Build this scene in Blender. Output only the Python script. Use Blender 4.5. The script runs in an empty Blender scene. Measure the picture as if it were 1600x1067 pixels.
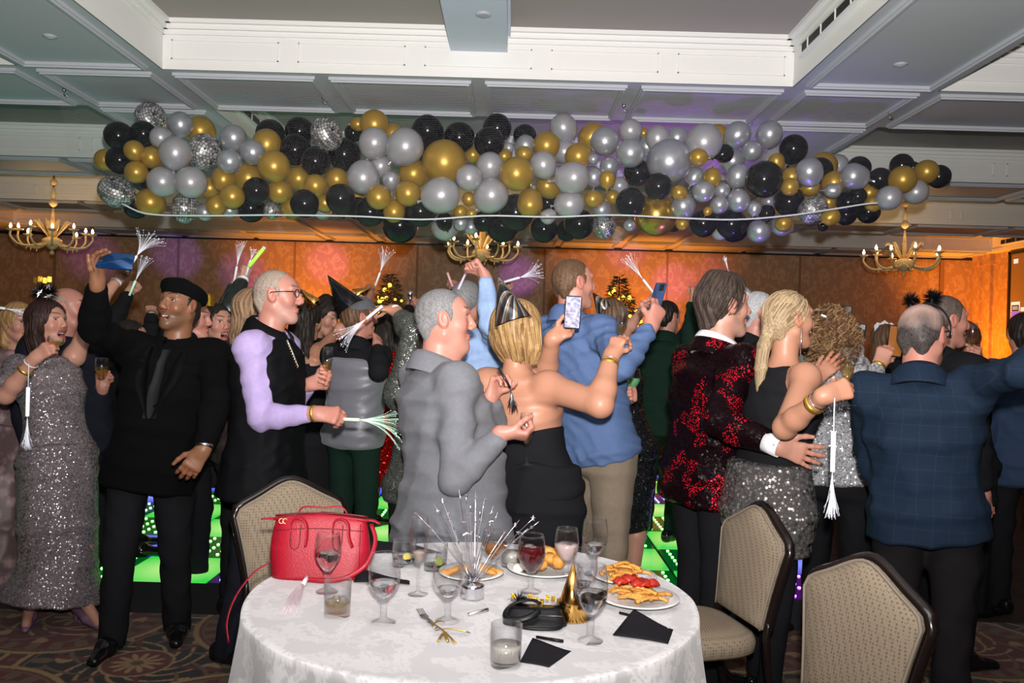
import bpy, math, random
import numpy as np
from mathutils import Vector, Matrix
PI = math.pi
scene = bpy.context.scene
COL = scene.collection
# ------------------------------------------------------------------ camera
CAM_H, FPX, ROLL = 1.52, 1300.0, math.radians(1.6)
cam_data = bpy.data.cameras.new('camera')
cam = bpy.data.objects.new('camera', cam_data); COL.objects.link(cam)
cam_data.sensor_width = 36.0; cam_data.lens = FPX / 1600.0 * 36.0
cam_data.clip_start = 0.05; cam_data.clip_end = 100
cam.matrix_world = Matrix.Translation((0, 0, CAM_H)) @ Matrix.Rotation(math.radians(90), 4, 'X') @ Matrix.Rotation(ROLL, 4, 'Z')
scene.camera = cam
scene.view_settings.view_transform = 'Standard'
scene.view_settings.look = 'None'
scene.view_settings.gamma = 1.0
scene.view_settings.use_curve_mapping = False
scene.view_settings.exposure = 0.0
try:
    scene.cycles.use_denoising = True
    scene.cycles.max_bounces = 14
    scene.cycles.transmission_bounces = 14
    scene.cycles.diffuse_bounces = 2
    scene.cycles.glossy_bounces = 4
    scene.cycles.transparent_max_bounces = 16
    scene.cycles.caustics_reflective = False
    scene.cycles.caustics_refractive = False
    scene.cycles.sample_clamp_indirect = 4.0
except Exception:
    pass
world = bpy.data.worlds.new('hall_ambience'); scene.world = world
world.use_nodes = True
world.node_tree.nodes['Background'].inputs[0].default_value = (0.55, 0.5, 0.6, 1)
world.node_tree.nodes['Background'].inputs[1].default_value = 0.012

def lamp(name, kind, loc, target, energy, color, **kw):
    d = bpy.data.lights.new(name, kind); o = bpy.data.objects.new(name, d); COL.objects.link(o)
    d.energy = energy; d.color = color; o.location = loc
    if target is not None:
        o.rotation_euler = (Vector(target) - Vector(loc)).to_track_quat('-Z', 'Y').to_euler()
    for k, v in kw.items():
        setattr(d, k, v)
    return o

CEIL, HIGH = 3.41, 3.76           # soffit underside, coffer ceiling
WALL_Y, WALL_R, WALL_L = 16.3, 8.95, -10.6
# camera flash on the hot shoe, head tilted up towards the ceiling
lamp('camera_flash', 'SPOT', (0.03, -0.02, 1.70), (0.02, 3.0, 4.05), 1480, (1.0, 0.965, 0.93), spot_size=math.radians(150), spot_blend=1.0, shadow_soft_size=0.035)
# soft ambient fill from an unseen area lamp overhead
lamp('ambient_fill', 'AREA', (0, 0.6, 3.3), (0, 3.2, 0.6), 16, (1.0, 0.93, 0.92), size=2.2)
# amber uplighters at the foot of the walls
for i, (x, y, tx, ty, e) in enumerate(((-3.85, 15.0, -3.85, 16.1, 700), (2.45, 15.0, 2.45, 16.1, 700), (7.9, 15.2, 8.8, 15.4, 1000), (-8.6, 14.0, -9.2, 14.0, 300))):
    lamp('amber_uplight', 'SPOT', (x, y, 0.3), (tx, ty, 3.3), e, (1.0, 0.30, 0.015), spot_size=math.radians(74), spot_blend=1.0, shadow_soft_size=0.06)
# violet and pink beams of the dance lights on the rear wall
for (x, z, col, e) in ((-8.25, 2.95, (0.45, 0.16, 1), 60), (-6.6, 3.0, (0.25, 0.14, 1), 95), (-5.3, 2.7, (0.32, 0.15, 1), 80), (-3.65, 2.95, (1.0, 0.25, 0.7), 90), (0.1, 2.8, (0.4, 0.15, 1), 85), (3.1, 2.75, (1.0, 0.22, 0.85), 80), (3.85, 2.85, (0.8, 0.1, 0.5), 45), (2.2, 3.36, (0.5, 0.12, 0.9), 40)):
    lamp('dance_beam', 'SPOT', (x * 0.7, 12.6, 2.4), (x, WALL_Y, z), e * 3.5, col, spot_size=math.radians(15), spot_blend=0.9, shadow_soft_size=0.03)
# violet wash on the ceiling over the balloons, from the dance lights beneath
lamp('violet_wash', 'SPOT', (1.6, 8.6, 1.9), (1.3, 8.2, 3.7), 90, (0.5, 0.12, 0.85), spot_size=math.radians(110), spot_blend=1.0, shadow_soft_size=0.1)
lamp('violet_wash', 'SPOT', (2.1, 6.2, 0.35), (1.6, 6.5, 3.0), 60, (0.32, 0.12, 1.0), spot_size=math.radians(70), spot_blend=1.0, shadow_soft_size=0.1)
lamp('green_wash', 'SPOT', (-1.6, 6.4, 0.35), (-2.0, 6.6, 3.0), 3, (0.05, 0.9, 0.35), spot_size=math.radians(70), spot_blend=1.0, shadow_soft_size=0.1)

# ------------------------------------------------------------------ helpers
CR, SR = math.cos(ROLL), math.sin(ROLL)
def W(px, py, Y):
    """point of the room that lies at depth Y in the direction of a place in the photograph"""
    dx, dy = px - 800.0, py - 533.5
    return np.array(((dx * CR + dy * SR) * Y / FPX, Y, CAM_H - (-dx * SR + dy * CR) * Y / FPX))

ORG = {}
MATS = {}
def new_mat(name):
    m = bpy.data.materials.new(name); m.use_nodes = True
    return m, m.node_tree.nodes, m.node_tree.links, m.node_tree.nodes['Principled BSDF']

def mat(name, color=(0.8, 0.8, 0.8), rough=0.5, metal=0.0, vcol=False, bump=0.0, bscale=200.0, var=0.0, vscale=20.0, sheen=0.0, coat=0.0,
        trans=0.0, ior=1.45, emit=None, estr=0.0, spec=0.5, stretch=(1, 1, 1), sss=0.0, aniso=0.0):
    if name in MATS:
        return MATS[name]
    m, N, L, P = new_mat(name)
    P.inputs['Base Color'].default_value = (*color, 1)
    P.inputs['Roughness'].default_value = rough; P.inputs['Metallic'].default_value = metal
    P.inputs['IOR'].default_value = ior; P.inputs['Specular IOR Level'].default_value = spec
    P.inputs['Transmission Weight'].default_value = trans
    P.inputs['Coat Weight'].default_value = coat
    P.inputs['Sheen Weight'].default_value = sheen
    if sss: 
        P.inputs['Subsurface Weight'].default_value = sss; P.inputs['Subsurface Radius'].default_value = (0.008, 0.003, 0.0015)
    if emit is not None:
        P.inputs['Emission Color'].default_value = (*emit, 1); P.inputs['Emission Strength'].default_value = estr
    src = None
    if vcol:
        a = N.new('ShaderNodeAttribute'); a.attribute_name = 'Col'; src = a.outputs['Color']
    if bump or var:
        tc = N.new('ShaderNodeTexCoord'); mp = N.new('ShaderNodeMapping'); mp.inputs['Scale'].default_value = stretch
        L.new(tc.outputs['Object'], mp.inputs['Vector'])
    if var:
        nz = N.new('ShaderNodeTexNoise'); nz.inputs['Scale'].default_value = vscale; nz.inputs['Detail'].default_value = 3
        L.new(mp.outputs['Vector'], nz.inputs['Vector'])
        mr = N.new('ShaderNodeMapRange'); mr.inputs['From Min'].default_value = 0.3; mr.inputs['From Max'].default_value = 0.7
        mr.inputs['To Min'].default_value = 1 - var; mr.inputs['To Max'].default_value = 1 + var
        L.new(nz.outputs['Fac'], mr.inputs['Value'])
        mx = N.new('ShaderNodeMix'); mx.data_type = 'RGBA'; mx.blend_type = 'MULTIPLY'; mx.inputs['Factor'].default_value = 1
        if src is not None: L.new(src, mx.inputs['A'])
        else: mx.inputs['A'].default_value = (*color, 1)
        L.new(mr.outputs['Result'], mx.inputs['B']); src = mx.outputs['Result']
    if src is not None:
        L.new(src, P.inputs['Base Color'])
    if bump:
        nb = N.new('ShaderNodeTexNoise'); nb.inputs['Scale'].default_value = bscale; nb.inputs['Detail'].default_value = 2
        L.new(mp.outputs['Vector'], nb.inputs['Vector'])
        b = N.new('ShaderNodeBump'); b.inputs['Strength'].default_value = bump; b.inputs['Distance'].default_value = 0.004
        L.new(nb.outputs['Fac'], b.inputs['Height']); L.new(b.outputs['Normal'], P.inputs['Normal'])
    MATS[name] = m
    return m

def link(o, parent=None, world_origin=(0, 0, 0)):
    COL.objects.link(o)
    wo = np.array(world_origin, float)
    ORG[o.name] = wo
    if parent is not None:
        o.parent = parent; o.location = wo - ORG[parent.name]
    else:
        o.location = wo
    return o

def tag(o, label=None, cat=None, group=None, kind=None):
    if label: o['label'] = label
    if cat: o['category'] = cat
    if group: o['group'] = group
    if kind: o['kind'] = kind
    return o

def thing(name, label, cat, loc=(0, 0, 0), group=None):
    o = bpy.data.objects.new(name, None); o.empty_display_size = 0.05
    link(o, None, loc); return tag(o, label, cat, group)

class MB:
    """collects shapes into one mesh"""
    def __init__(s): s.v = []; s.f = []; s.n = 0; s.mi = []
    def add(s, v, f, mi=0):
        v = np.asarray(v, float).reshape(-1, 3); s.v.append(v)
        n = s.n
        s.f += [tuple(i + n for i in q) for q in f]; s.mi += [mi] * len(f); s.n += len(v)
        return s
    def box(s, lo, hi, M=None, mi=0):
        x0, y0, z0 = lo; x1, y1, z1 = hi
        v = np.array([(x0, y0, z0), (x1, y0, z0), (x1, y1, z0), (x0, y1, z0), (x0, y0, z1), (x1, y0, z1), (x1, y1, z1), (x0, y1, z1)], float)
        if M is not None: v = xf(M, v)
        return s.add(v, [(0, 3, 2, 1), (4, 5, 6, 7), (0, 1, 5, 4), (1, 2, 6, 5), (2, 3, 7, 6), (3, 0, 4, 7)], mi)
    def lathe(s, prof, M=None, n=24, mi=0, close=False):
        """profile of (radius, z) turned about z"""
        k = len(prof); a = np.arange(n) * 2 * PI / n
        r = np.array([p[0] for p in prof])[:, None]; z = np.array([p[1] for p in prof])[:, None]
        v = np.stack([r * np.cos(a), r * np.sin(a), z + 0 * a], -1).reshape(-1, 3)
        if M is not None: v = xf(M, v)
        f = []
        kk = k if close else k - 1
        for i in range(kk):
            i2 = (i + 1) % k
            for j in range(n):
                j2 = (j + 1) % n
                f.append((i * n + j, i * n + j2, i2 * n + j2, i2 * n + j))
        if not close:
            if prof[0][0] > 1e-6: f.append(tuple(range(n - 1, -1, -1)))
            if prof[-1][0] > 1e-6: f.append(tuple((k - 1) * n + j for j in range(n)))
        return s.add(v, f, mi)
    def tube(s, pts, r, n=8, mi=0, caps=True, flat=None):
        """round (or flattened) tube along points; r one radius or one per point"""
        P = np.asarray(pts, float); k = len(P); R = np.broadcast_to(np.asarray(r, float), (k,))
        T = np.gradient(P, axis=0); T /= np.linalg.norm(T, axis=1)[:, None] + 1e-12
        up = np.array((0, 0, 1.0)) if abs(T[0][2]) < 0.9 else np.array((1.0, 0, 0))
        v = []
        u = np.cross(up, T[0]); u /= np.linalg.norm(u)
        a = np.arange(n) * 2 * PI / n
        for i in range(k):
            u = u - T[i] * u.dot(T[i]); u /= np.linalg.norm(u) + 1e-12
            w = np.cross(T[i], u)
            fx = 1.0 if flat is None else flat
            v.append(P[i] + R[i] * (np.cos(a)[:, None] * u + fx * np.sin(a)[:, None] * w))
        f = [(i * n + j, i * n + (j + 1) % n, (i + 1) * n + (j + 1) % n, (i + 1) * n + j) for i in range(k - 1) for j in range(n)]
        if caps: f += [tuple(range(n - 1, -1, -1)), tuple((k - 1) * n + j for j in range(n))]
        return s.add(np.concatenate(v), f, mi)
    def ball(s, c, r, n=12, mi=0, M=None):
        m = n // 2
        r3 = np.broadcast_to(np.asarray(r, float), (3,))
        prof = [(math.sin(PI * i / m), -math.cos(PI * i / m)) for i in range(m + 1)]
        prof[0] = (0.001, -1); prof[-1] = (0.001, 1)
        X = np.eye(4); X[:3, :3] = np.diag(r3); 
        if M is not None: X = np.asarray(M) @ X
        X = X.copy(); X[:3, 3] += np.asarray(c, float)
        return s.lathe(prof, X, n, mi)
    def build(s, name, material, parent=None, origin=None, smooth=True, auto=None):
        v = np.concatenate(s.v) if s.v else np.zeros((0, 3))
        return mesh_obj(name, v, s.f, material, parent, origin, smooth, mi=s.mi, auto=auto)

def xf(M, v):
    M = np.asarray(M, float); v = np.asarray(v, float)
    return v @ M[:3, :3].T + M[:3, 3]

def frame(o, x, y, z):
    M = np.eye(4); M[:3, 0] = x; M[:3, 1] = y; M[:3, 2] = z; M[:3, 3] = o
    return M

def TR(loc, rz=0.0, s=1.0):
    c, q = math.cos(rz), math.sin(rz)
    M = np.eye(4); M[:3, :3] = np.array(((c, -q, 0), (q, c, 0), (0, 0, 1))) * s; M[:3, 3] = loc
    return M

def axisM(o, z, x=None):
    """frame at o with its z axis along z"""
    z = np.asarray(z, float); z = z / np.linalg.norm(z)
    x = np.array((1.0, 0, 0)) if x is None else np.asarray(x, float)
    if abs(x.dot(z)) > 0.95 * np.linalg.norm(x): x = np.array((0, 1.0, 0))
    x = x - z * x.dot(z); x /= np.linalg.norm(x)
    return frame(o, x, np.cross(z, x), z)

def mesh_obj(name, v, f, material, parent=None, origin=None, smooth=True, col=None, mi=None, auto=None):
    v = np.asarray(v, float)
    if origin is None:
        origin = ORG[parent.name] if parent is not None else (0, 0, 0)
    me = bpy.data.meshes.new(name)
    v = v - np.asarray(origin, float)
    if isinstance(f, np.ndarray):
        nf = len(f); w = f.shape[1]
        me.vertices.add(len(v)); me.vertices.foreach_set('co', v.astype(np.float32).ravel())
        me.loops.add(nf * w); me.loops.foreach_set('vertex_index', f.astype(np.int32).ravel())
        me.polygons.add(nf); me.polygons.foreach_set('loop_start', np.arange(0, nf * w, w, dtype=np.int32))
        me.polygons.foreach_set('loop_total', np.full(nf, w, dtype=np.int32))
        me.update(calc_edges=True); me.validate()
    else:
        me.from_pydata(v.tolist(), [], f)
    ms = material if isinstance(material, (list, tuple)) else [material]
    for m in ms: me.materials.append(m)
    if mi is not None and len(ms) > 1:
        me.polygons.foreach_set('material_index', np.asarray(mi, dtype=np.int32))
    me.polygons.foreach_set('use_smooth', np.full(len(me.polygons), bool(smooth), dtype=bool))
    if auto is not None and smooth:
        try: me.set_sharp_from_angle(angle=math.radians(auto))
        except Exception: pass
    if col is not None:
        ca = me.color_attributes.new('Col', 'FLOAT_COLOR', 'POINT')
        c4 = np.ones((len(v), 4), np.float32); c4[:, :3] = col
        ca.data.foreach_set('color', c4.ravel())
    o = bpy.data.objects.new(name, me)
    link(o, parent, origin)
    return o

def bez(p0, p1, p2, n=8):
    t = np.linspace(0, 1, n)[:, None]
    p0, p1, p2 = (np.asarray(p, float) for p in (p0, p1, p2))
    return (1 - t) ** 2 * p0 + 2 * t * (1 - t) * p1 + t ** 2 * p2

def spline(pts, n=24):
    """smooth curve through points (Catmull-Rom)"""
    P = np.asarray(pts, float); P = np.vstack([2 * P[0] - P[1], P, 2 * P[-1] - P[-2]])
    k = len(P) - 3; out = []
    for q in np.linspace(0, k - 1e-6, n):
        i = int(q); t = q - i; a, b, c, d = P[i:i + 4]
        out.append(0.5 * ((2 * b) + (c - a) * t + (2 * a - 5 * b + 4 * c - d) * t * t + (3 * b - a - 3 * c + d) * t ** 3))
    return np.array(out)
# ------------------------------------------------------------------ room
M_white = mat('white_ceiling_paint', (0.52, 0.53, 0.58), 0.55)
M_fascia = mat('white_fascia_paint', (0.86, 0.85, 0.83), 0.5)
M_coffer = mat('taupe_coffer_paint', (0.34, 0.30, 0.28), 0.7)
M_dark = mat('matt_black', (0.012, 0.012, 0.013), 0.6)

def damask_wall():
    m, N, L, P = new_mat('damask_wallpaper')
    tc = N.new('ShaderNodeTexCoord'); mp = N.new('ShaderNodeMapping'); L.new(tc.outputs['Object'], mp.inputs['Vector'])
    mp.inputs['Scale'].default_value = (2.3, 2.3, 1.7)
    vo = N.new('ShaderNodeTexVoronoi'); vo.voronoi_dimensions = '3D'; vo.inputs['Scale'].default_value = 1.0; vo.inputs['Randomness'].default_value = 0.0
    L.new(mp.outputs['Vector'], vo.inputs['Vector'])
    nz = N.new('ShaderNodeTexNoise'); nz.inputs['Scale'].default_value = 5.0; nz.inputs['Detail'].default_value = 4
    L.new(mp.outputs['Vector'], nz.inputs['Vector'])
    ma = N.new('ShaderNodeMath'); ma.operation = 'MULTIPLY_ADD'; ma.inputs[1].default_value = 0.55
    L.new(nz.outputs['Fac'], ma.inputs[0]); L.new(vo.outputs['Distance'], ma.inputs[2])
    sn = N.new('ShaderNodeMath'); sn.operation = 'SINE'
    mu = N.new('ShaderNodeMath'); mu.operation = 'MULTIPLY'; mu.inputs[1].default_value = 26.0
    L.new(ma.outputs[0], mu.inputs[0]); L.new(mu.outputs[0], sn.inputs[0])
    cr = N.new('ShaderNodeValToRGB')
    cr.color_ramp.elements[0].position = 0.35; cr.color_ramp.elements[0].color = (0.47, 0.28, 0.165, 1)
    cr.color_ramp.elements[1].position = 0.65; cr.color_ramp.elements[1].color = (0.58, 0.37, 0.22, 1)
    L.new(sn.outputs[0], cr.inputs['Fac']); L.new(cr.outputs['Color'], P.inputs['Base Color'])
    P.inputs['Roughness'].default_value = 0.55
    return m
M_wall = damask_wall()
M_trimwood = mat('brown_panel_trim', (0.12, 0.06, 0.03), 0.5)

def struct(name, mb, m, smooth=False, parent=None):
    o = mb.build(name, m, parent, smooth=smooth)
    if parent is None: o['kind'] = 'structure'
    return o

# bays of the coffered ceiling: x-ranges and y-ranges of the raised coffers
BX = [(-9.2, -3.62), (-2.58, 1.98), (3.02, 8.75)]
BY = [(-3.4, -0.2), (1.6, 6.0), (7.0, 9.15), (10.15, 12.2), (13.2, 15.25)]
xe = [WALL_L] + [v for b in BX for v in b] + [WALL_R]
ye = [-4.0] + [v for b in BY for v in b] + [WALL_Y]
soff = MB(); fas = MB(); cof = MB()
for i in range(0, len(xe), 2):                                  # beams along the depth
    soff.box((xe[i], -4, CEIL), (xe[i + 1], WALL_Y, HIGH + 0.2))
for j in range(0, len(ye), 2):
    for b in BX:
        soff.box((b[0], ye[j], CEIL), (b[1], ye[j + 1], HIGH + 0.2))
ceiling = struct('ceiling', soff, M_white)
for bx in BX:
    for by in BY:
        x0, x1 = bx; y0, y1 = by
        cof.box((x0, y0, HIGH), (x1, y1, HIGH + 0.05))
        # crown and panel mouldings on the four inner faces
        for z0, z1, d in ((CEIL + 0.0, CEIL + 0.045, 0.012), (HIGH - 0.10, HIGH - 0.065, 0.02), (HIGH - 0.065, HIGH - 0.03, 0.045), (HIGH - 0.03, HIGH, 0.075)):
            fas.box((x0, y1 - d, z0), (x1, y1, z1)); fas.box((x0, y0, z0), (x1, y0 + d, z1))
            fas.box((x0, y0, z0), (x0 + d, y1, z1)); fas.box((x1 - d, y0, z0), (x1, y1, z1))
        # fascia boards
        fas.box((x0, y1 - 0.006, CEIL), (x1, y1, HIGH)); fas.box((x0, y0, CEIL), (x1, y0 + 0.006, HIGH))
        fas.box((x0, y0, CEIL), (x0 + 0.006, y1, HIGH)); fas.box((x1 - 0.006, y0, CEIL), (x1, y1, HIGH))
        # recessed panel outlines on the far fascia
        npan = 5
        wpan = (x1 - x0) / npan
        for k in range(npan):
            a, b = x0 + k * wpan + 0.07, x0 + (k + 1) * wpan - 0.07
            for (xa, xb, za, zb) in ((a, b, CEIL + 0.075, CEIL + 0.083), (a, b, CEIL + 0.207, CEIL + 0.215), (a, a + 0.008, CEIL + 0.075, CEIL + 0.215), (b - 0.008, b, CEIL + 0.075, CEIL + 0.215)):
                fas.box((xa, y1 - 0.014, za), (xb, y1, zb))
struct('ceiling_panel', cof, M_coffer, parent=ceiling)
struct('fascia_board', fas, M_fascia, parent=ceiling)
# raised mouldings around the flat panels of the soffits
mo = MB()
def panel_ring(x0, x1, y0, y1, w=0.045, d=0.022):
    for (k, dd) in ((0.0, d), (0.014, d + 0.012)):                # two steps, mitred without overlap
        a, b, c, e, q = x0 + k, x1 - k, y0 + k, y1 - k, w - 2 * k
        zt = CEIL - (0.0 if k == 0 else d)
        for lo, hi in (((a, c), (b, c + q)), ((a, e - q), (b, e)), ((a, c + q), (a + q, e - q)), ((b - q, c + q), (b, e - q))):
            mo.box((lo[0], lo[1], CEIL - dd), (hi[0], hi[1], zt))
for by in BY:
    for (a, b) in ((-3.55, -2.65), (2.05, 2.95)):
        panel_ring(a, b, by[0] + 0.06, by[1] - 0.06)
for (a, b) in ((6.06, 6.94), (9.2, 10.1), (12.26, 13.14), (15.32, 16.2)):
    for bx in BX:
        n = 4; w = (bx[1] - bx[0]) / n
        for k in range(n):
            panel_ring(bx[0] + k * w + 0.05, bx[0] + (k + 1) * w - 0.05, a, b)
    for (c, e) in ((-3.52, -2.68), (2.08, 2.92)):
        panel_ring(c, e, a, b)
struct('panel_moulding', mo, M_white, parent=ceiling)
# beam across the front coffer
bm = MB().box((-0.50, 1.6, 3.60), (-0.09, 6.0, HIGH)).box((-0.52, 1.6, 3.70), (-0.07, 6.0, HIGH))
struct('ceiling_beam', bm, mat('beam_paint', (0.62, 0.67, 0.8), 0.5), parent=ceiling)
# slot vents
M_slot = M_dark
def vent(name, label, lo, hi, axis):
    o = thing(name, label, 'vent', ((lo[0] + hi[0]) / 2, (lo[1] + hi[1]) / 2, lo[2]), 'slot vents in the ceiling coffers')
    fr = MB().box(lo, hi); fr.build('slot', M_slot, o, smooth=False)
    e = 0.018
    g = MB()
    if axis == 'y':
        s = -1 if lo[0] > 0 else 1
        xa = lo[0] - 0.004 if lo[0] > 0 else hi[0]
        for z in (lo[2] - e, hi[2]):
            g.box((lo[0] - 0.012, lo[1] - e, z), (hi[0] + 0.012, hi[1] + e, z + e))
        for k in range(5):
            y = lo[1] + (hi[1] - lo[1]) * (k + 0.5) / 5
            g.box((lo[0] - 0.006, y - 0.006, lo[2]), (hi[0] + 0.006, y + 0.006, hi[2]))
    g.build('frame', M_fascia, o, smooth=False)
    return o
vent('slot_vent', 'long black slot vent in the white coffer side above the right end of the balloons', (1.945, 4.55, 3.56), (1.973, 5.75, 3.63), 'y')
vent('slot_vent', 'black slot vent cut off by the top edge of the picture', (1.945, 2.6, 3.56), (1.973, 4.2, 3.63), 'y')
vent('slot_vent', 'black slot vent behind the silver balloons near the left end of the net', (-2.572, 7.3, 3.56), (-2.545, 8.6, 3.63), 'y')
vent('slot_vent', 'black slot vent left of the left chandelier stem', (-8.3, 12.6 - 1.9, 3.56), (-8.27, 11.9, 3.63), 'y')
vent('slot_vent', 'black slot vent to the right of the right chandelier', (8.70, 13.4, 3.50), (8.73, 14.9, 3.58), 'y')
vent('slot_vent', 'black slot vent at the right picture edge above the orange wall', (8.70, 10.4, 3.50), (8.73, 12.0, 3.58), 'y')
# ceiling speakers / sprinklers on the soffit panels
for (px, py, lb) in ((78, 56, 'small round sprinkler plate in the upper left ceiling panel'), (1407, 100, 'small round sprinkler plate in the right ceiling panel')):
    p = W(px, py, 1.0); t = (CEIL - CAM_H) / (p[2] - CAM_H)
    x, y = p[0] * t, t
    o = MB().lathe([(0.045, CEIL - 0.001), (0.045, CEIL - 0.006), (0.03, CEIL - 0.012), (0.012, CEIL - 0.02), (0.001, CEIL - 0.02)], TR((x, y, 0))).build('sprinkler', mat('grey_plate', (0.45, 0.45, 0.5), 0.4), origin=(x, y, CEIL))
    tag(o, lb, 'sprinkler')
o = MB().lathe([(0.05, 3.599), (0.05, 3.592), (0.03, 3.588), (0.001, 3.588)], TR((-0.24, 5.3, 0))).build('sprinkler', MATS['grey_plate'], origin=(-0.24, 5.3, 3.6))
tag(o, 'small round sprinkler plate under the pale blue ceiling beam', 'sprinkler')

# walls
wr = MB().box((WALL_L, WALL_Y, 0), (WALL_R, WALL_Y + 0.15, HIGH))
wall_rear = struct('wall_rear', wr, M_wall)
tr = MB()
tr.box((WALL_L, WALL_Y - 0.05, CEIL - 0.055), (WALL_R, WALL_Y, CEIL - 0.005))  # picture rail and its dark shadow gap, drawn as one black strip
rail = tr.build('trim_1', M_dark, smooth=False); rail['kind'] = 'structure'
pm = MB()
for x in (-9.0, -8.98 + 2.4, -4.3, -1.9, 0.6, 3.0, 5.6, 8.35):
    pm.box((x - 0.02, WALL_Y - 0.012, 0), (x + 0.02, WALL_Y, CEIL - 0.06))
pm.box((8.33, WALL_Y - 0.04, 0), (8.41, WALL_Y, CEIL - 0.06))
pm.build('panel_trim', mat('panel_trim_brown', (0.30, 0.17, 0.09), 0.6), wall_rear, smooth=False)  # vertical wall trims in their own brown
wl = MB().box((WALL_L - 0.15, -4, 0), (WALL_L, WALL_Y, HIGH)); struct('wall_left', wl, M_wall)
wrt = MB().box((WALL_R, -4, 0), (WALL_R + 0.15, WALL_Y, HIGH)); wall_right = struct('wall_right', wrt, M_wall)
pil = MB()
for y in (15.98, 15.62):
    pil.box((WALL_R - 0.06, y - 0.09, 0), (WALL_R, y + 0.09, CEIL - 0.1)); pil.box((WALL_R - 0.09, y - 0.12, CEIL - 0.2), (WALL_R, y + 0.12, CEIL))
pil.build('pilaster', M_wall, wall_right, smooth=False)
wf = MB().box((WALL_L, -4.15, 0), (WALL_R, -4.0, HIGH)); struct('wall_front', wf, M_wall)

# carpet with medallions and scrolls: a woven pattern in the pile colours
def carpet_patch():
    x = np.arange(-3.9, 3.9, 0.0062); y = np.arange(2.7, 4.72, 0.0062)
    X, Y = np.meshgrid(x, y, indexing='ij')
    P = 1.15                                                     # repeat
    rng = np.random.RandomState(3)
    maroon = np.array((0.085, 0.008, 0.007)); brown = np.array((0.008, 0.005, 0.004)); gold = np.array((0.27, 0.17, 0.07)); tan = np.array((0.11, 0.068, 0.034)); red = np.array((0.085, 0.012, 0.009))
    C = np.empty(X.shape + (3,)); C[:] = brown
    u = (X + 2.82) / P; v = (Y - 3.80) / P
    def cell(ox, oy):
        a = (u - ox + 0.5) % 1.0 - 0.5; b = (v - oy + 0.5) % 1.0 - 0.5
        return np.hypot(a, b), np.arctan2(b, a)
    n1 = np.sin(X * 31 + 2 * np.sin(Y * 17)) * np.sin(Y * 29 + 2 * np.sin(X * 13))
    base = np.sin(X * 5.2 + 1.3 * np.sin(Y * 4.1)) + np.sin(Y * 5.6 + 1.2 * np.sin(X * 3.7))
    C[base > 0.55] = maroon
    # scrolls
    sc = np.abs(np.sin(9 * np.hypot((u * 2) % 1 - 0.5, (v * 2) % 1 - 0.5) * 2 + 2.0 * np.arctan2((v * 2) % 1 - 0.5, (u * 2) % 1 - 0.5)))
    C[sc > 0.965] = tan
    leaf = (n1 > 0.62)
    C[leaf & (base < 0.2)] = tan * 0.9
    for (ox, oy, R, pet) in ((0, 0, 0.47, 12), (0.5, 0.5, 0.44, 8)):
        r, a = cell(ox, oy)
        k = r < R
        C[k] = maroon if pet == 8 else brown
        C[k & (np.abs(r - R * 0.97) < 0.012)] = gold
        C[k & (np.abs(r - R * 0.90) < 0.006)] = tan
        d = np.abs(r - R * 0.80) < 0.03 + 0.012 * np.cos(a * 24)
        C[k & d & (np.cos(a * 24) > -0.1)] = tan
        # acanthus arms
        arm = np.abs(np.cos(a * pet / 2 + 3.2 * np.sin(r * 16))) ; C[k & (r > 0.14) & (r < R * 0.72) & (arm > 0.93)] = gold
        arm2 = np.abs(np.cos(a * pet / 4 + 0.4)) ; C[k & (r > 0.12) & (r < R * 0.75) & (arm2 > 0.985)] = red
        curl = np.abs(np.sin(a * pet / 2 * 1.0 + 20 * r)); C[k & (r > 0.2) & (r < R * 0.74) & (curl > 0.97)] = tan
        C[k & (r < 0.135)] = red
        C[k & (np.abs(r - 0.135) < 0.006)] = gold
        petal = np.abs(np.cos(a * pet / 2)) * 0.085 + 0.02
        C[k & (r < petal)] = gold
        C[k & (r < 0.026)] = tan * 0.8
        C[k & (r < 0.012)] = red
    C *= (0.82 + 0.18 * rng.rand(*X.shape))[..., None]
    v3 = np.stack([X, Y, 0.004 + 0.0012 * rng.rand(*X.shape)], -1).reshape(-1, 3)
    nx, ny = X.shape
    idx = np.arange(nx * ny).reshape(nx, ny)
    f = np.stack([idx[:-1, :-1], idx[1:, :-1], idx[1:, 1:], idx[:-1, 1:]], -1).reshape(-1, 4)
    return v3, f, C.reshape(-1, 3)
floor_o = struct('floor', MB().box((WALL_L, -4, -0.1), (WALL_R, WALL_Y, 0.0)), mat('carpet_plain', (0.03, 0.015, 0.012), 0.95, var=0.4, vscale=9))
v3, f4, cc = carpet_patch()
mesh_obj('carpet', v3, f4, mat('carpet_pile', rough=0.95, vcol=True, sheen=0.1), floor_o, col=cc)

# LED dance floor: raised deck of square light tiles, chequered plain and star-dot
def emis(name, col, s):
    if name in MATS: return MATS[name]
    return mat(name, tuple(0.3 * c for c in col), 0.15, emit=col, estr=s)
def glow_tile(name, c0, c1, s):
    """backlit acrylic tile: brighter towards the lamp in its middle"""
    m, N, L, P = new_mat(name)
    tc = N.new('ShaderNodeTexCoord'); ln = N.new('ShaderNodeVectorMath'); ln.operation = 'LENGTH'
    L.new(tc.outputs['Object'], ln.inputs[0])
    cr = N.new('ShaderNodeValToRGB'); cr.color_ramp.elements[0].position = 0.05; cr.color_ramp.elements[0].color = (*c0, 1)
    cr.color_ramp.elements[1].position = 0.33; cr.color_ramp.elements[1].color = (*c1, 1)
    L.new(ln.outputs['Value'], cr.inputs['Fac']); L.new(cr.outputs['Color'], P.inputs['Emission Color'])
    P.inputs['Emission Strength'].default_value = s; P.inputs['Base Color'].default_value = (0.2, 0.2, 0.2, 1); P.inputs['Roughness'].default_value = 0.12
    return m
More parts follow.
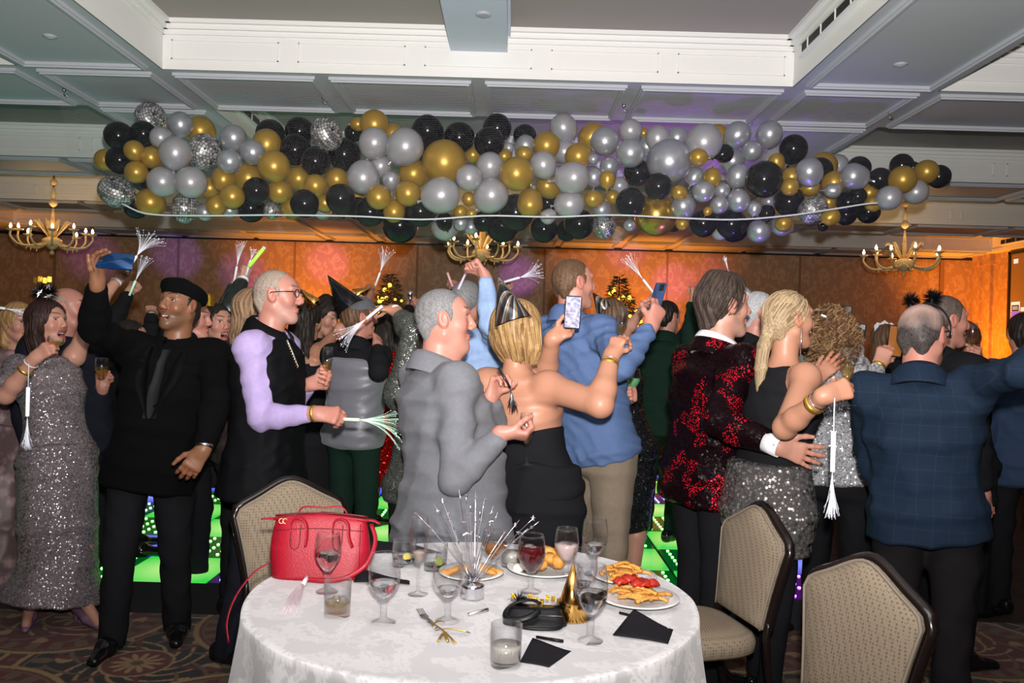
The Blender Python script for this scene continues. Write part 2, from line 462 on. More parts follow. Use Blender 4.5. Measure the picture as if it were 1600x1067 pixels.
GT = {'g': glow_tile('green_light_tile', (0.55, 1.0, 0.28), (0.02, 0.75, 0.06), 0.85), 'b': glow_tile('blue_light_tile', (0.25, 0.3, 1.0), (0.03, 0.03, 0.7), 1.0),
      'v': glow_tile('violet_light_tile', (0.7, 0.3, 1.0), (0.25, 0.04, 0.85), 1.2), 'w': glow_tile('white_light_tile', (0.75, 0.95, 1.0), (0.25, 0.65, 0.6), 0.8)}
DOT = {'g': emis('green_dot', (0.25, 1.0, 0.2), 5.0), 'b': emis('blue_dot', (0.2, 0.25, 1.0), 5.0), 'v': emis('violet_dot', (0.6, 0.15, 1.0), 6.0), 'w': emis('pale_dot', (0.5, 1.0, 0.8), 5.0)}
BACK = {'g': mat('dark_green_mirror', (0.0, 0.05, 0.012), 0.08, emit=(0.0, 0.3, 0.04), estr=0.25), 'b': mat('dark_blue_mirror', (0.004, 0.004, 0.05), 0.08, emit=(0, 0.01, 0.3), estr=0.25),
        'v': mat('dark_violet_mirror', (0.03, 0.004, 0.05), 0.08, emit=(0.12, 0.0, 0.3), estr=0.3), 'w': mat('dark_teal_mirror', (0.0, 0.04, 0.04), 0.08, emit=(0.0, 0.2, 0.15), estr=0.25)}
DZ, T0, TS = 0.10, 4.72, 0.55
NXT, NYT = 15, 8
DX0 = -6.1
deck = thing('dance_floor', 'raised black dance floor of glowing green, blue and violet light tiles', 'dance floor', (DX0 + NXT * TS / 2, T0, 0))
fr = MB().box((DX0, T0, 0), (DX0 + NXT * TS, T0 + NYT * TS, DZ - 0.012)); fr.build('base', M_dark, deck, smooth=False)
rp = MB(); y0, y1 = T0 - 0.24, T0
xa, xb = DX0 - 0.2, DX0 + NXT * TS + 0.2
rp.add([(xa, y0, 0.005), (xb, y0, 0.005), (xb, y1, DZ), (xa, y1, DZ), (xa, y0, 0.0), (xb, y0, 0.0), (xb, y1, 0), (xa, y1, 0)], [(0, 1, 2, 3), (4, 7, 6, 5), (0, 4, 5, 1), (1, 5, 6, 2), (2, 6, 7, 3), (3, 7, 4, 0)])
rp.build('edge_ramp', mat('black_rubber_ramp', (0.02, 0.02, 0.022), 0.35), deck, smooth=False)
rnd = random.Random(5)
tile_me, dot_me = {}, {}
def tile_mesh(mt):
    b = MB().box((-TS / 2 + 0.012, -TS / 2 + 0.012, -0.012), (TS / 2 - 0.012, TS / 2 - 0.012, 0.0))
    me = bpy.data.meshes.new('tile'); me.from_pydata(np.concatenate(b.v).tolist(), [], b.f); me.materials.append(mt); return me
def dots_mesh(mt):
    b = MB(); n = 6
    for i in range(n):
        for j in range(n):
            x, y = (-0.5 + (i + 0.5) / n) * (TS - 0.05), (-0.5 + (j + 0.5) / n) * (TS - 0.05)
            b.lathe([(0.011, 0.0), (0.009, 0.008), (0.001, 0.010)], TR((x, y, 0)), 5)
    me = bpy.data.meshes.new('light_dots'); me.from_pydata(np.concatenate(b.v).tolist(), [], b.f); me.materials.append(mt); return me
for i in range(NXT):
    for j in range(NYT):
        x, y = DX0 + (i + 0.5) * TS, T0 + (j + 0.5) * TS
        c = 'g'
        if x > 1.55: c = 'v' if (i + j) % 3 else 'b'
        elif x < -2.9 and rnd.random() < 0.35: c = 'w'
        elif (x < -1.2 or j > 4) and rnd.random() < 0.28: c = 'b'
        plain = (i + j) % 2 == 1
        key = (c, plain)
        if key not in tile_me:
            tile_me[key] = tile_mesh(GT[c] if plain else BACK[c])
            if not plain: dot_me[c] = dots_mesh(DOT[c])
        t = bpy.data.objects.new('tile', tile_me[key]); link(t, deck, (x, y, DZ))
        if not plain:
            d = bpy.data.objects.new('light_dots', dot_me[c]); link(d, t, (x, y, DZ)); d['kind'] = 'stuff'

# projection screen on the right wall
scr = thing('projection_screen', 'black framed projection screen on the orange lit right wall', 'screen', (WALL_R - 0.03, 13.6, 1.9))
MB().box((WALL_R - 0.03, 12.3, 1.92), (WALL_R - 0.015, 14.95, 3.34)).build('screen_fabric', mat('dim_screen', (0.30, 0.21, 0.13), 0.6), scr, smooth=False)
g = MB()
for (a, b, c, d) in ((12.25, 15.0, 1.86, 1.93), (12.25, 15.0, 3.33, 3.38), (12.25, 12.31, 1.86, 3.38), (14.94, 15.0, 1.86, 3.38)):
    g.box((WALL_R - 0.05, a, c), (WALL_R, b, d))
g.build('screen_frame', M_dark, scr, smooth=False)
# ------------------------------------------------------------------ balloons in the net
def sparkle_pearl(name, col, rough, metal, coat=0.3):
    return mat(name, col, rough, metal, coat=coat)
BM = {'K': mat('black_latex', (0.006, 0.006, 0.009), 0.16, 0.0, spec=0.35), 'G': mat('gold_pearl_latex', (0.50, 0.30, 0.045), 0.36, 0.45, coat=0.2),
      'P': mat('grey_pearl_latex', (0.46, 0.45, 0.48), 0.36, 0.35, coat=0.2), 'C': mat('chrome_latex', (0.50, 0.51, 0.56), 0.33, 0.6, coat=0.3), 'F': mat('gold_foil', (0.62, 0.36, 0.06), 0.25, 0.8)}
def mirror_foil():
    m, N, L, P = new_mat('mirror_square_foil')
    ge = N.new('ShaderNodeNewGeometry'); cr = N.new('ShaderNodeValToRGB'); cr.color_ramp.elements[0].color = (0.20, 0.20, 0.22, 1); cr.color_ramp.elements[1].color = (0.95, 0.93, 0.92, 1); L.new(ge.outputs['Random Per Island'], cr.inputs['Fac'])
    L.new(cr.outputs['Color'], P.inputs['Base Color']); P.inputs['Metallic'].default_value = 0.55; P.inputs['Roughness'].default_value = 0.35
    return m
M_mirror = mirror_foil(); M_grout = mat('dark_foil_seam', (0.03, 0.03, 0.035), 0.3, 0.5)
def balloon_mesh(name, prof, m, n=28):
    b = MB().lathe(prof, None, n); me = bpy.data.meshes.new(name)
    me.from_pydata(np.concatenate(b.v).tolist(), [], b.f)
    me.polygons.foreach_set('use_smooth', np.ones(len(me.polygons), dtype=bool)); me.materials.append(m); return me
# unit balloon, neck towards -z: round head, gently drawn in to the neck
def prof_round():
    p = []
    for t in np.linspace(0, PI, 22):
        r, z = math.sin(t), math.cos(t)
        if z < 0:
            z *= 1.16; r *= 1 - 0.07 * (z / 1.16) ** 2
        p.append((max(r, 0.001), -z * -1))
    return [(r, z) for r, z in p][::-1]
def prof_tear():
    p = [(0.03, -1.62), (0.07, -1.52), (0.16, -1.35)]
    for t in np.linspace(2.35, 0, 20):
        r, z = math.sin(t), math.cos(t)
        if z < 0: z *= 1.5
        p.append((max(r, 0.001), z))
    return p
PR, PT = prof_round(), prof_tear()
BMESH = {(c, k): balloon_mesh('balloon', PT if k else PR, BM[c]) for c in BM for k in (0, 1)}
KN = MB().lathe([(0.03, 0.06), (0.035, 0.0), (0.05, -0.05), (0.10, -0.16), (0.085, -0.17), (0.02, -0.06)], None, 10)
KNOT = {c: (lambda me: me)(bpy.data.meshes.new('knot')) for c in BM}
for c in BM:
    KNOT[c].from_pydata(np.concatenate(KN.v).tolist(), [], KN.f); KNOT[c].materials.append(BM[c])
# x, y, radius (photograph pixels), colour, layer (0 front .. 2 back) [, neck direction in degrees, 0 right, 90 up][, length factor]
BL = """185 212 20.5 K 1|224 209 19 K 1|187 250 20 K 1|209.5 235 14.6 G 0 300|236 246 16 G 0|213 269 16.5 G 0|165 250 16 G 2|251 215 15.5 P 0|282 194 18 C 1 275
313 204 21 G 2|274 238 23 P 0 270|254 284 22 P 0|298 285 23 P 0|235 316 21 G 0|224 277 20 K 1|212 322 18 K 2|320 332 12.5 C 0|328 294 15.5 G 0|349 280 17 G 0 270
338 322 15 G 0 70|359 329 12 C 1|365 215 19 C 1 270|395 238 18 C 0|358.6 252.5 17.5 C 0|417 224 21 G 1 270|422 209 21 K 2|468 205 21 K 2|461 234 23 K 1|493 252 22 K 1
538 241 24 K 1|428 260 23.5 G 0|388 278 22 G 1|466.5 279 18 G 1|552 208 13 K 2|363 307 18 G 0|400.5 298 19.5 K 0|392 325 21 K 1|437 299 17.5 G 0
492.7 290 17 G 0|526 280 17 G 1|457 325 17 G 1|476 318 21 K 0|532 310 21.5 K 0 280|508 317 14 G 1|504 330 13 C 2|559 326 17 K 1
585 194 21 G 1|559 194 10 G 2 180|585 223 22.5 P 0 250|633.5 229 27 P 0 225|614 209 15 G 2|668 204 23 K 1 310|717.5 215 23 K 1|664 243 20 K 2|694 253.5 33 G 0
567.5 278 24 P 0 85|595 259 16 P 1 240|611 282.5 13 C 0t 275|646 271.5 22 G 0|732.6 278 19.5 P 0|739 242 12 G 2|591.6 308.5 18 G 0|637.7 302 19 G 0|615.7 331 16 G 0 90
578.5 331 22 K 1|657 330 23 K 1|625 352 26 K 1|690 305 27 P 0 200|695 355 20 P 2|695 345 12 K 0 290|732.6 310.5 10 G 0 275|719 331 10 G 0|736.7 334 7.5 G 0|720 349 11 C 0|736 355 11 C 1
558 309 11 G 2|755 346 15 K 1|777 200 21 K 2|764.7 223 22.5 K 1|820 212 17 K 2|821 227 15 C 1|765.5 259 20 P 0 255|788 244 11 G 1|819 241 12 G 0|854 227 20 G 1|880 199 20 P 2 310
882 237 17 P 1|925 213 19 G 2t 215|945 221 21 C 1|903.7 244 19.5 G 0|807 271.5 25 G 0|848.6 257 19.5 P 0 295|893 278 23 P 0t 190|927 249 8 C 0|928 276 14 C 1 270|952 260 14 C 1
949 281 12 G 0t 270|795 231 8 P 1|768 305 25 P 0 225|857 292 17 G 1t 330|828 317 19 G 1t 90|806 332 27 K 1|785 352 25 K 2|857 338 11 P 0t 40|890.6 319 21 P 0 190|850 358 20 K 1
905 350 22 K 1|886 360 16 K 2|928 311 13 G 0t 0|957 308 11 G 1|940 328 14 C 1|855 316 16 K 2|985 204 17 P 1|988 215 9 C 1|985 239 21 C 0|1011 229 15 C 1|1027.6 215 18 P 1 270
1058 215 16 C 1|1045.5 252.5 33 C 0|1100 222 27 P 0|1122 210 15 G 2|1005.6 208 8 G 2|1091 245.6 13 G 0 0|1131 240 13 K 0t 210|1113 277 13 G 0t 90|1085.5 276 13 C 0t 245|996 270 20 K 0
1029 291 20 K 0|1060.7 300.7 11 G 0 340|1128 298 12 C 0|1099 299 16 C 0|1144.6 251 18 C 2|985 317 22 K 0|1025 335 32 F 1|1067.5 322 18 C 0 270|1066 350 9.5 G 0|1052 352 10 K 1
1124 320 13 C 0|1106 330 6.5 G 0t 240|1099 349 20 K 1|1143 350 22 K 1|984 352 9 C 1|1125 363 12 P 2|968 290 13 P 2|1153 210 19 C 1 225|1202.5 209 19 C 1 265|1175 236 15 C 1|1211 248 20 P 2
1213.5 253 11.5 G 0t 290|1240 232 20.5 K 1 260|1153 274.5 17 C 0 255|1194 280 27 K 0|1237 276 14.5 G 0|1234 292 13 G 0|1264.5 268 20 C 0 290|1281 266 19 K 1|1286 260 21 G 2|1308 259 17 P 2|1303 285 17 G 1
1301 298 11 C 0t 180|1266 294 12 G 0t 185|1154 313 17 C 0|1179 326 10 C 0t 260|1198 332.5 12 K 0 270|1233 315 22 K 1|1186 361 17 C 1|1224.5 349 12.5 G 0|1222 352 16 C 1|1147 355 22 K 2
1179 350 11 K 1|1201 315 10 C 1|1295 315 11 G 1 280|1298 339 12.5 G 0t 215|1286 353 8 K 1|1322 335 16 K 1|1342 263 17.5 K 2|1336 276 19 C 0t 350|1375 279 16 K 1|1409 258.5 17 K 2|1427 262 9 K 2
1410.7 280.5 20 G 0|1448 268 17 G 1|1467 276 17 K 2|1390 309 18 P 0|1431 300 18 P 1|1340.5 307 13 K 0|1358 301 14 G 1|1364 319 11 G 0t 330|1357 331 17 K 1|1325 316 17 K 1|1345 318 15 K 2
236 185 24 D 2 20|320 238 27 D 1 340|182 299 26 D 1 60|289 325 23 D 1 180|510.6 209 25 D 1 20|425 329 13 D 1 0|944 353 19 D 1 10|1270 328 22 D 0 300"""
blist = []
for row in BL.replace('\n', '|').split('|'):
    q = row.split()
    if len(q) < 5: continue
    ang = float(q[5]) if len(q) > 5 else None
    blist.append(dict(x=float(q[0]), y=float(q[1]), r=float(q[2]) * 1.07, c=q[3], lay=int(q[4][0]), tear='t' in q[4], ang=ang))
rb = random.Random(11)
YB = {0: 6.42, 1: 6.62, 2: 6.84}
for b in blist:
    b['Y'] = YB[b['lay']] + rb.uniform(-0.05, 0.05); b['R'] = b['r'] * b['Y'] / FPX
# let them settle against one another along the view depth
for it in range(260):
    for i, a in enumerate(blist):
        for c in blist[i + 1:]:
            dx = math.hypot(a['x'] - c['x'], a['y'] - c['y']) * 6.5 / FPX
            need2 = (0.99 * (a['R'] + c['R'])) ** 2 - dx * dx
            if need2 <= 0: continue
            need = math.sqrt(need2); d = c['Y'] - a['Y']
            if abs(d) < need:
                s = 1 if d > 0 else -1
                m = (need - abs(d)) * 0.3
                a['Y'] -= s * m; c['Y'] += s * m
    for b in blist:
        b['Y'] = min(max(b['Y'], 6.10), 7.45)
CNAME = {'K': 'glossy black', 'G': 'pearly gold', 'P': 'satin grey', 'C': 'shiny chrome silver', 'F': 'gold foil', 'D': 'mirror-tiled silver'}
def ordinal(n):
    w = 'first second third fourth fifth sixth seventh eighth ninth tenth eleventh twelfth thirteenth fourteenth fifteenth sixteenth seventeenth eighteenth nineteenth'.split()
    return w[n - 1] if n <= 19 else '%d%s' % (n, {1: 'st', 2: 'nd', 3: 'rd'}.get(n % 10, 'th') if n % 100 not in (11, 12, 13) else 'th')
def size_word(r):
    r = r / 1.07
    return 'tiny' if r < 10 else 'small' if r < 15.5 else 'medium' if r < 20.2 else 'large' if r < 26 else 'very large'
def row_word(b):
    yc = b['y'] - (b['x'] - 800) * 0.012
    return 'upper' if yc < 232 else 'middle' if yc < 296 else 'lower'
fams = {}
for b in blist:
    fams.setdefault((b['c'], size_word(b['r']), row_word(b)), []).append(b)
for key, L in fams.items():
    L.sort(key=lambda b: b['x'])
    for k, b in enumerate(L):
        c, s, r = key
        what = '%s %s balloon' % (s, CNAME[c])
        if len(L) == 1: b['label'] = '%s, the only such in the %s row of the net' % (what, r)
        else: b['label'] = '%s, %s such from the left in the %s row' % (what, ordinal(k + 1), r)
GRP = {'K': 'black balloons in the net', 'G': 'gold balloons in the net', 'P': 'grey balloons in the net', 'C': 'chrome silver balloons in the net', 'F': 'foil balloons in the net', 'D': 'mirror ball balloons in the net'}
def mirror_ball_mesh():
    """foil balloon printed as a mirror ball: every tile a facet of its own, seams between"""
    b = MB(); rows, n = 17, 34
    g = MB(); g.lathe([(max(math.sin(t), 0.001) * 0.985, -math.cos(t) * 0.985) for t in np.linspace(0, PI, 15)], None, 24)
    b.add(np.concatenate(g.v), g.f, 1)
    rr = np.random.RandomState(2)
    for i in range(rows):
        t0, t1 = PI * (i + 0.08) / rows, PI * (i + 0.92) / rows
        k = max(5, int(n * math.sin(PI * (i + 0.5) / rows)))
        for j in range(k):
            a0, a1 = 2 * PI * (j + 0.08) / k, 2 * PI * (j + 0.92) / k
            jit = 1 + 0.012 * rr.randn(4)
            q = [(math.sin(t) * math.cos(a) * w, math.sin(t) * math.sin(a) * w, -math.cos(t) * w) for (t, a), w in zip(((t0, a0), (t1, a0), (t1, a1), (t0, a1)), jit)]
            b.add(q, [(0, 3, 2, 1)], 0)
    me = bpy.data.meshes.new('mirror_ball'); me.from_pydata(np.concatenate(b.v).tolist(), [], b.f)
    me.materials.append(M_mirror); me.materials.append(M_grout); me.polygons.foreach_set('material_index', np.array(b.mi, dtype=np.int32)); return me
MBALL = mirror_ball_mesh()
for b in sorted(blist, key=lambda b: b['x']):
    Y = b['Y']; p = W(b['x'], b['y'], Y); R = b['r'] * Y / FPX
    if b['ang'] is not None:
        a = math.radians(b['ang'] - 1.6); neck = np.array((math.cos(a), rb.uniform(-0.15, 0.35), math.sin(a)))
    else:
        neck = np.array((rb.uniform(-0.5, 0.5), 1.0, rb.uniform(-0.4, 0.4)))
    M = axisM(p, -neck)
    if b['c'] == 'D':
        M = axisM(p, (math.cos(math.radians(b['ang'] or 0)), -0.5, math.sin(math.radians(b['ang'] or 0))))
        o = bpy.data.objects.new('mirror_ball_balloon', MBALL); sz = (R, R, R * 0.86)
    else:
        o = bpy.data.objects.new('balloon', BMESH[(b['c'], 1 if b['tear'] else 0)]); sz = (R, R, R * (0.95 if b['tear'] else 1.0))
        if b['tear']:
            M[:3, 3] += neck / np.linalg.norm(neck) * -R * 0.18
    link(o, None, (0, 0, 0)); tag(o, b['label'], 'balloon', GRP[b['c']])
    o.matrix_world = Matrix(M.tolist()) @ Matrix.Diagonal((*sz, 1))
    ORG[o.name] = M[:3, 3]
    if b['c'] != 'D' and (b['tear'] or b['ang'] is not None):
        k = bpy.data.objects.new('knot', KNOT[b['c']]); COL.objects.link(k); k.parent = o
        k.location = (0, 0, -1.62 if b['tear'] else -1.17); k.scale = (1.2, 1.2, 1.2)
# the net: a fine mesh sling hung from hooks under the beam, and its rip cord
def net_mat():
    m, N, L, P = new_mat('fine_net')
    out = N['Material Output']; tr = N.new('ShaderNodeBsdfTransparent'); mx = N.new('ShaderNodeMixShader')
    at = N.new('ShaderNodeAttribute'); at.attribute_name = 'Col'
    sx = N.new('ShaderNodeSeparateColor'); L.new(at.outputs['Color'], sx.inputs[0])
    def lines(sock, n, w):
        a = N.new('ShaderNodeMath'); a.operation = 'MULTIPLY'; a.inputs[1].default_value = n; L.new(sock, a.inputs[0])
        f = N.new('ShaderNodeMath'); f.operation = 'FRACT'; L.new(a.outputs[0], f.inputs[0])
        c = N.new('ShaderNodeMath'); c.operation = 'LESS_THAN'; c.inputs[1].default_value = w; L.new(f.outputs[0], c.inputs[0]); return c.outputs[0]
    a, b = lines(sx.outputs[0], 900, 0.013), lines(sx.outputs[1], 260, 0.012)
    mm = N.new('ShaderNodeMath'); mm.operation = 'MAXIMUM'; L.new(a, mm.inputs[0]); L.new(b, mm.inputs[1])
    L.new(mm.outputs[0], mx.inputs[0]); L.new(tr.outputs[0], mx.inputs[1]); L.new(P.outputs[0], mx.inputs[2]); L.new(mx.outputs[0], out.inputs['Surface'])
    P.inputs['Base Color'].default_value = (0.75, 0.74, 0.76, 1); P.inputs['Roughness'].default_value = 0.4
    return m
# (x px, hook line y, bottom y) along the net
NS = [(100, 146, 160), (135, 150, 300), (165, 152, 338), (300, 150, 366), (505, 146, 374), (740, 152, 392), (975, 158, 388), (1180, 172, 388), (1330, 182, 370), (1400, 184, 348), (1475, 215, 315), (1505, 250, 285)]
nu, nv = 90, 24
v = np.zeros((nu, nv, 3)); c = np.zeros((nu, nv, 3))
xs = [q[0] for q in NS]
for i in range(nu):
    u = i / (nu - 1); px = xs[0] + u * (xs[-1] - xs[0])
    yt = np.interp(px, xs, [q[1] for q in NS]); yb = np.interp(px, xs, [q[2] for q in NS])
    pt = W(px, yt, 6.6); pt[2] = min(pt[2], CEIL - 0.02); pb = W(px, yb, 6.7)
    for j in range(nv):
        t = j / (nv - 1)                                        # front hook line, round beneath, up to the back line
        a = PI * t
        hw = 0.95 * (1 - 0.7 * abs(2 * u - 1) ** 8)
        y = 6.68 - hw * math.cos(a) * (0.35 + 0.65 * math.sin(a)) 
        z = pt[2] - (pt[2] - pb[2]) * math.sin(a) ** 0.8
        v[i, j] = (pt[0], y, z + 0.012 * math.sin(i * 1.7) * math.sin(a)); c[i, j] = (u, t, 0)
idx = np.arange(nu * nv).reshape(nu, nv)
f = np.stack([idx[:-1, :-1], idx[1:, :-1], idx[1:, 1:], idx[:-1, 1:]], -1).reshape(-1, 4)
net = thing('balloon_net', 'sheer white net slung from ceiling hooks holding the balloon drop', 'net', (0, 6.6, CEIL))
mesh_obj('netting', v.reshape(-1, 3), f, net_mat(), net, col=c.reshape(-1, 3))
cord = [W(x, y, 6.05) for x, y in ((190, 318), (230, 334), (310, 337), (430, 336), (560, 338), (660, 343), (760, 337), (860, 339), (960, 336), (1070, 341), (1150, 343), (1230, 337), (1300, 327), (1350, 319), (1372, 317))]
MB().tube(spline(cord, 60), 0.0065, 6).build('rip_cord', mat('white_cord', (0.72, 0.72, 0.76), 0.5), net)
for px, py in ((100, 146), (505, 147), (975, 158), (1390, 183)):
    p = W(px, py, 6.5); 
    hk = MB(); hk.lathe([(0.014, CEIL - 0.012), (0.014, CEIL - 0.035), (0.001, CEIL - 0.036)], TR((p[0], 6.5, 0)), 10); 
    hk.tube([(p[0], 6.5, CEIL - 0.03), (p[0], 6.5, CEIL - 0.06), (p[0] + 0.02, 6.5, CEIL - 0.075), (p[0] + 0.03, 6.5, CEIL - 0.055)], 0.004, 6)
    hk.build('hook', mat('steel', (0.6, 0.6, 0.62), 0.25, 1.0), net)

# ------------------------------------------------------------------ chandeliers
M_glass_gold = mat('champagne_glass', (0.85, 0.62, 0.32), 0.15, 0.0, coat=0.5, spec=0.8)
M_brass = mat('dark_brass', (0.25, 0.16, 0.07), 0.3, 0.9)
M_flame = mat('candle_bulb', (1, 0.8, 0.5), 0.3, emit=(1.0, 0.66, 0.28), estr=45.0)
M_candle = mat('candle_sleeve', (0.75, 0.6, 0.4), 0.5)
def chandelier(px, ybulb, label, Y=11.15, r=0.50):
    p = W(px, ybulb, Y); cx, zb = p[0], p[2]
    o = thing('chandelier', label, 'chandelier', (cx, Y, HIGH), 'glass arm chandeliers under the ceiling')
    C = lambda z: TR((cx, Y, z))
    MB().lathe([(0.07, HIGH), (0.07, HIGH - 0.03), (0.03, HIGH - 0.06), (0.012, HIGH - 0.075), (0.001, HIGH - 0.075)], C(0), 16).build('ceiling_rose', M_brass, o)
    st = MB(); st.tube([(cx, Y, HIGH - 0.05), (cx, Y, zb - 0.05)], 0.012, 8); st.build('stem', M_brass, o)
    for dz, rr, hh in ((0.66, 0.05, 0.05), (0.5, 0.035, 0.09), (0.38, 0.06, 0.06), (0.12, 0.03, 0.18)):
        z = zb + dz
        MB().lathe([(0.012, z - hh), (rr * 0.7, z - hh * 0.6), (rr, z), (rr * 0.6, z + hh * 0.6), (0.012, z + hh)], C(0), 14).build('glass_column', M_glass_gold, o)
    z = zb - 0.16
    MB().lathe([(0.001, z - 0.10), (0.04, z - 0.08), (0.10, z - 0.03), (0.13, z + 0.03), (0.10, z + 0.06), (0.03, z + 0.09)], C(0), 16).build('bowl', M_glass_gold, o)
    MB().ball((cx, Y, z - 0.13), 0.03, 10).build('finial', M_glass_gold, o)
    for k in range(10):
        a = 2 * PI * (k + 0.3) / 10; rr = r if k % 2 == 0 else r * 0.84; up = 0.0 if k % 2 == 0 else 0.035
        d = np.array((math.cos(a), math.sin(a), 0)); B = np.array((cx, Y, 0))
        pts = [B + d * 0.06 + (0, 0, zb - 0.15), B + d * rr * 0.45 + (0, 0, zb - 0.21), B + d * rr * 0.8 + (0, 0, zb - 0.21), B + d * rr * 1.0 + (0, 0, zb - 0.12), B + d * rr + (0, 0, zb - 0.045 + up)]
        arm = MB().tube(spline(pts, 14), 0.014, 7).build('arm', M_glass_gold, o)
        e = B + d * rr; zc = zb - 0.045 + up
        pan = MB()
        pan.lathe([(0.012, zc - 0.01), (0.05, zc + 0.006), (0.066, zc + 0.022), (0.058, zc + 0.020), (0.012, zc + 0.008)], TR(e), 10)
        pan.build('drip_pan', M_glass_gold, arm)
        MB().lathe([(0.011, zc), (0.011, zc + 0.035), (0.001, zc + 0.035)], TR(e), 8).build('candle_sleeve', M_candle, arm)
        MB().lathe([(0.008, zc + 0.035), (0.017, zc + 0.052), (0.013, zc + 0.072), (0.001, zc + 0.098)], TR(e), 8).build('bulb', M_flame, arm)
        # curled glass leaves between the arms
        a2 = a + PI / 10; d2 = np.array((math.cos(a2), math.sin(a2), 0))
        lp = [B + d2 * 0.05 + (0, 0, zb - 0.08), B + d2 * 0.15 + (0, 0, zb + 0.05), B + d2 * 0.21 + (0, 0, zb + 0.13), B + d2 * 0.25 + (0, 0, zb + 0.10)]
        MB().tube(spline(lp, 9), np.array((0.012, 0.018, 0.024, 0.028, 0.026, 0.022, 0.016, 0.01, 0.004)), 6, flat=0.3).build('glass_leaf', M_glass_gold, o)
        MB().lathe([(0.002, zb - 0.215), (0.011, zb - 0.245), (0.001, zb - 0.275)], TR(B + d * rr * 0.62), 6).build('pendant_drop', M_glass_gold, arm)
    lamp('chandelier_glow', 'POINT', (cx, Y, zb + 0.16), None, 9, (1.0, 0.55, 0.2), shadow_soft_size=0.3)
chandelier(82, 361, 'glowing glass chandelier hanging at the left end of the room')
chandelier(752, 380, 'glowing glass chandelier in the middle, half hidden by balloons above')
chandelier(1413, 395, 'glowing glass chandelier hanging at the right end of the room')
# ------------------------------------------------------------------ table setting
TC = np.array((-0.095, 2.50)); TRAD, TZ = 0.652, 0.755
def dot_fabric():
    m, N, L, P = new_mat('beige_dot_fabric'); tc = N.new('ShaderNodeTexCoord'); vo = N.new('ShaderNodeTexVoronoi'); vo.inputs['Scale'].default_value = 95; vo.inputs['Randomness'].default_value = 0.12; L.new(tc.outputs['Object'], vo.inputs['Vector'])
    cr = N.new('ShaderNodeValToRGB'); cr.color_ramp.elements[0].position = 0.28; cr.color_ramp.elements[0].color = (0.15, 0.11, 0.075, 1); cr.color_ramp.elements[1].position = 0.42; cr.color_ramp.elements[1].color = (0.27, 0.21, 0.145, 1)
    L.new(vo.outputs['Distance'], cr.inputs['Fac']); L.new(cr.outputs['Color'], P.inputs['Base Color']); P.inputs['Roughness'].default_value = 0.85
    nz = N.new('ShaderNodeTexNoise'); nz.inputs['Scale'].default_value = 320; L.new(tc.outputs['Object'], nz.inputs['Vector']); bp = N.new('ShaderNodeBump'); bp.inputs['Strength'].default_value = 0.25; bp.inputs['Distance'].default_value = 0.003; L.new(nz.outputs['Fac'], bp.inputs['Height']); L.new(bp.outputs['Normal'], P.inputs['Normal']); return m
M_chair_fabric = dot_fabric()
M_frame = mat('dark_walnut_metal', (0.010, 0.006, 0.005), 0.22, coat=0.3)
M_piping = mat('beige_piping', (0.24, 0.195, 0.15), 0.8)
tb = thing('banquet_table', 'round banquet table standing under the white damask cloth', 'table', (TC[0], TC[1], 0))
MB().lathe([(TRAD - 0.02, TZ - 0.035), (TRAD - 0.006, TZ - 0.03), (TRAD - 0.006, TZ - 0.008), (TRAD - 0.02, TZ - 0.006), (0.001, TZ - 0.006)], TR((TC[0], TC[1], 0)), 48).build('table_top', mat('plywood', (0.35, 0.24, 0.14), 0.6), tb)
for k in range(4):
    a = PI / 4 + k * PI / 2
    MB().tube([(TC[0] + 0.42 * math.cos(a), TC[1] + 0.42 * math.sin(a), 0.0), (TC[0] + 0.38 * math.cos(a), TC[1] + 0.38 * math.sin(a), TZ - 0.03)], 0.015, 8).build('leg', M_frame, tb)
# damask cloth: pattern woven in a shinier thread
def damask(u, v):
    """1 where the leaf pattern shows; u, v in metres over the cloth"""
    rng = np.random.RandomState(8); out = np.zeros_like(u)
    P = 0.34
    for k in range(7):
        ox, oy, rot, L, wd = rng.rand() * P, rng.rand() * P, rng.rand() * 6.28, rng.uniform(0.06, 0.11), rng.uniform(0.017, 0.03)
        for sx in (0, 1):
            a = (u - ox + (P / 2 if sx else 0) + P / 2) % P - P / 2; b = (v - oy + (P / 2 if sx else 0) + P / 2) % P - P / 2
            c, s = math.cos(rot), math.sin(rot)
            x, y = a * c + b * s, -a * s + b * c
            y = y - 0.25 * x * x / L
            w = wd * np.sqrt(np.clip(1 - (x / L) ** 2, 0, 1)) * (0.75 + 0.25 * np.cos(x * 150))
            leaf = (np.abs(y) < w) & (np.abs(y) > 0.0018)
            vein = np.abs(np.sin((x * 0.8 + np.abs(y)) * 190)) > 0.25
            out = np.maximum(out, leaf * np.where(vein, 1.0, 0.45))
    for k in range(5):
        ox, oy = rng.rand() * P, rng.rand() * P
        a = (u - ox + P / 2) % P - P / 2; b = (v - oy + P / 2) % P - P / 2
        r, t = np.hypot(a, b), np.arctan2(b, a)
        out = np.maximum(out, (np.abs(np.sin(2.5 * t)) * 0.035 + 0.008 > r) * 0.9)
        out = np.maximum(out, (np.abs(r - 0.047 - 0.007 * np.sin(t * 2)) < 0.0022) * 0.8)
    return out
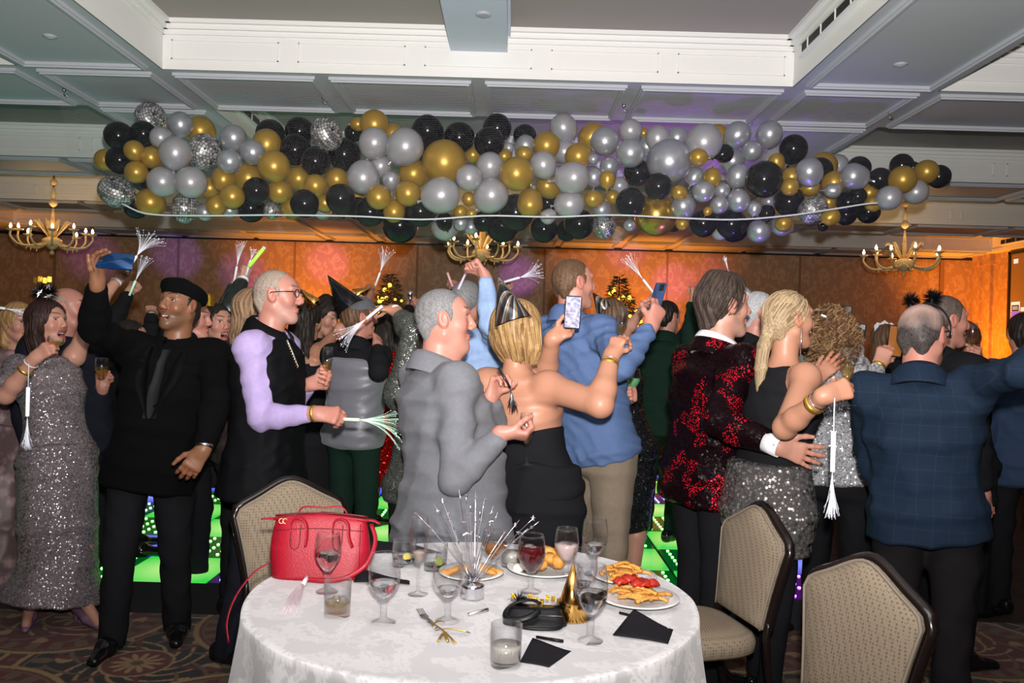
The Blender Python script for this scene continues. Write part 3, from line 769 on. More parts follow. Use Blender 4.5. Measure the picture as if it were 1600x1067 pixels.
def table_cloth():
    na = 720; rt = np.linspace(0, TRAD - 0.012, 110); ang = np.arange(na) * 2 * PI / na
    rows, us = [], []
    for r in rt:
        rows.append(np.stack([r * np.cos(ang), r * np.sin(ang), np.full(na, TZ) + 0.0012 * np.sin(ang * 7 + r * 30)], -1)); us.append((r * np.cos(ang), r * np.sin(ang)))
    for k, s in enumerate(np.linspace(0, 0.70, 120)):
        fold = 0.5 + 0.5 * np.sin(ang * 13 + 0.8 * np.sin(ang * 3 + 1)); fold = fold ** 1.5
        e = min(1.0, s / 0.4)
        ro = TRAD + 0.012 * math.sin(min(1, s / 0.02) * PI / 2) + (0.085 * fold - 0.018) * e + 0.01 * s
        z = TZ - (max(0, s - 0.004))
        if s < 0.02: z = TZ - 0.006 * (s / 0.02) ** 2
        rows.append(np.stack([ro * np.cos(ang), ro * np.sin(ang), np.full(na, z)], -1)); us.append((ang * TRAD, np.full(na, 2.0 + s)))
    V = np.array(rows) + np.array((TC[0], TC[1], 0)); U = np.array([a for a, b in us]); Vv = np.array([b for a, b in us])
    d = damask(U, Vv) * np.where(Vv > 1.9, 1.0, 0.5)
    n = len(rows)
    idx = np.arange(n * na).reshape(n, na); nx = np.roll(idx, -1, 1)
    f = np.stack([idx[:-1], idx[1:], nx[1:], nx[:-1]], -1).reshape(-1, 4)
    col = np.repeat(d.reshape(-1, 1), 3, 1)
    return V.reshape(-1, 3), f, col
def cloth_mat():
    m, N, L, P = new_mat('white_damask')
    at = N.new('ShaderNodeAttribute'); at.attribute_name = 'Col'
    cr = N.new('ShaderNodeValToRGB'); cr.color_ramp.elements[0].color = (0.56, 0.54, 0.545, 1); cr.color_ramp.elements[1].color = (0.82, 0.80, 0.80, 1)
    L.new(at.outputs['Fac'], cr.inputs['Fac']); L.new(cr.outputs['Color'], P.inputs['Base Color'])
    mr = N.new('ShaderNodeMapRange'); mr.inputs['To Min'].default_value = 0.75; mr.inputs['To Max'].default_value = 0.42
    L.new(at.outputs['Fac'], mr.inputs['Value']); L.new(mr.outputs['Result'], P.inputs['Roughness']); P.inputs['Sheen Weight'].default_value = 0.3
    return m
v, f, c = table_cloth()
cl = mesh_obj('tablecloth', v, f, cloth_mat(), origin=(TC[0], TC[1], TZ), col=c)
tag(cl, 'white floral damask cloth draped over the round table', 'tablecloth')

def on_table(px, py):
    p0 = W(px, py, 1.0); t = (TZ - CAM_H) / (p0[2] - CAM_H)
    return np.array((p0[0] * t, t, TZ + 0.001))
M_glass = mat('clear_glass', (0.97, 0.97, 0.98), 0.02, trans=1.0, ior=1.45)
def thin_glass():
    m, N, L, P = new_mat('thin_blown_glass')
    t = N.new('ShaderNodeBsdfTransparent'); t.inputs[0].default_value = (0.985, 0.985, 0.99, 1)
    g = N.new('ShaderNodeBsdfGlossy'); g.inputs['Roughness'].default_value = 0.03
    lw = N.new('ShaderNodeLayerWeight'); lw.inputs[0].default_value = 0.5
    pw = N.new('ShaderNodeMath'); pw.operation = 'POWER'; pw.inputs[1].default_value = 2.6; L.new(lw.outputs['Facing'], pw.inputs[0])
    ma = N.new('ShaderNodeMath'); ma.operation = 'MULTIPLY_ADD'; ma.inputs[1].default_value = 0.62; ma.inputs[2].default_value = 0.04; L.new(pw.outputs[0], ma.inputs[0])
    mx = N.new('ShaderNodeMixShader'); L.new(ma.outputs[0], mx.inputs[0]); L.new(t.outputs[0], mx.inputs[1]); L.new(g.outputs[0], mx.inputs[2])
    L.new(mx.outputs[0], N['Material Output'].inputs['Surface']); return m
M_thin = thin_glass()
M_water = mat('water', (0.95, 0.97, 0.98), 0.0, trans=1.0, ior=1.33)
M_wine = mat('red_wine', (0.09, 0.006, 0.008), 0.05, trans=0.3, ior=1.34)
M_ice = mat('melting_ice', (0.85, 0.82, 0.74), 0.12, trans=0.75, ior=1.31)
def tinted(name, col):
    m, N, L, P = new_mat(name); t = N.new('ShaderNodeBsdfTransparent'); t.inputs[0].default_value = (*col, 1); d = N.new('ShaderNodeBsdfTranslucent'); d.inputs[0].default_value = (*col, 1); g = N.new('ShaderNodeBsdfGlossy'); g.inputs['Roughness'].default_value = 0.04
    m1 = N.new('ShaderNodeMixShader'); m1.inputs[0].default_value = 0.18; L.new(t.outputs[0], m1.inputs[1]); L.new(d.outputs[0], m1.inputs[2]); m2 = N.new('ShaderNodeMixShader'); m2.inputs[0].default_value = 0.05; L.new(m1.outputs[0], m2.inputs[1]); L.new(g.outputs[0], m2.inputs[2]); L.new(m2.outputs[0], N['Material Output'].inputs['Surface']); return m
M_whisky = tinted('pale_whisky', (0.92, 0.84, 0.66))
M_champ = tinted('champagne', (0.95, 0.80, 0.48))
M_lime = mat('lime_flesh', (0.45, 0.55, 0.08), 0.4)
def shell(mb, outer, th, M, n=28):
    """closed vessel wall from an outer profile (foot first)"""
    inner = [(max(r - th, 0.001), z) for r, z in outer[::-1]]
    mb.lathe(outer + inner, M, n)
def goblet(p, label, h=0.165, r=0.040, fill=0.5, liq=None, tint=None, ice=True):
    o = thing('goblet', label, 'glass', p, 'drinks on the table'); M = TR(p)
    zb = h * 0.34
    foot = MB().lathe([(0.033, 0.0), (0.034, 0.003), (0.014, 0.010), (0.009, 0.016), (0.010, zb * 0.7), (0.008, zb * 0.85), (0.015, zb + 0.004), (0.001, zb + 0.004)], M, 26)
    foot.build('stem', M_thin, o)
    prof = []
    for t in np.linspace(0, 1, 14):
        rr = r * (0.28 + 0.72 * math.sin(min(1, t / 0.5) * PI / 2)) if t < 0.5 else r * (1 - 0.16 * ((t - 0.5) / 0.5) ** 1.6)
        prof.append((rr, zb + t * (h - zb)))
    b = MB(); inner = [(max(q - 0.0016, 0.001), z + (0.003 if k == 0 else 0)) for k, (q, z) in enumerate(prof)][::-1]
    b.lathe([(0.001, zb)] + prof + inner + [(0.001, zb + 0.004)], M, 32); b.build('bowl', M_thin, o)
    if fill > 0:
        L = [(q - 0.0022, z + (0.004 if k == 0 else 0)) for k, (q, z) in enumerate(prof) if z <= zb + fill * (h - zb)]
        lq = MB().lathe([(0.001, L[0][1])] + L + [(0.001, L[-1][1])], M, 28); lq.build('drink', liq or M_water, o)
        if ice:
            ib = MB(); rr = random.Random(int(p[0] * 1e4))
            for k in range(5):
                X = TR((p[0] + rr.uniform(-0.4, 0.4) * r, p[1] + rr.uniform(-0.4, 0.4) * r, p[2] + L[-1][1] - 0.006 + rr.uniform(-0.014, 0.004)), rr.random() * 3)
                ib.box((-0.010, -0.009, -0.009), (0.010, 0.009, 0.009), X)
            ib.build('ice', M_ice, o, smooth=False)
    return o
def tumbler(p, label, h=0.088, r=0.036, fill=0.45, liq=None, fruit=None, ice=4):
    o = thing('tumbler', label, 'glass', p, 'drinks on the table'); M = TR(p)
    MB().lathe([(0.001, 0), (r * 0.93, 0.0), (r * 0.95, 0.004), (r, h), (r - 0.0018, h), (r * 0.9, 0.014), (0.001, 0.013)], M, 32).build('body', M_thin, o)
    if fill:
        MB().lathe([(0.001, 0.0145), (r * 0.885, 0.0155), (r * (0.90 + 0.06 * fill), h * fill), (0.001, h * fill)], M, 28).build('drink', liq or M_whisky, o)
    if ice:
        b = MB(); rr = random.Random(int(p[0] * 1e4) + 3)
        for k in range(ice):
            a = rr.random() * 6.28; q = r * 0.42
            b.ball((p[0] + q * math.cos(a), p[1] + q * math.sin(a), p[2] + h * fill + rr.uniform(-0.012, 0.006)), (0.014, 0.012, 0.010), 8)
        b.build('ice', M_ice, o)
    if fruit is not None:
        b = MB(); b.lathe([(0.001, -0.003), (0.014, -0.003), (0.016, 0), (0.014, 0.003), (0.001, 0.003)], axisM(p + np.array((r * 0.3, -r * 0.35, h * 0.36)), (0.3, -0.8, 0.5)), 16)
        b.build('fruit_wedge', fruit, o)
    return o
def flute_at(M, name_parent, h=0.20, r=0.024, fill=0.35, liq=None, nseg=22):
    zb = h * 0.42
    MB().lathe([(0.030, 0.0), (0.031, 0.002), (0.010, 0.007), (0.0045, 0.014), (0.0042, zb * 0.9), (0.008, zb), (0.001, zb)], M, nseg).build('stem', M_thin, name_parent)
    prof = [(r * q, zb + t * (h - zb)) for t, q in ((0, 0.25), (0.1, 0.62), (0.25, 0.88), (0.45, 1.0), (0.7, 1.0), (1, 0.93))]
    inner = [(max(q - 0.0014, 0.001), z) for q, z in prof][::-1]
    MB().lathe([(0.001, zb)] + prof + inner + [(0.001, zb + 0.003)], M, nseg).build('bowl', M_thin, name_parent)
    if fill:
        L = [(max(np.interp(z, [b for a, b in prof], [a for a, b in prof]) - 0.0022, 0.002), z) for z in np.linspace(zb + 0.004, zb + fill * (h - zb), 6)]
        MB().lathe([(0.001, L[0][1])] + L + [(0.001, L[-1][1])], M, nseg).build('drink', liq or M_champ, name_parent)
goblet(on_table(511, 925), 'tall goblet of pink-tinged iced water in front of the red handbag', h=0.178, fill=0.50, liq=mat('pink_water', (0.98, 0.75, 0.78), 0, trans=1, ior=1.33))
goblet(on_table(599, 973), 'half full water goblet between the handbag and the fork', h=0.185, r=0.043, fill=0.42, ice=False)
goblet(on_table(699, 971), 'nearly empty water goblet beside the silver centrepiece', h=0.185, r=0.042, fill=0.28, ice=False)
goblet(on_table(829, 925), 'goblet of dark red cola with ice behind the gold party hat', h=0.175, r=0.0435, fill=0.74, liq=M_wine)
goblet(on_table(922, 1002), 'goblet of iced water right of the black headband', h=0.195, r=0.044, fill=0.52)
goblet(on_table(912, 950), 'goblet of water standing just behind the gold cone hat', h=0.17, r=0.038, fill=0.2, ice=False)
goblet(on_table(884, 905), 'cloudy pink iced drink goblet farther back between two hats and plates', h=0.165, r=0.040, fill=0.55, liq=mat('pink_milk', (0.85, 0.62, 0.58), 0.2, trans=0.4))
goblet(on_table(928, 898), 'clear water goblet farthest right on the back of the table', h=0.185, r=0.044, fill=0.38, ice=False)
goblet(on_table(771, 898), 'small goblet of amber iced tea behind the silver centrepiece', h=0.15, r=0.042, fill=0.6, liq=mat('iced_tea', (0.65, 0.25, 0.06), 0.05, trans=0.7))
tumbler(on_table(527, 962), 'rocks glass of ice and whisky in front of the handbag', h=0.098, r=0.037, fill=0.42, ice=6)
tumbler(on_table(790, 1040), 'rocks glass with a pale drink and orange slice at the front table edge', h=0.098, r=0.0375, fill=0.52, liq=mat('cloudy_drink', (0.72, 0.68, 0.60), 0.15, trans=0.45), fruit=mat('orange_flesh', (0.75, 0.42, 0.08), 0.4), ice=2)
tumbler(on_table(631, 884), 'rocks glass with a lemon slice beside the champagne flute', h=0.088, r=0.041, fill=0.3, fruit=mat('lemon_flesh', (0.75, 0.62, 0.12), 0.4), ice=0, liq=M_water)
tumbler(on_table(680, 890), 'rocks glass with a lime wedge behind the water goblet', h=0.085, r=0.040, fill=0.2, fruit=M_lime, ice=0, liq=M_water)
tumbler(on_table(799, 885), 'rocks glass of milky drink behind the cola goblet', h=0.082, r=0.038, fill=0.6, liq=MATS['cloudy_drink'], ice=0)
p = on_table(653, 929); fl = thing('champagne_flute', 'tall champagne flute with a last sip standing on the table', 'glass', p, 'drinks on the table')
flute_at(TR(p), fl, h=0.232, r=0.027, fill=0.24, liq=mat('rose_champagne', (0.85, 0.6, 0.5), 0.05, trans=0.7))

# plates of food
M_plate = mat('white_china', (0.82, 0.81, 0.80), 0.15, coat=0.3)
M_fry = mat('golden_fry', (0.62, 0.27, 0.05), 0.5, bump=0.4, bscale=220, var=0.25, vscale=60)
M_ketchup = mat('ketchup', (0.42, 0.025, 0.012), 0.15)
def plate(p, label, r=0.105):
    o = thing('plate', label, 'plate', p, 'food plates on the table')
    MB().lathe([(0.001, 0), (r * 0.55, 0), (r * 0.6, 0.003), (r * 0.97, 0.017), (r, 0.020), (r * 0.985, 0.0225), (r * 0.66, 0.009), (r * 0.58, 0.0065), (0.001, 0.006)], TR(p), 48).build('dish', M_plate, o)
    return o
def fries(p, n, label, grp, R=0.055, seed=1, wav=True, up=0.0):
    rr = random.Random(seed)
    for k in range(n):
        a, q = rr.random() * 6.28, R * math.sqrt(rr.random())
        x, y = p[0] + q * math.cos(a), p[1] + q * math.sin(a) * 0.85
        z = p[2] + 0.016 + 0.042 * max(0, 1 - q / R) ** 0.7 * (k / n) ** 0.6 + up
        L = rr.uniform(0.028, 0.042); d = rr.random() * PI
        ts = np.linspace(-1, 1, 8)
        pts = [(x + t * L * math.cos(d), y + t * L * math.sin(d), z + 0.006 * (1 - t * t) + rr.uniform(-0.001, 0.001)) for t in ts]
        b = MB().tube(pts, 0.0075 + 0.0016 * np.cos(np.arange(8) * 2.4) * (1 if wav else 0), 6, flat=0.7)
        f = b.build('fry', M_fry, origin=(x, y, z)); tag(f, label, 'fry', grp)
pl = plate(on_table(997, 942), 'white plate of wedges and ketchup nearest the right table edge', 0.122)
fries(ORG[pl.name], 28, 'golden fry in the ketchup covered heap on the right plate', 'fries under ketchup', 0.07, 4)
kb = MB(); q = ORG[pl.name]
for k, (dx, dy, s) in enumerate(((-0.045, 0.01, 0.02), (-0.02, 0.015, 0.026), (0.01, 0.012, 0.027), (0.035, 0.012, 0.022), (-0.005, -0.012, 0.018))):
    kb.ball(q + (dx * 1.15, dy * 1.6 + 0.012 * math.sin(k * 2.1), 0.058 + 0.004 * math.sin(k * 1.7)), (s * 1.15, s * 1.0, 0.010), 14, M=TR((0, 0, 0), k * 0.9))
vv_ = np.concatenate(kb.v); vv_[:, 2] += 0.0035 * np.sin(vv_[:, 0] * 260 + 2 * np.sin(vv_[:, 1] * 190)); vv_[:, :2] += 0.003 * np.sin(vv_[:, [1, 0]] * 310); kb.v = [vv_]
tag(kb.build('ketchup', M_ketchup, origin=q), 'glossy red ketchup poured over the fries on the right plate', 'ketchup')
pl = plate(on_table(975, 908), 'white plate of crinkle fries at the back right of the table', 0.105)
fries(ORG[pl.name], 22, 'crinkle cut fry in the pile on the back right plate', 'crinkle fries on the back right plate', 0.065, 7)
pl = plate(on_table(850, 895), 'white plate heaped with fried chicken behind the cola goblet', 0.125)
q = ORG[pl.name]; rr = random.Random(3)
for k in range(9):
    x, y = q[0] + rr.uniform(-0.06, 0.06), q[1] + rr.uniform(-0.05, 0.05); z = q[2] + 0.03 + 0.03 * (k / 9)
    nb = MB().ball((x, y, z), (rr.uniform(0.024, 0.036), rr.uniform(0.02, 0.028), rr.uniform(0.016, 0.024)), 10, M=TR((0, 0, 0), rr.random() * 3))
    v = np.concatenate(nb.v); v += 0.0035 * np.sin(v[:, [1, 2, 0]] * 420 + k); nb.v = [v]
    tag(nb.build('fried_chicken_piece', M_fry, origin=(x, y, z)), 'crusty fried chicken piece heaped on the middle back plate', 'chicken', 'fried chicken pieces')
for k in range(2):
    x, y = q[0] - 0.085 + 0.03 * k, q[1] - 0.03 + 0.015 * k
    tag(MB().ball((x, y, q[2] + 0.022), (0.022, 0.020, 0.014), 10).build('dip_blob', mat('creamy_dip', (0.80, 0.70, 0.58), 0.35), origin=(x, y, q[2])), 'creamy pale dip on the left rim of the chicken plate', 'dip', 'creamy dip')
pl = plate(on_table(736, 902), 'white plate of chicken strips behind the silver centrepiece', 0.105)
q = ORG[pl.name]
for k, (dx, dy, a) in enumerate(((-0.055, -0.01, 0.3), (-0.03, 0.0, -0.2), (0.04, -0.012, 0.1), (0.06, 0.006, -0.1), (0.0, 0.02, 0.5))):
    x, y = q[0] + dx, q[1] + dy; ts = np.linspace(-1, 1, 9)
    b = MB().tube([(x + t * 0.045 * math.cos(a), y + t * 0.045 * math.sin(a), q[2] + 0.024 + 0.006 * math.sin(3 * t + k)) for t in ts], np.array((0.006, 0.012, 0.014, 0.015, 0.013, 0.015, 0.014, 0.011, 0.005)), 8, flat=0.7)
    tag(b.build('chicken_strip', M_fry, origin=(x, y, q[2])), 'golden chicken strip on the plate behind the silver centrepiece', 'chicken', 'chicken strips')

# silver foil spray centrepiece
M_foil = mat('silver_foil', (0.78, 0.78, 0.82), 0.16, 1.0, bump=0.5, bscale=90)
M_tinsel = mat('silver_tinsel', (0.82, 0.80, 0.84), 0.22, 1.0)
p = on_table(738, 934); ce = thing('foil_centrepiece', 'silver foil weight with a spray of tinsel stems and stars', 'centrepiece', p)
b = MB().lathe([(0.001, 0), (0.034, 0), (0.037, 0.006), (0.033, 0.03), (0.036, 0.037), (0.012, 0.043), (0.001, 0.045)], TR(p), 20)
v = np.concatenate(b.v); v += 0.0016 * np.sin(v[:, [2, 0, 1]] * 700); b.v = [v]; b.build('foil_weight', M_foil, ce)
fb = MB(); rr = random.Random(9)
for k in range(46):
    a = rr.random() * 6.28; L = rr.uniform(0.02, 0.055)
    e = p + np.array((math.cos(a) * L * 0.9, math.sin(a) * L * 0.9, 0.045 + L * rr.uniform(0.6, 1.6)))
    m0 = p + np.array((0, 0, 0.04)); s = np.cross(e - m0, (0, 0, 1.0)); s = s / np.linalg.norm(s) * 0.0035
    fb.add([m0 - s * 0.4, m0 + s * 0.4, (m0 + e) / 2 + s + (0, 0, 0.006), e, (m0 + e) / 2 - s + (0, 0, 0.006)], [(0, 1, 2, 3, 4)])
fr_ = fb.build('foil_fringe', M_tinsel, ce, smooth=False); fr_['kind'] = 'stuff'
stars = MB()
def star5(mb, c, R, M3):
    for s in (1, -1):
        pts = [(c + M3 @ np.array((math.cos(t * PI / 5 + 0.3) * (R if t % 2 == 0 else R * 0.42), math.sin(t * PI / 5 + 0.3) * (R if t % 2 == 0 else R * 0.42), 0))) for t in range(10)]
        n = len(pts); mb.add(pts + [c + M3 @ np.array((0, 0, R * 0.25 * s))], [((i, (i + 1) % n, n) if s > 0 else ((i + 1) % n, i, n)) for i in range(n)])
tips = [(560, 722), (678, 788), (648, 800), (717, 765), (728, 772), (743, 765), (757, 780), (771, 790), (835, 808), (842, 815), (700, 800), (735, 790), (790, 830), (812, 812), (768, 812), (750, 800), (662, 812), (778, 800), (690, 780), (825, 826), (722, 810)]
for k, (tx, ty) in enumerate(tips[1:]):
    e = W(tx, ty, p[1] + rr.uniform(-0.10, 0.10)); m0 = p + np.array((rr.uniform(-0.006, 0.006), rr.uniform(-0.006, 0.006), 0.04))
    mid = (m0 + e) / 2 + np.array((0, 0, 0.012 + 0.01 * rr.random()))
    st = MB().tube(bez(m0, mid, e, 9), np.linspace(0.0016, 0.0011, 9), 5); stem = st.build('tinsel_stem', M_tinsel, ce)
    sb = MB()
    for t in ((0.55, 0.75, 0.98) if k % 2 else (0.65, 0.9)):
        c = bez(m0, mid, e, 50)[int(t * 49)]
        q, _ = np.linalg.qr(np.array([[rr.gauss(0, 1) for _ in range(3)] for _ in range(3)]))
        star5(sb, c, rr.uniform(0.006, 0.010), q)
    sb.build('star', M_tinsel, stem, smooth=False)

# red leather handbag
M_red = mat('red_leather', (0.33, 0.004, 0.017), 0.42, bump=0.3, bscale=300)
M_gold = mat('gold_metal', (0.75, 0.55, 0.25), 0.22, 1.0)
def handbag():
    p = on_table(500, 898); o = thing('handbag', 'red leather handbag standing on the left of the table', 'bag', p)
    a = math.radians(3); ux, uy = np.array((math.cos(a), math.sin(a), 0)), np.array((-math.sin(a), math.cos(a), 0))
    def pt(x, y, z): return p + ux * x * 1.22 + uy * y * 1.1 + np.array((0, 0, z * 1.18))
    b = MB(); n, m = 40, 18; V = []
    for j in range(m):
        t = j / (m - 1); z = 0.165 * t
        hw = 0.122 - 0.006 * t + 0.010 * math.sin(t * PI); hd = 0.060 * (1 - t) ** 0.75 + 0.012 * t + 0.004
        for i in range(n):
            q = 2 * PI * i / n; c, s = math.cos(q), math.sin(q)
            e = 0.45
            x = hw * math.copysign(abs(c) ** e, c); y = hd * math.copysign(abs(s) ** (e + 0.25), s)
            sag = 0.008 * math.sin(x * 38 + 1) * t
            z2 = z - 0.010 * (x / hw) ** 2 * (1 if t > 0.5 else 0) + sag * 0.4
            V.append(pt(x, y + sag * 0.4, max(z2, 0.0)))
    f = [(j * n + i, j * n + (i + 1) % n, (j + 1) * n + (i + 1) % n, (j + 1) * n + i) for j in range(m - 1) for i in range(n)]
    b.add(V, f + [tuple(range(n - 1, -1, -1)), tuple((m - 1) * n + i for i in range(n))])
    b.build('body', M_red, o)
    def front(x, t, off=0.002):
        hw = 0.122 - 0.006 * t + 0.010 * math.sin(t * PI); hd = 0.060 * (1 - t) ** 0.75 + 0.012 * t + 0.004; c_ = min(0.999, abs(x / hw) ** (1 / 0.45)); return pt(x, -hd * math.sqrt(1 - c_ * c_) ** 0.7 - off, 0.165 * t - 0.010 * (x / hw) ** 2 * (1 if t > 0.5 else 0))
    M_seam = mat('dark_red_seam', (0.10, 0.002, 0.006), 0.6)
    MB().tube([front(x, 0.80) for x in np.linspace(-0.112, 0.112, 30)], 0.0014, 5).build('seam', M_seam, o)
    for x0 in (-0.072, 0.036):
        MB().tube([front(x0, 0.86), front(x0, 0.6), front(x0 + 0.004, 0.5), front(x0 + 0.012, 0.47), front(x0 + 0.020, 0.5), front(x0 + 0.024, 0.6), front(x0 + 0.024, 0.86)], 0.0016, 5).build('handle_tab', M_seam, o)
    for sx in (-1, 1):
        MB().tube([front(sx * (0.108 - 0.004 * t), t) for t in np.linspace(0.05, 0.9, 14)], 0.0014, 5).build('seam', M_seam, o)
    for sy, nm in ((-1, 'seam'), ):
        MB().tube([pt(x, -0.016, 0.160 - 0.01 * (x / 0.13) ** 2) for x in np.linspace(-0.12, 0.125, 14)], 0.0035, 6).build('top_binding', M_red, o)
    # winged ends at the zip
    for s in (-1, 1):
        MB().tube(spline([pt(s * 0.11, 0, 0.150), pt(s * 0.135, -0.004, 0.150), pt(s * 0.155, -0.01, 0.142 if s > 0 else 0.15)], 8), np.linspace(0.016, 0.007, 8), 8, flat=0.3).build('zip_tab', M_red, o)
    # handles: front pair flopped, back one upright
    for (xa, xb, y, hh, dy) in ((-0.055, 0.055, -0.022, 0.0, -0.03),):
        for x in (-0.060, 0.048):
            h = MB().tube(spline([pt(x - 0.012, -0.030, 0.10), pt(x - 0.012, -0.027, 0.145), pt(x + 0.006, -0.030, 0.158), pt(x + 0.026, -0.036, 0.146), pt(x + 0.030, -0.043, 0.112), pt(x + (0.028 if x < 0 else 0.04), -0.045, 0.085)], 20), 0.009, 8, flat=0.4).build('handle', M_red, o)
            MB().ball(pt(x - 0.012, -0.036, 0.105), 0.0045, 8).build('stud', M_gold, h)
    MB().tube(spline([pt(-0.07, 0.03, 0.13), pt(-0.06, 0.032, 0.172), pt(-0.03, 0.03, 0.178), pt(0.0, 0.03, 0.176), pt(0.04, 0.032, 0.180), pt(0.06, 0.032, 0.165), pt(0.07, 0.03, 0.13)], 24), 0.006, 8, flat=0.5).build('handle', M_red, o)
    # long strap drooping at the right end and over the table edge
    MB().tube(spline([pt(0.13, 0, 0.14), pt(0.145, -0.03, 0.10), pt(0.13, -0.07, 0.05), pt(0.09, -0.085, 0.02), pt(0.05, -0.088, 0.008), pt(0.01, -0.085, 0.006), pt(-0.03, -0.075, 0.007)], 30), 0.0075, 8, flat=0.4).build('shoulder_strap', M_red, o)
    MB().tube(spline([pt(-0.13, 0.0, 0.03), pt(-0.165, -0.02, 0.01), pt(-0.20, -0.06, -0.04), pt(-0.215, -0.09, -0.10), pt(-0.205, -0.11, -0.15)], 20), 0.0055, 8, flat=0.4).build('strap_end', M_red, o)
    zb = MB().tube([pt(x, 0.0, 0.167 - 0.01 * (x / 0.13) ** 2) for x in np.linspace(-0.12, 0.12, 16)], 0.003, 6); zb.build('zip', mat('dark_red_zip', (0.12, 0.004, 0.008), 0.4), o)
    for x in (-0.10, -0.09):
        MB().lathe([(0.009, -0.0015), (0.009, 0.0015), (0.006, 0.0015), (0.006, -0.0015)], axisM(pt(x, -0.022, 0.148), (0.3, -1, 0.2)), 12, close=True).build('ring', M_gold, o)
handbag()

# tablecloth-top party litter
p = on_table(893, 966)
gh = thing('party_hat', 'shiny gold cone party hat standing among the goblets', 'party hat', p)
M_goldcard = mat('gold_mirror_card', (0.85, 0.47, 0.13), 0.14, 1.0)
MB().lathe([(0.050, 0.0), (0.051, 0.001), (0.0015, 0.152), (0.0006, 0.152), (0.048, 0.001)], TR(p), 40, close=True).build('cone', M_goldcard, gh)
tw = MB(); rr = random.Random(4)
for k in range(150):
    a = rr.random() * 6.28; c = p + np.array((0.050 * math.cos(a), 0.050 * math.sin(a), 0.004)); d = np.array((math.cos(a) + rr.gauss(0, 0.4), math.sin(a) + rr.gauss(0, 0.4), rr.uniform(0.0, 1.0))) * rr.uniform(0.008, 0.018)
    s = np.array((-math.sin(a), math.cos(a), 0)) * 0.0008
    tw.add([c - s, c + s, c + d], [(0, 1, 2)])
t_ = tw.build('tinsel_trim', mat('black_tinsel', (0.015, 0.015, 0.016), 0.25, 0.6), gh, smooth=False); t_['kind'] = 'stuff'
M_satin = mat('black_satin', (0.006, 0.006, 0.007), 0.38, spec=0.25)
p = on_table(836, 978)
# black satin clutch
b = MB(); n = 34; V = []
for j in range(13):
    t = j / 12; 
    for i in range(n):
        q = 2 * PI * i / n; c, s = math.cos(q), math.sin(q); e = 0.55
        hw, hd = 0.088 * (1 - 0.2 * t), 0.045 * (1 - 0.55 * t)
        V.append(p + np.array((hw * math.copysign(abs(c) ** e, c), 0.03 + hd * math.copysign(abs(s) ** e, s) + 0.012 * t, 0.038 * t + 0.006 * math.sin(6 * q) * t * (1 - t))))
b.add(V, [(j * n + i, j * n + (i + 1) % n, (j + 1) * n + (i + 1) % n, (j + 1) * n + i) for j in range(12) for i in range(n)] + [tuple(range(n - 1, -1, -1)), tuple(12 * n + i for i in range(n))])
cb = thing('clutch_bag', 'black satin clutch bag lying behind the front rocks glass', 'bag', p)
b.build('body', M_satin, cb)
MB().tube([p + np.array((x, -0.012 + 0.004 * math.sin(40 * x), 0.030)) for x in np.linspace(-0.03, 0.075, 14)], 0.0022, 5).build('zip', mat('black_zip', (0.05, 0.05, 0.055), 0.25, 0.7), cb)
MB().tube(spline([p + np.array(q) for q in ((0.08, -0.005, 0.012), (0.06, -0.035, 0.006), (0.01, -0.04, 0.005), (-0.03, -0.035, 0.006), (-0.06, -0.02, 0.01))], 20), 0.0045, 6).build('wrist_strap', M_satin, cb)
# headband with two tinsel pompoms
hb = thing('headband', 'black headband with tinsel pompom and gold letters lying on the clutch', 'headband', p)
MB().tube([p + np.array((-0.035 + 0.048 * math.cos(t), 0.004 + 0.028 * math.sin(t), 0.040 + 0.020 * math.sin(t + 0.6))) for t in np.linspace(0.3, 5.9, 32)], 0.0085, 6, flat=0.35).build('band', M_satin, hb)
def pompom(name, c, R, n, parent, m, seed=1):
    rr = random.Random(seed); b = MB()
    for k in range(n):
        d = np.array((rr.gauss(0, 1), rr.gauss(0, 1), rr.gauss(0, 1))); d /= np.linalg.norm(d)
        s = np.cross(d, (0.3, 0.5, 0.8)); s = s / np.linalg.norm(s) * R * 0.035; L = R * rr.uniform(0.75, 1.1)
        b.add([c - s, c + s, c + d * L + s * 0.3, c + d * L - s * 0.3], [(0, 1, 2, 3)])
    o = b.build(name, m, parent, smooth=False); o['kind'] = 'stuff'; return o
pompom('pompom', p + np.array((-0.045, 0.075, 0.036)), 0.034, 420, hb, MATS['black_tinsel'])
pompom('pompom', p + np.array((0.075, 0.055, 0.032)), 0.030, 420, hb, MATS['black_tinsel'], 5)
lb = MB(); rr = random.Random(6)
for k in range(9):
    x = -0.06 + 0.016 * k; lb.box((-0.006, -0.001, -0.007), (0.006, 0.001, 0.007), TR(p + np.array((x, 0.085 + 0.006 * math.sin(k), 0.046 + 0.006 * math.cos(k * 2))), 0.3 * math.sin(k)))
lb.build('gold_letters', mat('gold_glitter', (0.75, 0.45, 0.05), 0.3, 0.9, bump=0.5, bscale=300), hb, smooth=False)
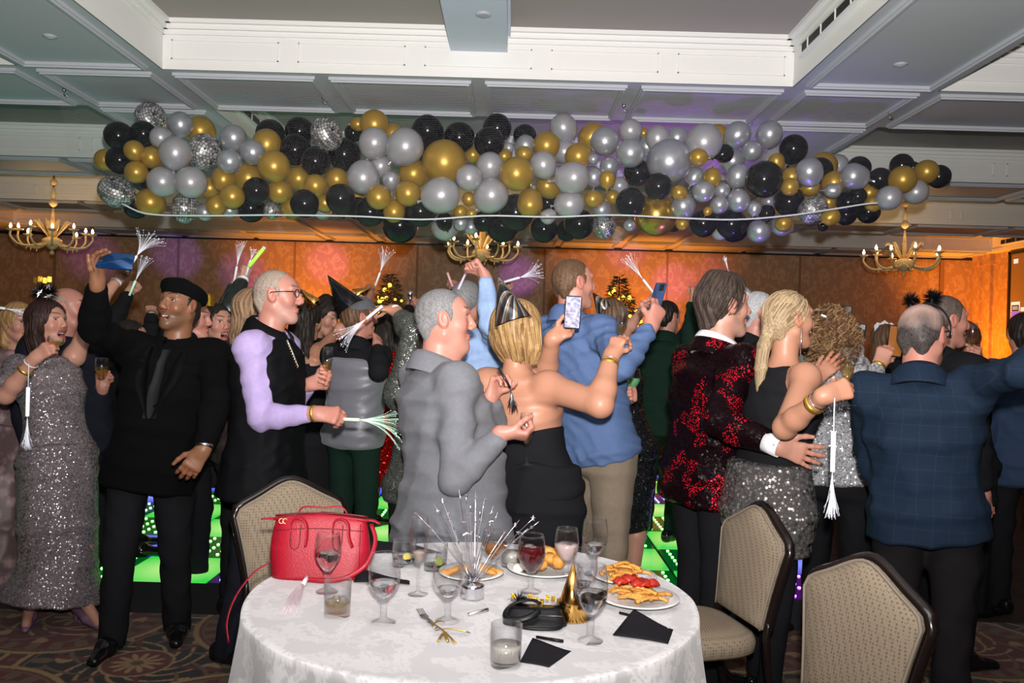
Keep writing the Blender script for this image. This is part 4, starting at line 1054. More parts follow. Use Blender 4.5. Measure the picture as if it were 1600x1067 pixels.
# napkins
M_napkin = mat('black_paper_napkin', (0.012, 0.012, 0.015), 0.85, spec=0.15, bump=0.3, bscale=400)
def napkin(corners, label, fold=False, lift=0.004):
    P = [on_table(*c) for c in corners]; b = MB(); n = 9; V = []
    for j in range(n):
        for i in range(n):
            u, v = i / (n - 1), j / (n - 1)
            q = (1 - u) * (1 - v) * P[0] + u * (1 - v) * P[1] + u * v * P[2] + (1 - u) * v * P[3]
            V.append(q + np.array((0, 0, lift * (1 + 1.2 * math.sin(3 * u + 2 * v)) * (0.3 + v * 0.6) + 0.001)))
    V2 = [q - np.array((0, 0, 0.0012)) for q in V]
    f = [(j * n + i, j * n + i + 1, (j + 1) * n + i + 1, (j + 1) * n + i) for j in range(n - 1) for i in range(n - 1)]
    f2 = [tuple(k + n * n for k in q[::-1]) for q in f]
    b.add(V + V2, f + f2)
    rim = [(i) for i in range(n)] + [j * n + n - 1 for j in range(1, n)] + [(n - 1) * n + i for i in range(n - 2, -1, -1)] + [j * n for j in range(n - 2, 0, -1)]
    b.f += [(rim[k], rim[k] + n * n, rim[(k + 1) % len(rim)] + n * n, rim[(k + 1) % len(rim)]) for k in range(len(rim))]; b.mi += [0] * len(rim)
    o = b.build('napkin', M_napkin, origin=P[0]); tag(o, label, 'napkin', 'black paper napkins')
    return o
napkin(((812, 1036), (858, 1044), (893, 1018), (832, 1002)), 'black paper napkin next to the front rocks glass')
napkin(((957, 994), (1044, 1008), (1052, 984), (990, 960)), 'black paper napkin near the right table edge', lift=0.007)
napkin(((552, 912), (640, 916), (640, 904), (560, 902)), 'crumpled black napkin behind the water goblet', lift=0.014)
napkin(((570, 866), (690, 866), (640, 848), (575, 852)), 'black napkin at the back edge behind the handbag', lift=0.01)
# fork with gold blowout, marker, streamers
p = on_table(668, 978); fk = thing('fork', 'steel fork lying tangled with a gold tinsel strip', 'cutlery', p)
d = on_table(690, 1000) - p; L = np.linalg.norm(d); d /= L; s = np.array((-d[1], d[0], 0)); up = np.array((0, 0, 1.0)); M_steel = MATS['steel']
st = on_table(655, 958)
for k in range(4):
    o_ = s * (k - 1.5) * 0.0055
    MB().tube([st + o_ + up * 0.012, st + o_ + d * 0.022 + up * 0.009, st + o_ + d * 0.038 + up * 0.006], 0.0012, 5).build('tine', M_steel, fk)
MB().tube([st + d * 0.036 + up * 0.006, st + d * 0.05 + up * 0.005, st + d * 0.066 + up * 0.006, st + d * 0.10 + up * 0.010, st + d * 0.14 + up * 0.005], np.array((0.011, 0.012, 0.006, 0.004, 0.007)), 8, flat=0.25).build('handle', M_steel, fk)
b = MB(); rr = random.Random(2); M_gt = mat('gold_tinsel', (0.80, 0.50, 0.05), 0.2, 1.0)
for (a, c) in (((668, 976), (712, 1008)), ((680, 990), (735, 992)), ((676, 982), (694, 975)), ((690, 995), (700, 1006)), ((684, 1008), (700, 990))):
    A, Cc = on_table(*a), on_table(*c); b.tube(bez(A + up * 0.008, (A + Cc) / 2 + up * 0.022, Cc + up * 0.004, 8), 0.0032, 6, flat=0.25)
tag(b.build('tinsel_streamer', M_gt, origin=p), 'crinkled gold tinsel streamer wrapped round the fork', 'streamer')
def pen(a, b_, label, m, r=0.004):
    A, B = on_table(*a) + up * r, on_table(*b_) + up * r
    o = MB().tube([A, A + (B - A) * 0.5, A + (B - A) * 0.52, B], np.array((r, r, r * 1.15, r * 1.15)), 8).build('party_blower', m, origin=A); tag(o, label, 'party blower')
pen((838, 998), (880, 1005), 'thin black party blower under the clutch strap', M_satin)
pen((968, 960), (1000, 968), 'thin black party blower under the right napkin', M_satin)
pen((732, 963), (762, 956), 'silver foil party blower near the clutch bag', M_tinsel, 0.005)
# fibre wand lying at the left of the table
M_fib = mat('lit_fibre', (0.8, 0.8, 0.85), 0.3, emit=(0.75, 0.78, 0.95), estr=0.22)
M_fibp = mat('pale_fibre', (0.75, 0.6, 0.66), 0.35)
p = on_table(476, 914); wd = thing('fibre_wand', 'fibre optic wand lying with its pale strands by the handbag', 'light wand', p)
MB().tube([on_table(481, 905) + up * 0.012, on_table(474, 918) + up * 0.010], 0.007, 8).build('handle', mat('white_plastic', (0.75, 0.75, 0.77), 0.35), wd)
b = MB(); rr = random.Random(3)
for k in range(40):
    e = on_table(446 + rr.uniform(-6, 18), 952 + rr.uniform(-8, 10)); a = on_table(474, 917) + up * 0.01
    b.tube(bez(a, (a + e) / 2 + up * 0.02 + np.array((rr.uniform(-0.01, 0.012), 0, 0)), e + up * 0.001, 6), 0.0006, 4)
q_ = b.build('fibre_strands', M_fibp, wd); q_['kind'] = 'stuff'

# banquet chairs
def chair(loc, yaw, label, recl=0.16):
    """yaw: direction the sitter faces (0 = +x)"""
    o = thing('banquet_chair', label, 'chair', loc, 'banquet chairs at the table')
    c, s = math.cos(yaw), math.sin(yaw)
    R = np.array(((c, -s, 0), (s, c, 0), (0, 0, 1.0)))              # local x forward, y left
    def T(v): return np.asarray(v, float) @ R.T + np.asarray(loc, float)
    zs = 0.45
    # backrest outline: narrow waist, arched top with a low centre peak
    def outline(k, n=52):
        t = np.linspace(0, 1, n); y, z = [], []
        for q in t:
            if q < 0.3:
                w = q / 0.3; y.append(-(0.175 + 0.055 * w ** 1.3)); z.append(zs + 0.03 + 0.40 * w)
            elif q > 0.7:
                w = (1 - q) / 0.3; y.append(0.175 + 0.055 * w ** 1.3); z.append(zs + 0.03 + 0.40 * w)
            else:
                w = (q - 0.3) / 0.4; yy = -0.23 + 0.46 * w
                y.append(yy); a = abs(yy) / 0.23
                z.append(zs + 0.43 + 0.105 * (1 - a ** 1.5) * (0.62 + 0.38 * math.cos(a * PI)) + 0.065 * math.sqrt(max(0, 1 - a ** 4)))
        y, z = np.array(y), np.array(z)
        cy, cz = 0, zs + 0.26
        z = zs + (z - zs) * 0.76; cz = zs + 0.21
        return cy + (y - cy) * k, cz + (z - cz) * (1 - (1 - k) * 0.5)
    def back_pt(x, y, z):
        h = (z - zs); return T(np.stack([-0.205 - recl * h * 1.05 + 0.30 * h * (h - 0.45) * -0.25 + x, y, z], -1))
    def slab(x0, x1, k0, k1, name, m, bulge=0.0):
        b = MB(); rings = []
        for (x, k) in ((x0, k0), (x0, k0), (x1, k1)): pass
        y0_, z0_ = outline(k0); y1_, z1_ = outline(k1); n = len(y0_)
        A = back_pt(np.full(n, x0), y0_, z0_); B = back_pt(np.full(n, x1), y1_, z1_)
        yc, zc = outline(k1 * 0.86); Cc = back_pt(np.full(n, x1 + bulge), yc, zc)
        yc2, zc2 = outline(k1 * 0.4); D = back_pt(np.full(n, x1 + bulge * 1.4), yc2, zc2)
        ce = back_pt(np.array([x1 + bulge * 1.45]), np.array([0.0]), np.array([zs + 0.26]))
        V = np.vstack([A, B, Cc, D, ce]); f = []
        for r in range(3):
            for i in range(n):
                f.append((r * n + i, r * n + (i + 1) % n, (r + 1) * n + (i + 1) % n, (r + 1) * n + i))
        f += [(3 * n + i, 3 * n + (i + 1) % n, 4 * n) for i in range(n)] + [tuple(range(n - 1, -1, -1))]
        b.add(V, f); return b.build(name, m, o, auto=50)
    slab(-0.008, 0.028, 0.955, 0.955, 'backrest', M_chair_fabric, 0.016)
    slab(-0.010, -0.030, 0.955, 0.955, 'back_panel', M_chair_fabric, -0.008)
    y, z = outline(0.965); MB().tube(back_pt(np.full(len(y), 0.028), y, z), 0.0055, 6).build('piping', M_piping, o)
    y, z = outline(1.0); MB().tube(back_pt(np.full(len(y), -0.004), y, z), 0.019, 8, flat=1.0).build('back_frame', M_frame, o)
    # seat
    b = MB(); n = 36; V = []
    prof = [(0.0, 0.93), (0.012, 0.99), (0.045, 1.0), (0.065, 0.96), (0.078, 0.82), (0.084, 0.5), (0.086, 0.02)]
    for z_, k in prof:
        for i in range(n):
            q = 2 * PI * i / n; cx, sy = math.cos(q), math.sin(q)
            V.append((0.02 + 0.215 * k * math.copysign(abs(cx) ** 0.55, cx), 0.22 * k * math.copysign(abs(sy) ** 0.5, sy) * (1 + 0.05 * cx), zs - 0.06 + z_))
    b.add(T(V), [(j * n + i, j * n + (i + 1) % n, (j + 1) * n + (i + 1) % n, (j + 1) * n + i) for j in range(6) for i in range(n)] + [tuple(range(n - 1, -1, -1)), tuple(6 * n + i for i in range(n))])
    b.build('seat', M_chair_fabric, o)
    for sy in (-1, 1):
        MB().tube(T([(0.205, sy * 0.19, zs - 0.06), (0.21, sy * 0.195, 0.25), (0.215, sy * 0.2, 0.0)]), 0.014, 8).build('leg', M_frame, o)
        bk = back_pt(np.array([0.0]), np.array([sy * 0.178]), np.array([zs + 0.06]))[0]
        MB().tube(spline([bk, T([(-0.20, sy * 0.185, zs - 0.03)])[0], T([(-0.225, sy * 0.195, 0.2)])[0], T([(-0.28, sy * 0.2, 0.0)])[0]], 12), 0.015, 8).build('leg', M_frame, o)
    MB().tube(T([(0.20, -0.19, zs - 0.07), (0.20, 0.19, zs - 0.07)]), 0.010, 6).build('seat_rail', M_frame, o)
    return o
def floor_at(px, Y): return np.array((W(px, 533, Y)[0], Y, 0.0))
chair(np.array((0.83, 2.36, 0)), math.radians(203), 'beige banquet chair at the front right, its whole backrest facing us')
chair(np.array((0.73, 3.20, 0)), math.radians(194), 'beige banquet chair turned side-on at the right of the table')
chair(np.array((-0.80, 3.30, 0)), math.radians(-62), 'beige banquet chair behind the red handbag')
# ------------------------------------------------------------------ organic modelling: fields blended smoothly and skinned as one surface
def _n(v):
    v = np.asarray(v, float); return v / (np.linalg.norm(v) + 1e-12)
class SDF:
    def __init__(s): s.ops = []; s.noise = None
    def cone(s, a, b, ra, rb=None, k=0.02, cut=False):
        a, b = np.asarray(a, float), np.asarray(b, float); rb = ra if rb is None else rb; m = max(ra, rb)
        s.ops.append(('c', (a, b, ra, rb), np.minimum(a, b) - m, np.maximum(a, b) + m, k, cut)); return s
    def ball(s, c, r, k=0.02, cut=False): return s.cone(c, np.asarray(c, float) + 1e-4, r, r, k, cut)
    def eseg(s, a, b, A, B, u, k=0.02, cap=None, n=2.0, cut=False):
        """tube of elliptic section A=(half width, half depth) at a to B at b, width along u"""
        a, b = np.asarray(a, float), np.asarray(b, float); w = b - a; L = np.linalg.norm(w) + 1e-9; w /= L
        u = np.asarray(u, float); u = _n(u - w * u.dot(w)); v = np.cross(w, u); m = max(*A, *B)
        s.ops.append(('e', (a, w, L, u, v, A, B, cap, n), np.minimum(a, b) - m, np.maximum(a, b) + m, k, cut)); return s
    def ell(s, c, axes, radii, k=0.02, cut=False):
        c = np.asarray(c, float); m = max(radii)
        s.ops.append(('l', (c, np.asarray(axes, float), np.asarray(radii, float)), c - m, c + m, k, cut)); return s
    def plane(s, p, nrm, k=0.004):
        """remove everything on the side nrm points to"""
        s.ops.append(('p', (np.asarray(p, float), _n(nrm)), np.full(3, -1e3), np.full(3, 1e3), k, True)); return s
    @staticmethod
    def _d(op, X, Y, Z):
        t, q = op[0], op[1]
        if t == 'c':
            a, b, ra, rb = q; w = b - a; L2 = w.dot(w)
            x, y, z = X - a[0], Y - a[1], Z - a[2]
            h = np.clip((x * w[0] + y * w[1] + z * w[2]) / L2, 0, 1)
            return np.sqrt((x - h * w[0]) ** 2 + (y - h * w[1]) ** 2 + (z - h * w[2]) ** 2) - (ra + h * (rb - ra))
        if t == 'e':
            a, w, L, u, v, A, B, cap, n = q
            x, y, z = X - a[0], Y - a[1], Z - a[2]
            tt = x * w[0] + y * w[1] + z * w[2]; h = np.clip(tt, 0, L); ax = tt - h; h = h / L
            p = x * u[0] + y * u[1] + z * u[2]; r = x * v[0] + y * v[1] + z * v[2]
            ra, rb = A[0] + h * (B[0] - A[0]), A[1] + h * (B[1] - A[1])
            c = np.minimum(ra, rb) if cap is None else cap
            if n == 2.0: k0 = np.sqrt((p / ra) ** 2 + (r / rb) ** 2 + (ax / c) ** 2)
            else: k0 = (np.abs(p / ra) ** n + np.abs(r / rb) ** n + np.abs(ax / c) ** n) ** (1 / n)
            k1 = np.sqrt((p / ra ** 2) ** 2 + (r / rb ** 2) ** 2 + (ax / c ** 2) ** 2) + 1e-6
            if n == 2.0: return k0 * (k0 - 1) / k1
            k2 = np.sqrt((p / ra) ** 2 + (r / rb) ** 2 + (ax / c) ** 2)
            return k2 * (k0 - 1) / k1
        if t == 'l':
            c, R, rad = q; x, y, z = X - c[0], Y - c[1], Z - c[2]
            g = [(x * R[i][0] + y * R[i][1] + z * R[i][2]) / rad[i] for i in range(3)]
            k0 = np.sqrt(g[0] ** 2 + g[1] ** 2 + g[2] ** 2); k1 = np.sqrt(sum((g[i] / rad[i]) ** 2 for i in range(3))) + 1e-6
            return k0 * (k0 - 1) / k1
        p, nr = q
        return -((X - p[0]) * nr[0] + (Y - p[1]) * nr[1] + (Z - p[2]) * nr[2])
    @staticmethod
    def _mix(F, d, k, cut):
        if cut:
            d = -d; h = np.clip(0.5 + 0.5 * (d - F) / k, 0, 1); return F + (d - F) * h + k * h * (1 - h)
        h = np.clip(0.5 + 0.5 * (F - d) / k, 0, 1); return F + (d - F) * h - k * h * (1 - h)
    def at(s, P):
        P = np.asarray(P, float).reshape(-1, 3); F = np.full(len(P), 1.0)
        for op in s.ops: F = s._mix(F, s._d(op, P[:, 0], P[:, 1], P[:, 2]), op[4], op[5])
        return F
    def project(s, P, D, dist=0.4):
        """march points P along D on to the surface"""
        P = np.array(P, float).reshape(-1, 3); D = np.broadcast_to(_n(D) if np.ndim(D) == 1 else D, P.shape)
        for _ in range(28):
            P = P + D * (s.at(P) * 0.8)[:, None]
        return P
    def grid(s, lo, hi, res):
        lo, hi = np.asarray(lo, float), np.asarray(hi, float); n = np.maximum(np.ceil((hi - lo) / res).astype(int) + 1, 3)
        ax = [(lo[i] + np.arange(n[i]) * res).astype(np.float32) for i in range(3)]
        F = np.full(n, 1.0, np.float32)
        for op in s.ops:
            m = op[4] + 3 * res
            i0 = np.maximum(np.floor((op[2] - m - lo) / res).astype(int), 0); i1 = np.minimum(np.ceil((op[3] + m - lo) / res).astype(int) + 1, n)
            if np.any(i1 <= i0): continue
            sl = tuple(slice(a, b) for a, b in zip(i0, i1))
            X = ax[0][sl[0]][:, None, None]; Y = ax[1][sl[1]][None, :, None]; Z = ax[2][sl[2]][None, None, :]
            F[sl] = s._mix(F[sl], s._d(op, X, Y, Z).astype(np.float32), np.float32(op[4]), op[5])
        if s.noise is not None:
            F += s.noise(ax[0][:, None, None], ax[1][None, :, None], ax[2][None, None, :]) * (np.abs(F) < 0.05)
        return F, lo
    def bounds(s, pad=0.02):
        a = [o for o in s.ops if not o[5]]
        return np.min([o[2] for o in a], 0) - pad, np.max([o[3] for o in a], 0) + pad
    def mesh(s, res, lo=None, hi=None):
        if lo is None: lo, hi = s.bounds()
        F, lo = s.grid(lo, hi, res); return surface_net(F, lo, res)

_C8 = [(0, 0, 0), (1, 0, 0), (0, 1, 0), (1, 1, 0), (0, 0, 1), (1, 0, 1), (0, 1, 1), (1, 1, 1)]
_E12 = [(0, 1), (2, 3), (4, 5), (6, 7), (0, 2), (1, 3), (4, 6), (5, 7), (0, 4), (1, 5), (2, 6), (3, 7)]
def surface_net(F, lo, res):
    S = F < 0; nx, ny, nz = F.shape
    cnt = np.zeros((nx - 1, ny - 1, nz - 1), np.int8)
    for a, b, c in _C8: cnt += S[a:nx - 1 + a, b:ny - 1 + b, c:nz - 1 + c]
    act = (cnt > 0) & (cnt < 8); cells = np.argwhere(act)
    if len(cells) == 0: return np.zeros((0, 3)), np.zeros((0, 4), int)
    idx = np.full(cnt.shape, -1, np.int64); idx[act] = np.arange(len(cells))
    V = np.stack([F[cells[:, 0] + a, cells[:, 1] + b, cells[:, 2] + c] for a, b, c in _C8], 1).astype(np.float64)
    P = np.zeros((len(cells), 3)); n = np.zeros(len(cells)); C = np.array(_C8, float)
    for a, b in _E12:
        x = (V[:, a] < 0) != (V[:, b] < 0); t = np.where(x, V[:, a] / np.where(x, V[:, a] - V[:, b], 1), 0)
        P += np.where(x[:, None], C[a] + t[:, None] * (C[b] - C[a]), 0); n += x
    pos = np.asarray(lo) + (cells + P / n[:, None]) * res
    faces = []
    for ax in range(3):
        o1, o2 = (ax + 1) % 3, (ax + 2) % 3
        sl0 = [slice(None)] * 3; sl1 = [slice(None)] * 3; sl0[ax] = slice(0, -1); sl1[ax] = slice(1, None)
        A, B = S[tuple(sl0)], S[tuple(sl1)]
        e = np.argwhere(A != B); 
        ok = (e[:, o1] > 0) & (e[:, o2] > 0) & (e[:, o1] < F.shape[o1] - 1) & (e[:, o2] < F.shape[o2] - 1); e = e[ok]
        q = []
        for d1, d2 in ((1, 1), (0, 1), (0, 0), (1, 0)):
            c = e.copy(); c[:, o1] -= d1; c[:, o2] -= d2; q.append(idx[c[:, 0], c[:, 1], c[:, 2]])
        q = np.stack(q, 1); fl = ~A[e[:, 0], e[:, 1], e[:, 2]]
        q[fl] = q[fl][:, ::-1]; faces.append(q)
    f = np.concatenate(faces); f = f[(f >= 0).all(1)]
    return pos, f
def join(parts):
    vs, fs, n = [], [], 0
    for v, f in parts:
        if len(v) == 0: continue
        vs.append(v); fs.append(f + n); n += len(v)
    return np.concatenate(vs), np.concatenate(fs)

def wrinkles(seed, amp=0.004, lam=0.085, vert=1.6):
    """creases of cloth: warped ridges, longer one way than the other"""
    r = np.random.RandomState(seed); ks = []
    for i in range(4):
        k = r.randn(3); k /= np.linalg.norm(k); k[2] *= vert; ks.append((k * 2 * PI / (lam * (0.7 + 0.6 * r.rand())), r.rand() * 6.28, r.randn(3) * 9))
    def fn(X, Y, Z):
        o = 0
        for k, ph, w in ks:
            o = o + np.abs(np.sin((k[0] * X + k[1] * Y + k[2] * Z + ph + 1.1 * np.sin(w[0] * X + w[1] * Y + w[2] * Z)) * 0.5))
        return ((o / len(ks) - 0.63) * amp * 2.2).astype(np.float32)
    return fn

# ------------------------------------------------------------------ materials for people
def skin_mat(name, rough=0.42):
    if name in MATS: return MATS[name]
    m = mat(name, rough=rough, vcol=True, bump=0.06, bscale=500, spec=0.4); return m
M_skin = skin_mat('skin')
M_eye = mat('eye_ball', rough=0.08, vcol=True)
def hair_mat():
    m = mat('hair_strands', rough=0.5, vcol=True, spec=0.22); return m
M_hair = hair_mat()
def sequin_mat(name, col, dark=(0.02, 0.02, 0.02), scale=120, cover=1.0, rough=0.2, tilt=1.1, patch=None, met=0.9):
    """cloth sewn with little mirrored discs, each tilted its own way"""
    m, N, L, P = new_mat(name)
    tc = N.new('ShaderNodeTexCoord'); vo = N.new('ShaderNodeTexVoronoi'); vo.inputs['Scale'].default_value = scale
    L.new(tc.outputs['Object'], vo.inputs['Vector'])
    sub = N.new('ShaderNodeVectorMath'); sub.operation = 'SUBTRACT'; sub.inputs[1].default_value = (0.5, 0.5, 0.5); L.new(vo.outputs['Color'], sub.inputs[0])
    sc = N.new('ShaderNodeVectorMath'); sc.operation = 'SCALE'; sc.inputs['Scale'].default_value = tilt; L.new(sub.outputs[0], sc.inputs[0])
    ge = N.new('ShaderNodeNewGeometry'); ad = N.new('ShaderNodeVectorMath'); ad.operation = 'ADD'; L.new(ge.outputs['Normal'], ad.inputs[0]); L.new(sc.outputs[0], ad.inputs[1])
    no = N.new('ShaderNodeVectorMath'); no.operation = 'NORMALIZE'; L.new(ad.outputs[0], no.inputs[0]); L.new(no.outputs[0], P.inputs['Normal'])
    mk = N.new('ShaderNodeMath'); mk.operation = 'LESS_THAN'; mk.inputs[1].default_value = 0.36 / 1.0 if cover >= 1 else 0.36; L.new(vo.outputs['Distance'], mk.inputs[0])
    mask = mk.outputs[0]
    if patch is not None:
        nz = N.new('ShaderNodeTexNoise'); nz.inputs['Scale'].default_value = patch; nz.inputs['Detail'].default_value = 2.5; L.new(tc.outputs['Object'], nz.inputs['Vector'])
        gt = N.new('ShaderNodeMath'); gt.operation = 'GREATER_THAN'; gt.inputs[1].default_value = 1 - cover; L.new(nz.outputs['Fac'], gt.inputs[0])
        mu = N.new('ShaderNodeMath'); mu.operation = 'MULTIPLY'; L.new(mask, mu.inputs[0]); L.new(gt.outputs[0], mu.inputs[1]); mask = mu.outputs[0]
    mx = N.new('ShaderNodeMix'); mx.data_type = 'RGBA'; mx.inputs['A'].default_value = (*dark, 1); mx.inputs['B'].default_value = (*col, 1); L.new(mask, mx.inputs['Factor'])
    L.new(mx.outputs['Result'], P.inputs['Base Color'])
    ml = N.new('ShaderNodeMath'); ml.operation = 'MULTIPLY'; ml.inputs[1].default_value = met; L.new(mask, ml.inputs[0]); L.new(ml.outputs[0], P.inputs['Metallic'])
    P.inputs['Roughness'].default_value = rough; P.inputs['Specular IOR Level'].default_value = 0.06
    MATS[name] = m; return m
def check_mat(name, base, line, n=22.0, w=0.06, rough=0.75):
    m, N, L, P = new_mat(name)
    tc = N.new('ShaderNodeTexCoord'); sp = N.new('ShaderNodeSeparateXYZ'); L.new(tc.outputs['Object'], sp.inputs[0]); outs = []
    for k in ('X', 'Z'):
        a = N.new('ShaderNodeMath'); a.operation = 'MULTIPLY'; a.inputs[1].default_value = n; L.new(sp.outputs[k], a.inputs[0])
        f = N.new('ShaderNodeMath'); f.operation = 'FRACT'; L.new(a.outputs[0], f.inputs[0])
        c = N.new('ShaderNodeMath'); c.operation = 'LESS_THAN'; c.inputs[1].default_value = w; L.new(f.outputs[0], c.inputs[0]); outs.append(c.outputs[0])
    mm = N.new('ShaderNodeMath'); mm.operation = 'MAXIMUM'; L.new(outs[0], mm.inputs[0]); L.new(outs[1], mm.inputs[1])
    mx = N.new('ShaderNodeMix'); mx.data_type = 'RGBA'; mx.inputs['A'].default_value = (*base, 1); mx.inputs['B'].default_value = (*line, 1); L.new(mm.outputs[0], mx.inputs['Factor'])
    nz = N.new('ShaderNodeTexNoise'); nz.inputs['Scale'].default_value = 350; L.new(tc.outputs['Object'], nz.inputs['Vector'])
    m2 = N.new('ShaderNodeMix'); m2.data_type = 'RGBA'; m2.blend_type = 'MULTIPLY'; m2.inputs['Factor'].default_value = 0.5; L.new(mx.outputs['Result'], m2.inputs['A']); L.new(nz.outputs['Fac'], m2.inputs['B'])
    L.new(m2.outputs['Result'], P.inputs['Base Color']); P.inputs['Roughness'].default_value = rough; P.inputs['Specular IOR Level'].default_value = 0.15
    MATS[name] = m; return m
def cloth(name, col, rough=0.85, sheen=0.03, bump=0.2, var=0.06, bscale=420):
    if max(col) < 0.03: return mat(name, col, 0.9, spec=0.12, bump=bump, bscale=bscale)
    return mat(name, col, rough, bump=bump, bscale=bscale, var=var, vscale=60, sheen=sheen)

TONES = {'fair': (0.45, 0.225, 0.165), 'pink': (0.46, 0.205, 0.155), 'tan': (0.40, 0.19, 0.115), 'warm': (0.43, 0.205, 0.13), 'brown': (0.21, 0.095, 0.05)}

def ray_at(px, py, c, L, side):
    """point in the direction of (px, py) at distance L from c, on the near ('f') or far ('b') side"""
    o = np.array((0, 0, CAM_H)); d = _n(W(px, py, 1.0) - o); oc = o - c
    b = oc.dot(d); q = b * b - (oc.dot(oc) - L * L)
    t = -b + (0 if q < 0 else math.sqrt(q) * (-1 if side == 'f' else 1))
    return o + d * t

FING = {'fist': (78, 95, 55), 'grip': (52, 62, 35), 'hold': (38, 50, 30), 'relaxed': (18, 26, 16), 'open': (2, 8, 5), 'pinch': (55, 45, 25), 'wrap': (28, 32, 20)}
def add_hand(S, wr, d, palm, side, size, pose, spread=0.0, kk=0.006):
    """five-fingered hand; d: towards the knuckles, palm: out of the palm; side +1 when the thumb lies along d x palm"""
    d = _n(d); n = np.asarray(palm, float); n = _n(n - d * n.dot(d)); s = np.cross(d, n) * side; hl = size
    S.eseg(wr - d * 0.02, wr + d * hl * 0.16, (hl * 0.145, hl * 0.115), (hl * 0.17, hl * 0.10), s, k=0.012)
    S.eseg(wr + d * hl * 0.10, wr + d * hl * 0.46, (hl * 0.175, hl * 0.095), (hl * 0.225, hl * 0.075), s, k=0.012, n=2.4)
    S.ell(wr + d * hl * 0.2 + s * hl * 0.13 + n * hl * 0.05, (d, s, n), (hl * 0.16, hl * 0.09, hl * 0.08), k=0.010)
    a = [math.radians(q) for q in FING[pose]]
    for i, (off, ln, r) in enumerate(((0.165, 0.43, 0.050), (0.055, 0.47, 0.052), (-0.055, 0.44, 0.049), (-0.155, 0.35, 0.043))):
        p = wr + d * hl * (0.475 - 0.03 * abs(i - 1.2)) + s * hl * off; ang = 0.0; r0 = r * hl
        fan = (off / 0.165) * spread
        dd = _n(d + s * fan); w = a[0] * (1 + (0.08 * (i - 1.0) if pose in ('hold', 'relaxed', 'wrap') else 0))
        for k, (fr, cur) in enumerate(((0.46, w), (0.30, a[1]), (0.24, a[2]))):
            ang += cur; v = dd * math.cos(ang) + n * math.sin(ang); q = p + v * ln * hl * fr
            S.cone(p, q, r0 * (1.04 - 0.06 * k), r0 * (0.96 - 0.08 * k), k=kk if k else kk * 1.5); p = q
    p = wr + d * hl * 0.16 + s * hl * 0.13 + n * hl * 0.03
    if pose in ('fist',): segs = ((d * 0.72 + s * 0.45 + n * 0.45, 0.22), (d * 0.55 - s * 0.25 + n * 0.75, 0.17), (d * 0.2 - s * 0.9 + n * 0.3, 0.13))
    elif pose in ('grip', 'hold', 'pinch'): segs = ((d * 0.62 + s * 0.50 + n * 0.60, 0.23), (d * 0.72 + s * 0.05 + n * 0.7, 0.18), (d * 0.75 - s * 0.30 + n * 0.55, 0.14))
    else: segs = ((d * 0.70 + s * 0.65 + n * 0.30, 0.23), (d * 0.90 + s * 0.35 + n * 0.15, 0.18), (d * 0.97 + s * 0.2 + n * 0.1, 0.14))
    for k, (v, l) in enumerate(segs):
        q = p + _n(v) * l * hl; S.cone(p, q, hl * (0.068 - 0.009 * k), hl * (0.060 - 0.008 * k), k=kk * 1.4); p = q

